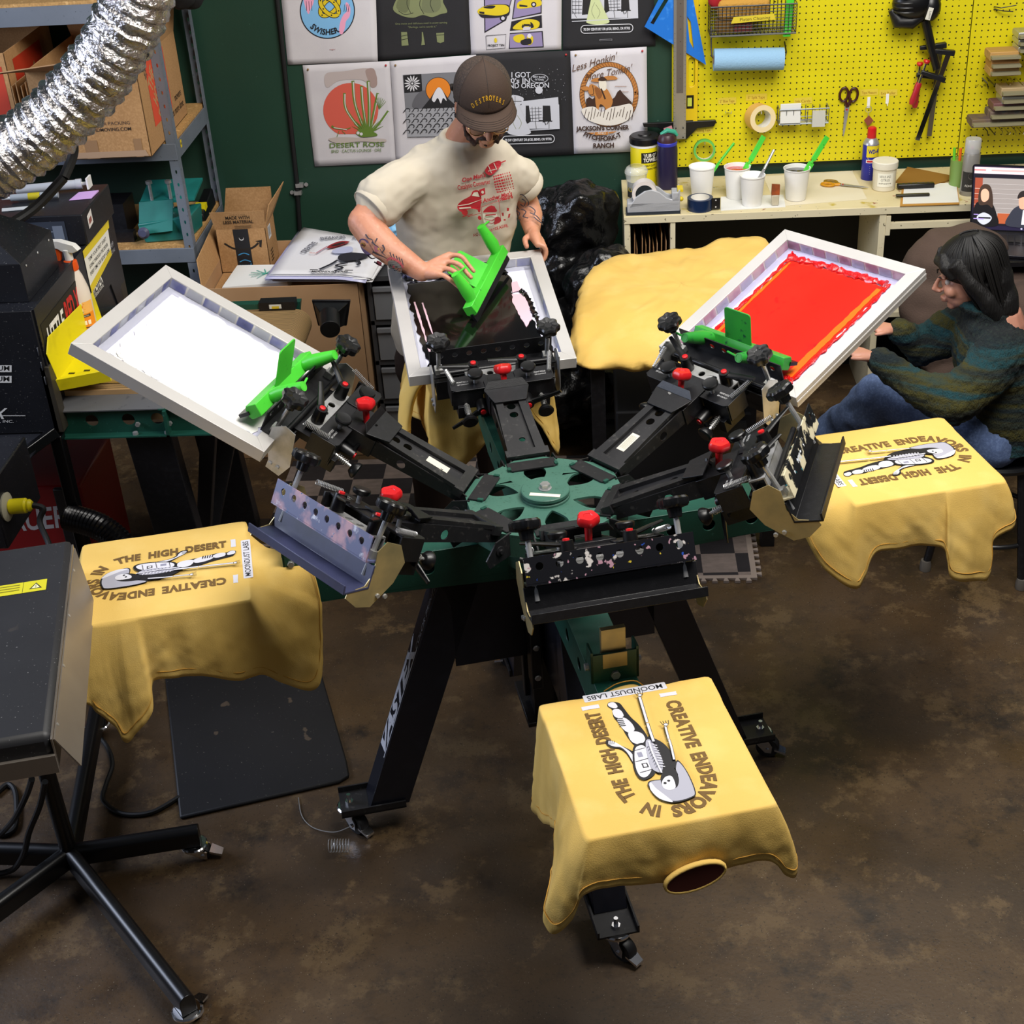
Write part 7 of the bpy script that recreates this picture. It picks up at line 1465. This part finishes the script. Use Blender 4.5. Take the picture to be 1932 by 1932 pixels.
# squeegees
def squeegee(label, o, bx, hd, pd, L_=.33, hs=(.095, -.095), gm=GREENP, paddle=(-.045,.045,.10), blade=BLACKP):
    """o centre of the bar, bx along it, hd handle direction, pd paddle direction"""
    o = Vector(o); bx = Vector(bx).normalized(); hd = Vector(hd); hd = (hd - bx*hd.dot(bx)*.85).normalized(); pd = Vector(pd).normalized(); t = thing('green_squeegee', label, 'squeegee', o, 'green plastic squeegees')
    bl = -(hd + pd*.0).normalized(); bl = (bl - bx*bl.dot(bx)).normalized(); sd = bx.cross(bl)
    g = G(); q = [(-.018,-.010),(.018,-.010),(.020,.022),(.010,.028),(-.010,.028),(-.020,.022)]
    g.loft([[o + bx*s*L_/2 + sd*a_ + bl*b2 for a_, b2 in q] for s in (-1, 1)]); g.obj('holder', gm, t, bevel=.002)
    g = G(); g.loft([[o + bx*s*(L_/2+.004) + sd*a_ + bl*b2 for a_, b2 in ((-.005,.02),(.005,.02),(.005,.052),(-.005,.052))] for s in (-1, 1)]); g.obj('blade', blade, t)
    for h_ in hs:
        b0 = o + bx*h_ - bl*.006; tip = b0 + hd*.105; P = [b0, b0 + hd*.03 + bx*.004, b0 + hd*.065 + bx*.002, tip]; n = 20
        g = G(); g.tube(P, [.017,.021,.018,.0135], n, cap=False); g.tube([P[-1], P[-1] - hd*.02], [.0105,.009], n, cap=True); r2 = [P[-1]]; u = bx; v = hd.cross(bx).normalized()
        g.loft([[P[-1] + (u*cos(2*pi*j/n) + v*sin(2*pi*j/n))*r for j in range(n)] for r in (.0135,.0105)], True, False); hh_ = g.obj('handle', gm, t, sharp=50)
        g = G(); g.cyl(tip - hd*.006 + bx*.008, tip - hd*.012 + bx*.06 - hd*.01, .0032, n=8); g.obj('cross_pin', gm, hh_)
    g = G(); w_ = Vector(pd); pn = bx.cross(w_).normalized(); x0, x1, ht = paddle
    pr = rrect(x0, 0, x1, ht, .010); g.prism([(a_, b2) for a_, b2 in pr], o - pn*.002, bx, w_, .004); g.obj('paddle', gm, t, bevel=.001)
    return t
def hv(key, v): return HEADS[key].to_3x3() @ Vector(v)
def hp(key, v): return HEADS[key] @ Vector(v)
squeegee('green squeegee with an upright paddle lying on the white screen clamp', hp('white', (.598,.0,-.030)), hv('white', (.0,-1,.0)), hv('white', (-.62,-.25,.75)), hv('white', (.22,0,.97)), hs=(.11,-.085), gm=GREENP, paddle=(-.055,.035,.125))
squeegee('stained green squeegee with an upright paddle lying on the red screen clamp', hp('red', (.600,.0,-.030)), hv('red', (.0,1,.0)), hv('red', (-.75,.75,.55)), hv('red', (.25,0,.97)), hs=(.10,-.10), gm=GREEND, paddle=(-.045,.05,.115))
n_ = HBLK.to_3x3() @ Vector((0,0,1)); o_ = HBLK @ Vector((0,0,0))
e1 = pxp(884, 584, o_ + n_*.012, n_); e2 = pxp(944, 468, o_ + n_*.050, n_); bx_ = (e2-e1).normalized(); mid_ = (e1+e2)/2
tipd = pxp(862, 520, o_ + n_*.11, n_) - pxp(886, 572, o_ + n_*.025, n_); pdl = pxp(856, 484, o_ + n_*.075, n_) - pxp(903, 508, o_ + n_*.04, n_)
squeegee('green squeegee with a black inky blade held by the man over the black screen', mid_, bx_, tipd, pdl, L_=(e2-e1).length, hs=(-.115,.125), paddle=(-.055,.06,.115))
# ================================================================ PEOPLE
from mathutils.bvhtree import BVHTree
def limb(g, pts, rad, n=12, flat=None, upv=None):
    P = [Vector(p) for p in pts]; g.tube(P, rad, n, flat=flat, upv=upv)
    for p, r, f in ((P[0], rad[0], 0), (P[-1], rad[-1], 1)):
        g.sph(p, r, n=n)
SKIN = mat('man_skin', '#c58c70', .5, sub=.12, layers=((9,.4,.75,'#b97a60'), (60,.55,.8,'#cf9a80')), bump=(160,.06))
SKINW = mat('woman_skin', '#c08a74', .5, sub=.12, layers=((9,.4,.75,'#b47a66'),))
def headmat(c, f):
    f = Vector(f).normalized(); Z = (Vector((0,0,1)) - f*f.z).normalized(); Y = -f; X = Y.cross(Z)
    return Matrix.Translation(c) @ Matrix((X, Y, Z)).transposed().to_4x4()
def head_shape(g, M, k=1., fem=False):
    X0 = g.X; g.X = M @ Matrix.Scale(k, 4)
    g.sph((0,.012,.028), .098, (.80,.98,.92), 24); g.sph((0,-.02,-.035), .078, (.84,.92,1.05), 20); g.sph((0,-.038,-.075), .052, (.98,.95,.8), 18); g.sph((0,-.070,-.103), .023, (1.15,.8,.75), 14)
    for s in (-1, 1):
        g.sph((s*.036,-.070,-.036), .030, (1,.75,.9), 14); g.sph((s*.030,-.082,.018), .022, (1.3,.55,.45), 12)
        g.tube([(s*.028,-.085,-.020),(s*.040,-.080,-.022)], [.0085,.0075], 8)          # lower lid
        g.sph((s*.079,.012,-.022), .022, (.35,.75,1.2), 12); g.sph((s*.080,.004,-.042), .009, (.5,.8,1), 10)
    g.tube([(0,-.090,.010),(0,-.108,-.012),(0,-.122,-.038)], [.009,.010,.0115] if not fem else [.007,.008,.0105], 12); g.sph((0,-.112,-.038) if fem else (0,-.121,-.043), .0115 if fem else .0120, (1,1,.85), 12)
    for s in (-1, 1): g.sph((s*.010,-.104,-.041), .008, n=10)
    g.tube([(-.022,-.090,-.071),(0,-.101,-.067),(.022,-.090,-.071)], [.004,.007,.004], 8); g.tube([(-.019,-.089,-.080),(0,-.099,-.081),(.019,-.089,-.080)], [.004,.0075,.004], 8)
    g.X = X0
def finger(g, P, r=.0085): limb(g, cat(P, 3), [r*(1 - .22*i/(3*(len(P)-1))) for i in range(3*(len(P)-1)+1)], 10)
def eyes(t, M, k=1.):
    for s in (-1, 1):
        g = G(M @ Matrix.Scale(k, 4)); g.sph((s*.033,-.072,-.006), .0115, n=16); g.sph((s*.033,-.0815,-.008), .0050, (1,.5,1), 10, m=1); g.obj('eye', [mat('eye_white', '#d9d2cc', .2), mat('dark_iris', '#20130c', .15)], t)
# ---------------------------------------------------------------- man
man = thing('person', 'man in a brown cap and cream printed t-shirt pulling a green squeegee', 'person', (-.36, 1.5, .012))
MH = headmat((-.192, 1.235, 1.706), (.20, -.88, -.40))
g = G(); head_shape(g, MH)
limb(g, [MH @ Vector((0,.02,-.05)), (-.262,1.325,1.575), (-.285,1.36,1.50)], [.056,.060,.075], 14)
# trunk and legs (under the clothes)
limb(g, [(-.285,1.37,1.46),(-.31,1.39,1.30),(-.34,1.43,1.12),(-.37,1.46,.95)], [.07,.095,.09,.10], 16)
for hx_, kx, fx, fy in ((-.46,-.475,-.50,1.50), (-.29,-.26,-.24,1.58)): limb(g, [(hx_,1.47,.92),(kx,1.47,.52),(fx,fy,.10)], [.085,.058,.042]); limb(g, [(fx,fy,.055),(fx,fy-.16,.045)], [.042,.036])
P = lambda x, y, Y: px(x, y, 1, Y)
Wr = P(796,513,1.045)
limb(g, [(-.43,1.300,1.468),(-.52,1.215,1.425),(-.588,1.155,1.365)], [.054,.060,.050], 16); limb(g, [(-.590,1.152,1.362),(-.555,1.12,1.325),(-.50,1.085,1.285),Wr], [.052,.053,.045,.031], 16)
kn = [P(848,482,1.085), P(842,494,1.06), P(835,506,1.035), P(828,518,1.01)]
for i, k_ in enumerate(kn): limb(g, [Wr.lerp(k_, .08), Wr.lerp(k_, .55), k_], [.021,.019,.0135], 10)
for a_, b2, c2 in ((kn[0], P(872,485,1.075), P(894,512,1.055)), (kn[1], P(868,500,1.045), P(889,524,1.03)), (kn[2], P(860,514,1.015), P(883,537,1.01)), (kn[3], P(848,527,.995), P(868,543,.99))): finger(g, [a_, a_.lerp(b2,.5)+Vector((0,0,.004)), b2, b2.lerp(c2,.55), c2], .0092)
finger(g, [Wr.lerp(kn[0],.25), P(828,492,1.10), P(850,500,1.10), P(866,512,1.085)], .0105)
WL = P(1004,436,1.385)
limb(g, [(-.145,1.405,1.455),(-.105,1.455,1.36),(-.085,1.49,1.285)], [.048,.046,.042], 16); limb(g, [(-.085,1.49,1.285),(-.072,1.455,1.255),WL], [.043,.042,.027], 16)
kl = [Vector((-.044 - .004*i, 1.290 + .0195*i, 1.214 + .002*i)) for i in range(4)]
for k_ in kl: limb(g, [WL, WL.lerp(k_,.55) + Vector((0,0,.006)), k_], [.024,.021,.0125], 10)
for i, k_ in enumerate(kl): finger(g, [k_, k_ + Vector((.020,-.004,-.006)), k_ + Vector((.026,-.006,-.026)), k_ + Vector((.018,-.010,-.048)), k_ + Vector((.0,-.012,-.058))], .0090)
finger(g, [WL.lerp(kl[0],.35) + Vector((-.012,0,0)), Vector((-.088,1.325,1.222)), Vector((-.082,1.296,1.206))], .0115)
body = lumpify(g, 'body', SKIN, man, .0042, 3)
eyes(man, MH)
# cap
def crown(th, h):
    """th angle from the face direction, h height above the brim line"""
    s = max(0, 1 - (h/.112)**2.5)**.5; fr = max(0, cos(th)); return Vector((sin(th)*.089*s, -cos(th)*(.107 + .006*fr)*s + .006, .036 + h*(1 + .10*fr) - .006*(1-cos(th))))
def capmesh(t0, t1, n, m, name, off=0):
    rings = []
    for i in range(15):
        h = .112*sin(pi/2*i/14); rings.append([MH @ (crown(radians(t0 + (t1-t0)*j/n), h)*(1+off)) for j in range(n+1)])
    g = G(); g.loft(rings, False, False); return g.obj(name, m, capp, sharp=180, solid=.002)
CAPM = mat('brown_cap_foam', '#3d2c21', .85, layers=((8,.3,.8,'#35261d'),), bump=(260,.1)); CAPN = mat('brown_cap_mesh', '#40322a', .8, layers=((240,.48,.54,'#2a201b',1),))
g = G(); g.lathe([(.0,0),(.008,.0),(.007,.005),(0,.007)], MH @ Vector((0,.0,.148)), MH.to_3x3() @ Vector((0,0,1)), 14); capp = g.obj('cap', CAPM, man)
capmesh(-62, 62, 24, CAPM, 'front_panel', .012); capmesh(62, 298, 40, CAPN, 'mesh_panel')
g = G(); rows = []
for i in range(9):
    s = i/8; row = []
    for j in range(25):
        th = radians(-72 + 144*j/24); a0 = crown(th*.95, .0)*1.02; ext = .066*max(0, cos(th*1.06))**.55
        row.append(MH @ (a0 + Vector((sin(th)*.010*s, -ext*s, -.004*s - .020*(sin(th)**2)*s - .006*s*s))))
    rows.append(row)
g.loft(rows, False, False); g.obj('brim', CAPM, capp, sharp=180, solid=.004)
for k in range(4):
    g = G(); g.tube([rows[4+k][j] + MH.to_3x3() @ Vector((0,0,.0028)) for j in range(2+k,23-k)], .0007, 4); g.obj('stitch_row', mat('dark_brown_thread', '#241811', .8), capp)
g = G(); g.tube([MH @ (crown(0, h)*1.018) for h in [.112*sin(pi/2*i/14) for i in range(2,15)]], .0012, 5); g.obj('seam', mat('dark_brown_thread', '#241811', .8), capp)
def capw(x, y, h): th = x/.100; q = crown(th, y)*1.018; return MH @ (q + q.normalized()*h)
a = Art((0,0,0),(1,0,0),(0,1,0), base=.001, warp=capw); tt = 'DESTROYERS'
for i, ch in enumerate(tt):
    u = (i - 4.5)/4.5; a.text(ch, .050*u, .044 - .024*u*u, .0135, '#c9971c', bold=.02, rot=-38*u, sx=.75)
a.obj('embroidered_lettering', capp)
# hair, ears plug, beard, glasses
HAIRM = mat('dark_brown_hair', '#1c120d', .6, bump=(120,.5,3,(1,1,.2)))
g = G(MH); g.sph((0,.055,-.025), .075, (1.0,.62,.75), 18)
for s in (-1, 1): g.sph((s*.074,.030,.005), .026, (.45,1,1.2), 12); g.tube([(s*.072,-.018,.03),(s*.074,-.020,-.02),(s*.070,-.026,-.05)], [.010,.009,.005], 8); g.sph((s*.085,.045,.03), .014, (.8,1,.8), 8)
lumpify(g, 'hair', HAIRM, man, .004, 2, ((90,.006),))
g = G(MH); g.tube([(-.030,-.090,-.066),(-.012,-.104,-.056),(0,-.107,-.055),(.012,-.104,-.056),(.030,-.090,-.066)], [.005,.0085,.008,.0085,.005], 10); g.sph((0,-.064,-.102), .027, (1.05,.85,.62), 14)
for s in (-1, 1): g.tube([(s*.062,-.026,-.060),(s*.054,-.044,-.088),(s*.028,-.066,-.106)], [.007,.011,.014], 8); g.tube([(s*.030,-.088,-.066),(s*.032,-.082,-.085)], [.005,.006], 8)
lumpify(g, 'beard', mat('beard_brown', '#2c1a12', .75, layers=((70,.45,.65,'#5a3a2a',3),)), man, .0035, 2, ((120,.003),))
for s in (-1, 1): g = G(MH); g.lathe([(.006,0),(.0075,.002),(.0055,.005)], (s*.083,.004,-.045), (s,0,0), 14); g.obj('ear_plug', BLACKP, man)
g = G(MH)
for s in (-1, 1):
    ring = [(s*.034 + .026*cos(t), -.112 - .004*cos(t)*s*0, -.014 + .021*sin(t)) for t in [2*pi*i/24 for i in range(25)]]; g.tube(ring + [ring[1]], .0016, 6); g.tube([(s*.060,-.110,-.008),(s*.078,-.07,-.006),(s*.082,.0,-.010)], .0014, 6)
g.tube([(-.010,-.114,-.010),(0,-.118,-.006),(.010,-.114,-.010)], .0016, 6); g.obj('glasses', mat('gold_wire_frame', '#b9925a', .2, 1.), man)
for s in (-1, 1): g = G(MH); g.lathe([(0,0),(.024,0)], (s*.034,-.112,-.014), (0,1,0), 20); g.obj('glasses_lens', mat('lens_glass', '#e8e8ea', .05, alpha=.18), man)
# t-shirt
def ringxy(c, a_, b2, yaw, n=28, sq=.85):
    o = []
    for j in range(n):
        t_ = 2*pi*j/n; x = abs(cos(t_))**sq*(1 if cos(t_) > 0 else -1)*a_; y = abs(sin(t_))**sq*(1 if sin(t_) > 0 else -1)*b2
        o.append(Vector((c[0] + x*cos(yaw) - y*sin(yaw), c[1] + x*sin(yaw) + y*cos(yaw), c[2])))
    return o
CTEE = mat('cream_tshirt_jersey', '#cfc6b2', .88, layers=((4,.3,.8,'#c8bea8'),), bump=(300,.10)) if False else mat('cream_tshirt_jersey', '#c4bbaa', .88, layers=((4,.3,.8,'#bcb29f'),))
g = G(); tors = [((-.388,1.455,.80),.190,.145,10),((-.382,1.455,.86),.200,.150,11),((-.368,1.452,.95),.200,.148,12),((-.345,1.44,1.10),.196,.140,14),((-.322,1.415,1.24),.200,.138,17),((-.305,1.39,1.36),.212,.138,20),((-.296,1.372,1.44),.208,.128,21),((-.290,1.36,1.495),.192,.108,21),((-.284,1.352,1.530),.158,.092,21),((-.276,1.342,1.562),.096,.076,21)]
g.loft([ringxy(c, a_, b2, radians(y)) for c, a_, b2, y in tors])
limb(g, [(-.395,1.315,1.478),(-.465,1.258,1.450),(-.535,1.205,1.412)], [.082,.084,.086], 16, flat=.92)
limb(g, [(-.170,1.395,1.455),(-.128,1.425,1.415),(-.098,1.450,1.385)], [.066,.068,.070], 16)
g.tube([(-.270+.066*cos(t), 1.333+.062*sin(t), 1.572 + .010*sin(t) - .014*cos(t)*0) for t in [2*pi*i/20 for i in range(22)]], .013, 8)
tee = lumpify(g, 'tshirt', CTEE, man, .006, 6, ((8,.009),(19,.0045),(36,.002)), 3)
# sleeve hems
for c, d, r in (((-.560,1.184,1.400),(-.70,-.58,-.44),.076), ((-.083,1.464,1.360),(.55,.48,-.68),.066)):
    d = Vector(d).normalized(); u = d.cross(Vector((0,0,1))).normalized(); v = d.cross(u); rings = []
    for s, k in ((-.022,.95),(-.018,1.0),(.010,1.02),(.014,.99),(.008,.93)): rings.append([Vector(c) + d*s + (u*cos(2*pi*j/28) + v*sin(2*pi*j/28)*.9)*r*k for j in range(28)])
    g = G(); g.loft(rings, True, False); g.obj('sleeve_hem', CTEE, tee, sharp=180)
def bvh(o):
    me = o.data; W_ = o.matrix_parent_inverse if False else Matrix.Identity(4)
    return BVHTree.FromPolygons([v.co.copy() for v in me.vertices], [tuple(p.vertices) for p in me.polygons])
def projart(o, base=.0012):
    B = bvh(o)
    def wp(x, y, h):
        d = (CF*FPX + CR*(x-966) - CU*(-y-966)).normalized(); hit, n, i, ds = B.ray_cast(CAM, d)
        if hit is None: hit = px(x, -y, 1, 1.3); return hit
        return hit - d*h*1.5 + n*h
    return Art((0,0,0),(1,0,0),(0,1,0), base=base, step=.00025, warp=wp)
a = projart(tee, .0050); R = '#b3202c'
a.text("One Man's", 894, -338, 8, R, w=46, rot=14, shear=.3, bold=.03); a.text('Catalytic Converter', 894, -351, 8, R, w=62, rot=11, bold=.02)
a.text("Is Another Man's", 934, -375, 7.5, R, w=64, rot=15, shear=.3, bold=.03); a.text('Treasure', 951, -376, 8, R, w=30, rot=15, bold=.03)
a.blob(L(914,322,922,310,938,303,944,308,938,320,924,330),R); a.line(L(940,308,952,303),2,R); a.line(L(920,322,944,316),1.4,'#d2c9b8'); a.line(L(920,312,926,326),1.4,'#d2c9b8'); a.line(L(930,307,936,320),1.4,'#d2c9b8')
for r in range(7):
    for c in range(8):
        x, y = 929+4*c+.6*r, 334+4.2*r-1.0*c; w_ = 3.1 if c < 4 else 1.7; a.poly([(x,-y),(x+w_,-y+.4),(x+w_,-y+3.2),(x,-y+2.8)], R)
a.blob(L(862,384,872,372,884,366,888,356,898,354,903,366,904,384,896,390,884,388,868,394),R); a.poly(L(886,366,890,358,897,357,900,366), '#d2c9b8'); a.line(L(864,384,880,381,902,372),1.2,'#d2c9b8'); a.line(L(866,389,884,386),2,'#d2c9b8'); a.disc(873,-394,5,R,n=12); a.disc(899,-390,4.5,R,n=12); a.line(L(868,401,888,396),1,R); a.line(L(878,402,904,396),1,R)
a.poly(L(899,353,909,350,911,361,901,364), R); a.disc(905,-357,2.4,'#d2c9b8',n=8); a.disc(900,-405,3.6,R,n=12)
a.line(L(905,384,934,376,937,412,906,419,905,384),.9,R); a.blob(L(909,394,914,385,924,382,932,388,930,392,918,394),R); a.blob(L(909,397,914,398,920,401,926,399,931,396,930,408,922,417,914,416,909,408),'#e0d4c8'); a.line(L(911,404,921,408,931,402),1,R,3); a.line(L(913,410,921,413,929,408),1,R,3); a.blob(L(928,404,935,402,936,412,926,415),R); a.line(L(913,399,929,397),1.6,R)
for x, y, w_, h_ in ((940,395,3,6),(950,400,3,9),(943,407,4,4),(947,388,3,4)): a.poly(rect(x,-y-h_/2,x+w_,-y+h_/2), R)
a.text('AND DO I LOVE TREASURE', 918, -430, 5, R, w=66, rot=14, bold=.02)
a.obj('chest_print', tee)
# tattoos
a = projart(body, .0010); TK = '#3a3540'
pu, yl, pk, gr = '#6a5a86', '#b08a3a', '#a8484e', '#7e7870'
a.blob(L(678,455,684,450,693,454,700,466,704,474,698,482,690,480,682,470),pu); a.disc(684,-462,4.5,yl,n=10); a.disc(684,-462,2.2,'#5a2f40',n=8)
for P_ in (L(690,442,696,450,702,452,706,460), L(702,456,708,462,716,468,722,478), L(704,474,714,480,724,484,734,490), L(694,482,702,488,712,486,722,494), L(722,462,726,470,722,476,728,482), L(712,450,708,458), L(706,494,716,500,730,506), L(734,506,742,508,748,514,760,518), L(752,512,764,516,770,522)): a.line(P_, 3.0, TK, 4, w1=.9)
for x in (736,742,748,753,758): a.line(L(x,476+(x-736)*.55,x+3,484+(x-736)*.6,x+4,492+(x-736)*.6), 2.2, TK, 3, w1=.7)
a.line(L(731,490,738,486,750,491,758,498,762,504), 3.2, pk, 5); a.blob(L(733,494,740,490,750,494,758,502,758,512,748,514,738,508),gr); a.disc(744,-501,2.2,pk,n=8); a.disc(738,-498,1.5,TK,n=8); a.line(L(740,508,748,508,754,504),1.2,TK,3); a.blob(L(708,464,714,466,716,472,710,474),'#9a5a60'); a.disc(716,-469,2,yl,n=8); a.blob(L(712,492,720,496,718,502,710,498),'#8a3a48')
for P_ in (L(975,370,982,364,990,370,996,380,992,390,984,394,978,388,975,378), L(984,372,990,378,988,386,982,382), L(990,388,1000,392,1008,400,1006,408), L(978,398,984,404,980,412,986,416), L(986,396,994,402,990,410,998,414), L(1000,404,1010,410,1016,418), L(1006,412,1014,420,1022,424), L(970,382,974,392,980,398)): a.line(P_, 1.8, TK, 5)
a.obj('tattoo', man)
# trousers, shoes
g = G(); g.sph((-.375,1.465,.90), .15, (1.12,.88,1.1), 18)
limb(g, [(-.46,1.47,.90),(-.475,1.47,.55),(-.50,1.50,.12)], [.105,.085,.075], 16); limb(g, [(-.29,1.47,.90),(-.26,1.47,.55),(-.24,1.58,.12)], [.105,.085,.075], 16); g.sph((-.50,1.46,.72),.09,(1,.8,1.4),14)
lumpify(g, 'trousers', mat('brown_trousers', '#43342c', .9, layers=((5,.3,.8,'#3a2d26'),)), man, .009, 4, ((12,.010),), 6)
for fx, fy in ((-.50,1.50),(-.24,1.58)): g = G(); limb(g, [(fx,fy+.05,.055),(fx,fy-.19,.05)], [.046,.042], 12); lumpify(g, 'shoe', BLACKP, man, .008, 2)

# ---------------------------------------------------------------- woman
wo = thing('person', 'dark haired woman in a striped teal and olive sweater and jeans on the stool', 'person', (1.45, 1.25, .45))
WH = headmat((1.352, 1.235, 1.085), (-.95, .10, -.24))
g = G(); head_shape(g, WH, .95, True)
limb(g, [WH @ Vector((0,.03,-.06)), (1.425,1.225,.965), (1.45,1.22,.92)], [.048,.050,.065], 12); limb(g, [(1.45,1.215,.90),(1.49,1.21,.72),(1.50,1.205,.55)], [.10,.11,.12], 14)
w1_, w2_ = px(1650,675,1,1.16), px(1690,622,1,1.36)
limb(g, [(1.44,1.06,.86),(1.29,1.00,.735),w1_], [.045,.036,.024], 12); limb(g, [(1.43,1.36,.86),(1.27,1.42,.74),w2_], [.045,.036,.024], 12)
for W0, dv in ((w1_, Vector((-.085,.03,.012))), (w2_, Vector((-.085,-.01,.012)))):
    for i in range(4):
        k_ = W0 + dv*.75 + Vector((0,-.026+.0175*i,.004)); limb(g, [W0, W0.lerp(k_,.6), k_], [.019,.017,.012], 8); finger(g, [k_, k_ + dv*.35 + Vector((0,0,.004)), k_ + dv*.6 + Vector((0,0,-.015)), k_ + dv*.62 + Vector((0,0,-.035))], .0078)
    finger(g, [W0 + dv*.25 + Vector((0,-.02,0)), W0 + dv*.6 + Vector((0,-.045,.004)), W0 + dv*.9 + Vector((0,-.045,-.002))], .0088)
limb(g, [(1.47,1.13,.53),(1.12,1.29,.625)], [.08,.05], 12); limb(g, [(1.12,1.29,.625),(.975,1.50,.25)], [.05,.036], 12); limb(g, [(1.48,1.29,.53),(1.14,1.46,.50)], [.08,.05], 12); limb(g, [(1.14,1.46,.50),(1.10,1.60,.08)], [.05,.036], 12)
lumpify(g, 'body', SKINW, wo, .0045, 3); eyes(wo, WH, .95)
g = G(WH @ Matrix.Scale(.95, 4))
for s in (-1, 1): g.tube([(s*.020,-.100,.014),(s*.034,-.098,.020),(s*.048,-.086,.014)], [.002,.003,.0015], 6)
g.obj('eyebrow', HAIRM, wo)
g = G(WH); g.sph((0,.018,.040), .106, (.86,.98,.90), 22); g.sph((0,.075,-.03), .085, (.95,.72,1.2), 16); g.sph((0,.088,-.12), .075, (1.15,.7,1.2), 14)
for s in (-1, 1): g.tube([(s*.070,-.045,.070),(s*.086,-.005,.0),(s*.086,.035,-.07),(s*.075,.06,-.15)], [.022,.026,.032,.026], 10); g.tube([(s*.02,-.070,.090),(s*.055,-.074,.055),(s*.074,-.050,.015)], [.016,.018,.012], 10)
g.tube([(-.045,-.080,.064),(0,-.090,.062),(.045,-.080,.064)], [.012,.014,.012], 8)
lumpify(g, 'hair', mat('black_hair', '#060404', .65, bump=(120,.5,3,(1,1,.12))), wo, .005, 6, ((14,.006),))
rnd = random.Random(4); g = G(WH)
for i in range(210):
    th = rnd.uniform(0, 2*pi); f_ = abs(sin(th/2)); xs, ys = sin(th), -cos(th)        # th 0 = face side
    if ys < -.55: L0, z1 = rnd.uniform(.6,1), .045
    else: z1 = -.10 - .10*min(1, (ys+.55)*1.1) + rnd.uniform(-.025,.02)
    P0 = Vector((xs*.02 + .01, .02 + ys*.03, .136)); P1 = Vector((xs*.075, .018 + ys*.088, .095)); P2 = Vector((xs*.094, .020 + ys*.106, .03)); P3 = Vector((xs*.092, .040 + ys*.092, (z1-.0)*.5 - .01)); P4 = Vector((xs*.082 + rnd.uniform(-.01,.01), .058 + ys*.080, z1))
    Pn = [P0, P1, P2] if ys < -.55 else [P0, P1, P2, P3, P4]
    g.tube(cat(Pn, 4), [.0034*(1-.6*k/(4*(len(Pn)-1))) for k in range(4*(len(Pn)-1)+1)], 5)
g.obj('hair_strands', mat('black_hair_strands', '#070504', .6), wo, sharp=180)
SWT = mat('striped_mohair', '#0b1a1f', .95, layers=((5,.42,.56,'#3d3a0e',2,(.35,.35,4.2)), (6,.50,.60,'#0e3a40',2,(.4,.4,5)), (4,.55,.64,'#0b1418',2,(.3,.3,5)), (90,.5,.8,'#23302a')), bump=(220,.8,4,(1,1,.5)))
g = G(); tw = [((1.53,1.205,.50),.165,.185,0),((1.525,1.205,.58),.165,.185,0),((1.505,1.21,.70),.150,.180,0),((1.475,1.215,.80),.140,.185,0),((1.452,1.22,.875),.115,.175,0),((1.436,1.222,.935),.085,.125,0),((1.43,1.225,.972),.066,.074,0)]
g.loft([ringxy(c, a_, b2, 0) for c, a_, b2, y in tw])
g.tube([(1.425+.080*cos(t_), 1.225+.085*sin(t_), .968-.018*cos(t_)) for t_ in [2*pi*i/20 for i in range(22)]], .022, 8); limb(g, [(1.445,1.09,.865),(1.37,1.02,.80),(1.285,.992,.735)], [.085,.080,.074], 14); limb(g, [(1.285,.992,.735),(1.18,1.06,.76), w1_ + Vector((.015,-.003,-.004))], [.076,.058,.042], 14)
limb(g, [(1.44,1.35,.865),(1.35,1.40,.80),(1.27,1.42,.735)], [.082,.076,.070], 14); limb(g, [(1.27,1.42,.735), w2_ + Vector((.015,0,-.004))], [.070,.042], 14)
lumpify(g, 'sweater', SWT, wo, .008, 4, ((11,.014),(60,.006)), 9)
DEN = mat('blue_denim', '#51648c', .85, layers=((5,.35,.75,'#445679'), (120,.45,.7,'#5f739b',2)), bump=(300,.2))
g = G(); g.sph((1.50,1.21,.53), .15, (1,1.15,.66), 18); limb(g, [(1.46,1.12,.54),(1.30,1.20,.60),(1.125,1.285,.63)], [.105,.100,.082], 16); limb(g, [(1.125,1.285,.63),(1.06,1.36,.50),(.995,1.46,.36)], [.085,.088,.098], 16)
limb(g, [(1.48,1.29,.53),(1.14,1.46,.50)], [.10,.08], 14); limb(g, [(1.14,1.46,.50),(1.11,1.58,.14)], [.08,.088], 14)
lumpify(g, 'jeans', DEN, wo, .009, 4, ((10,.014),(24,.006)), 12)
for p in ((.975,1.50,.22),(1.08,1.60,.055)): g = G(); p = Vector(p); limb(g, [p + Vector((.06,.02,.03)), p + Vector((0,0,-.0)), p + Vector((-.15,-.02,-.012))], [.05,.046,.038], 12); lumpify(g, 'boot', mat('oxblood_boot', '#2a0f0e', .45), wo, .008, 2)
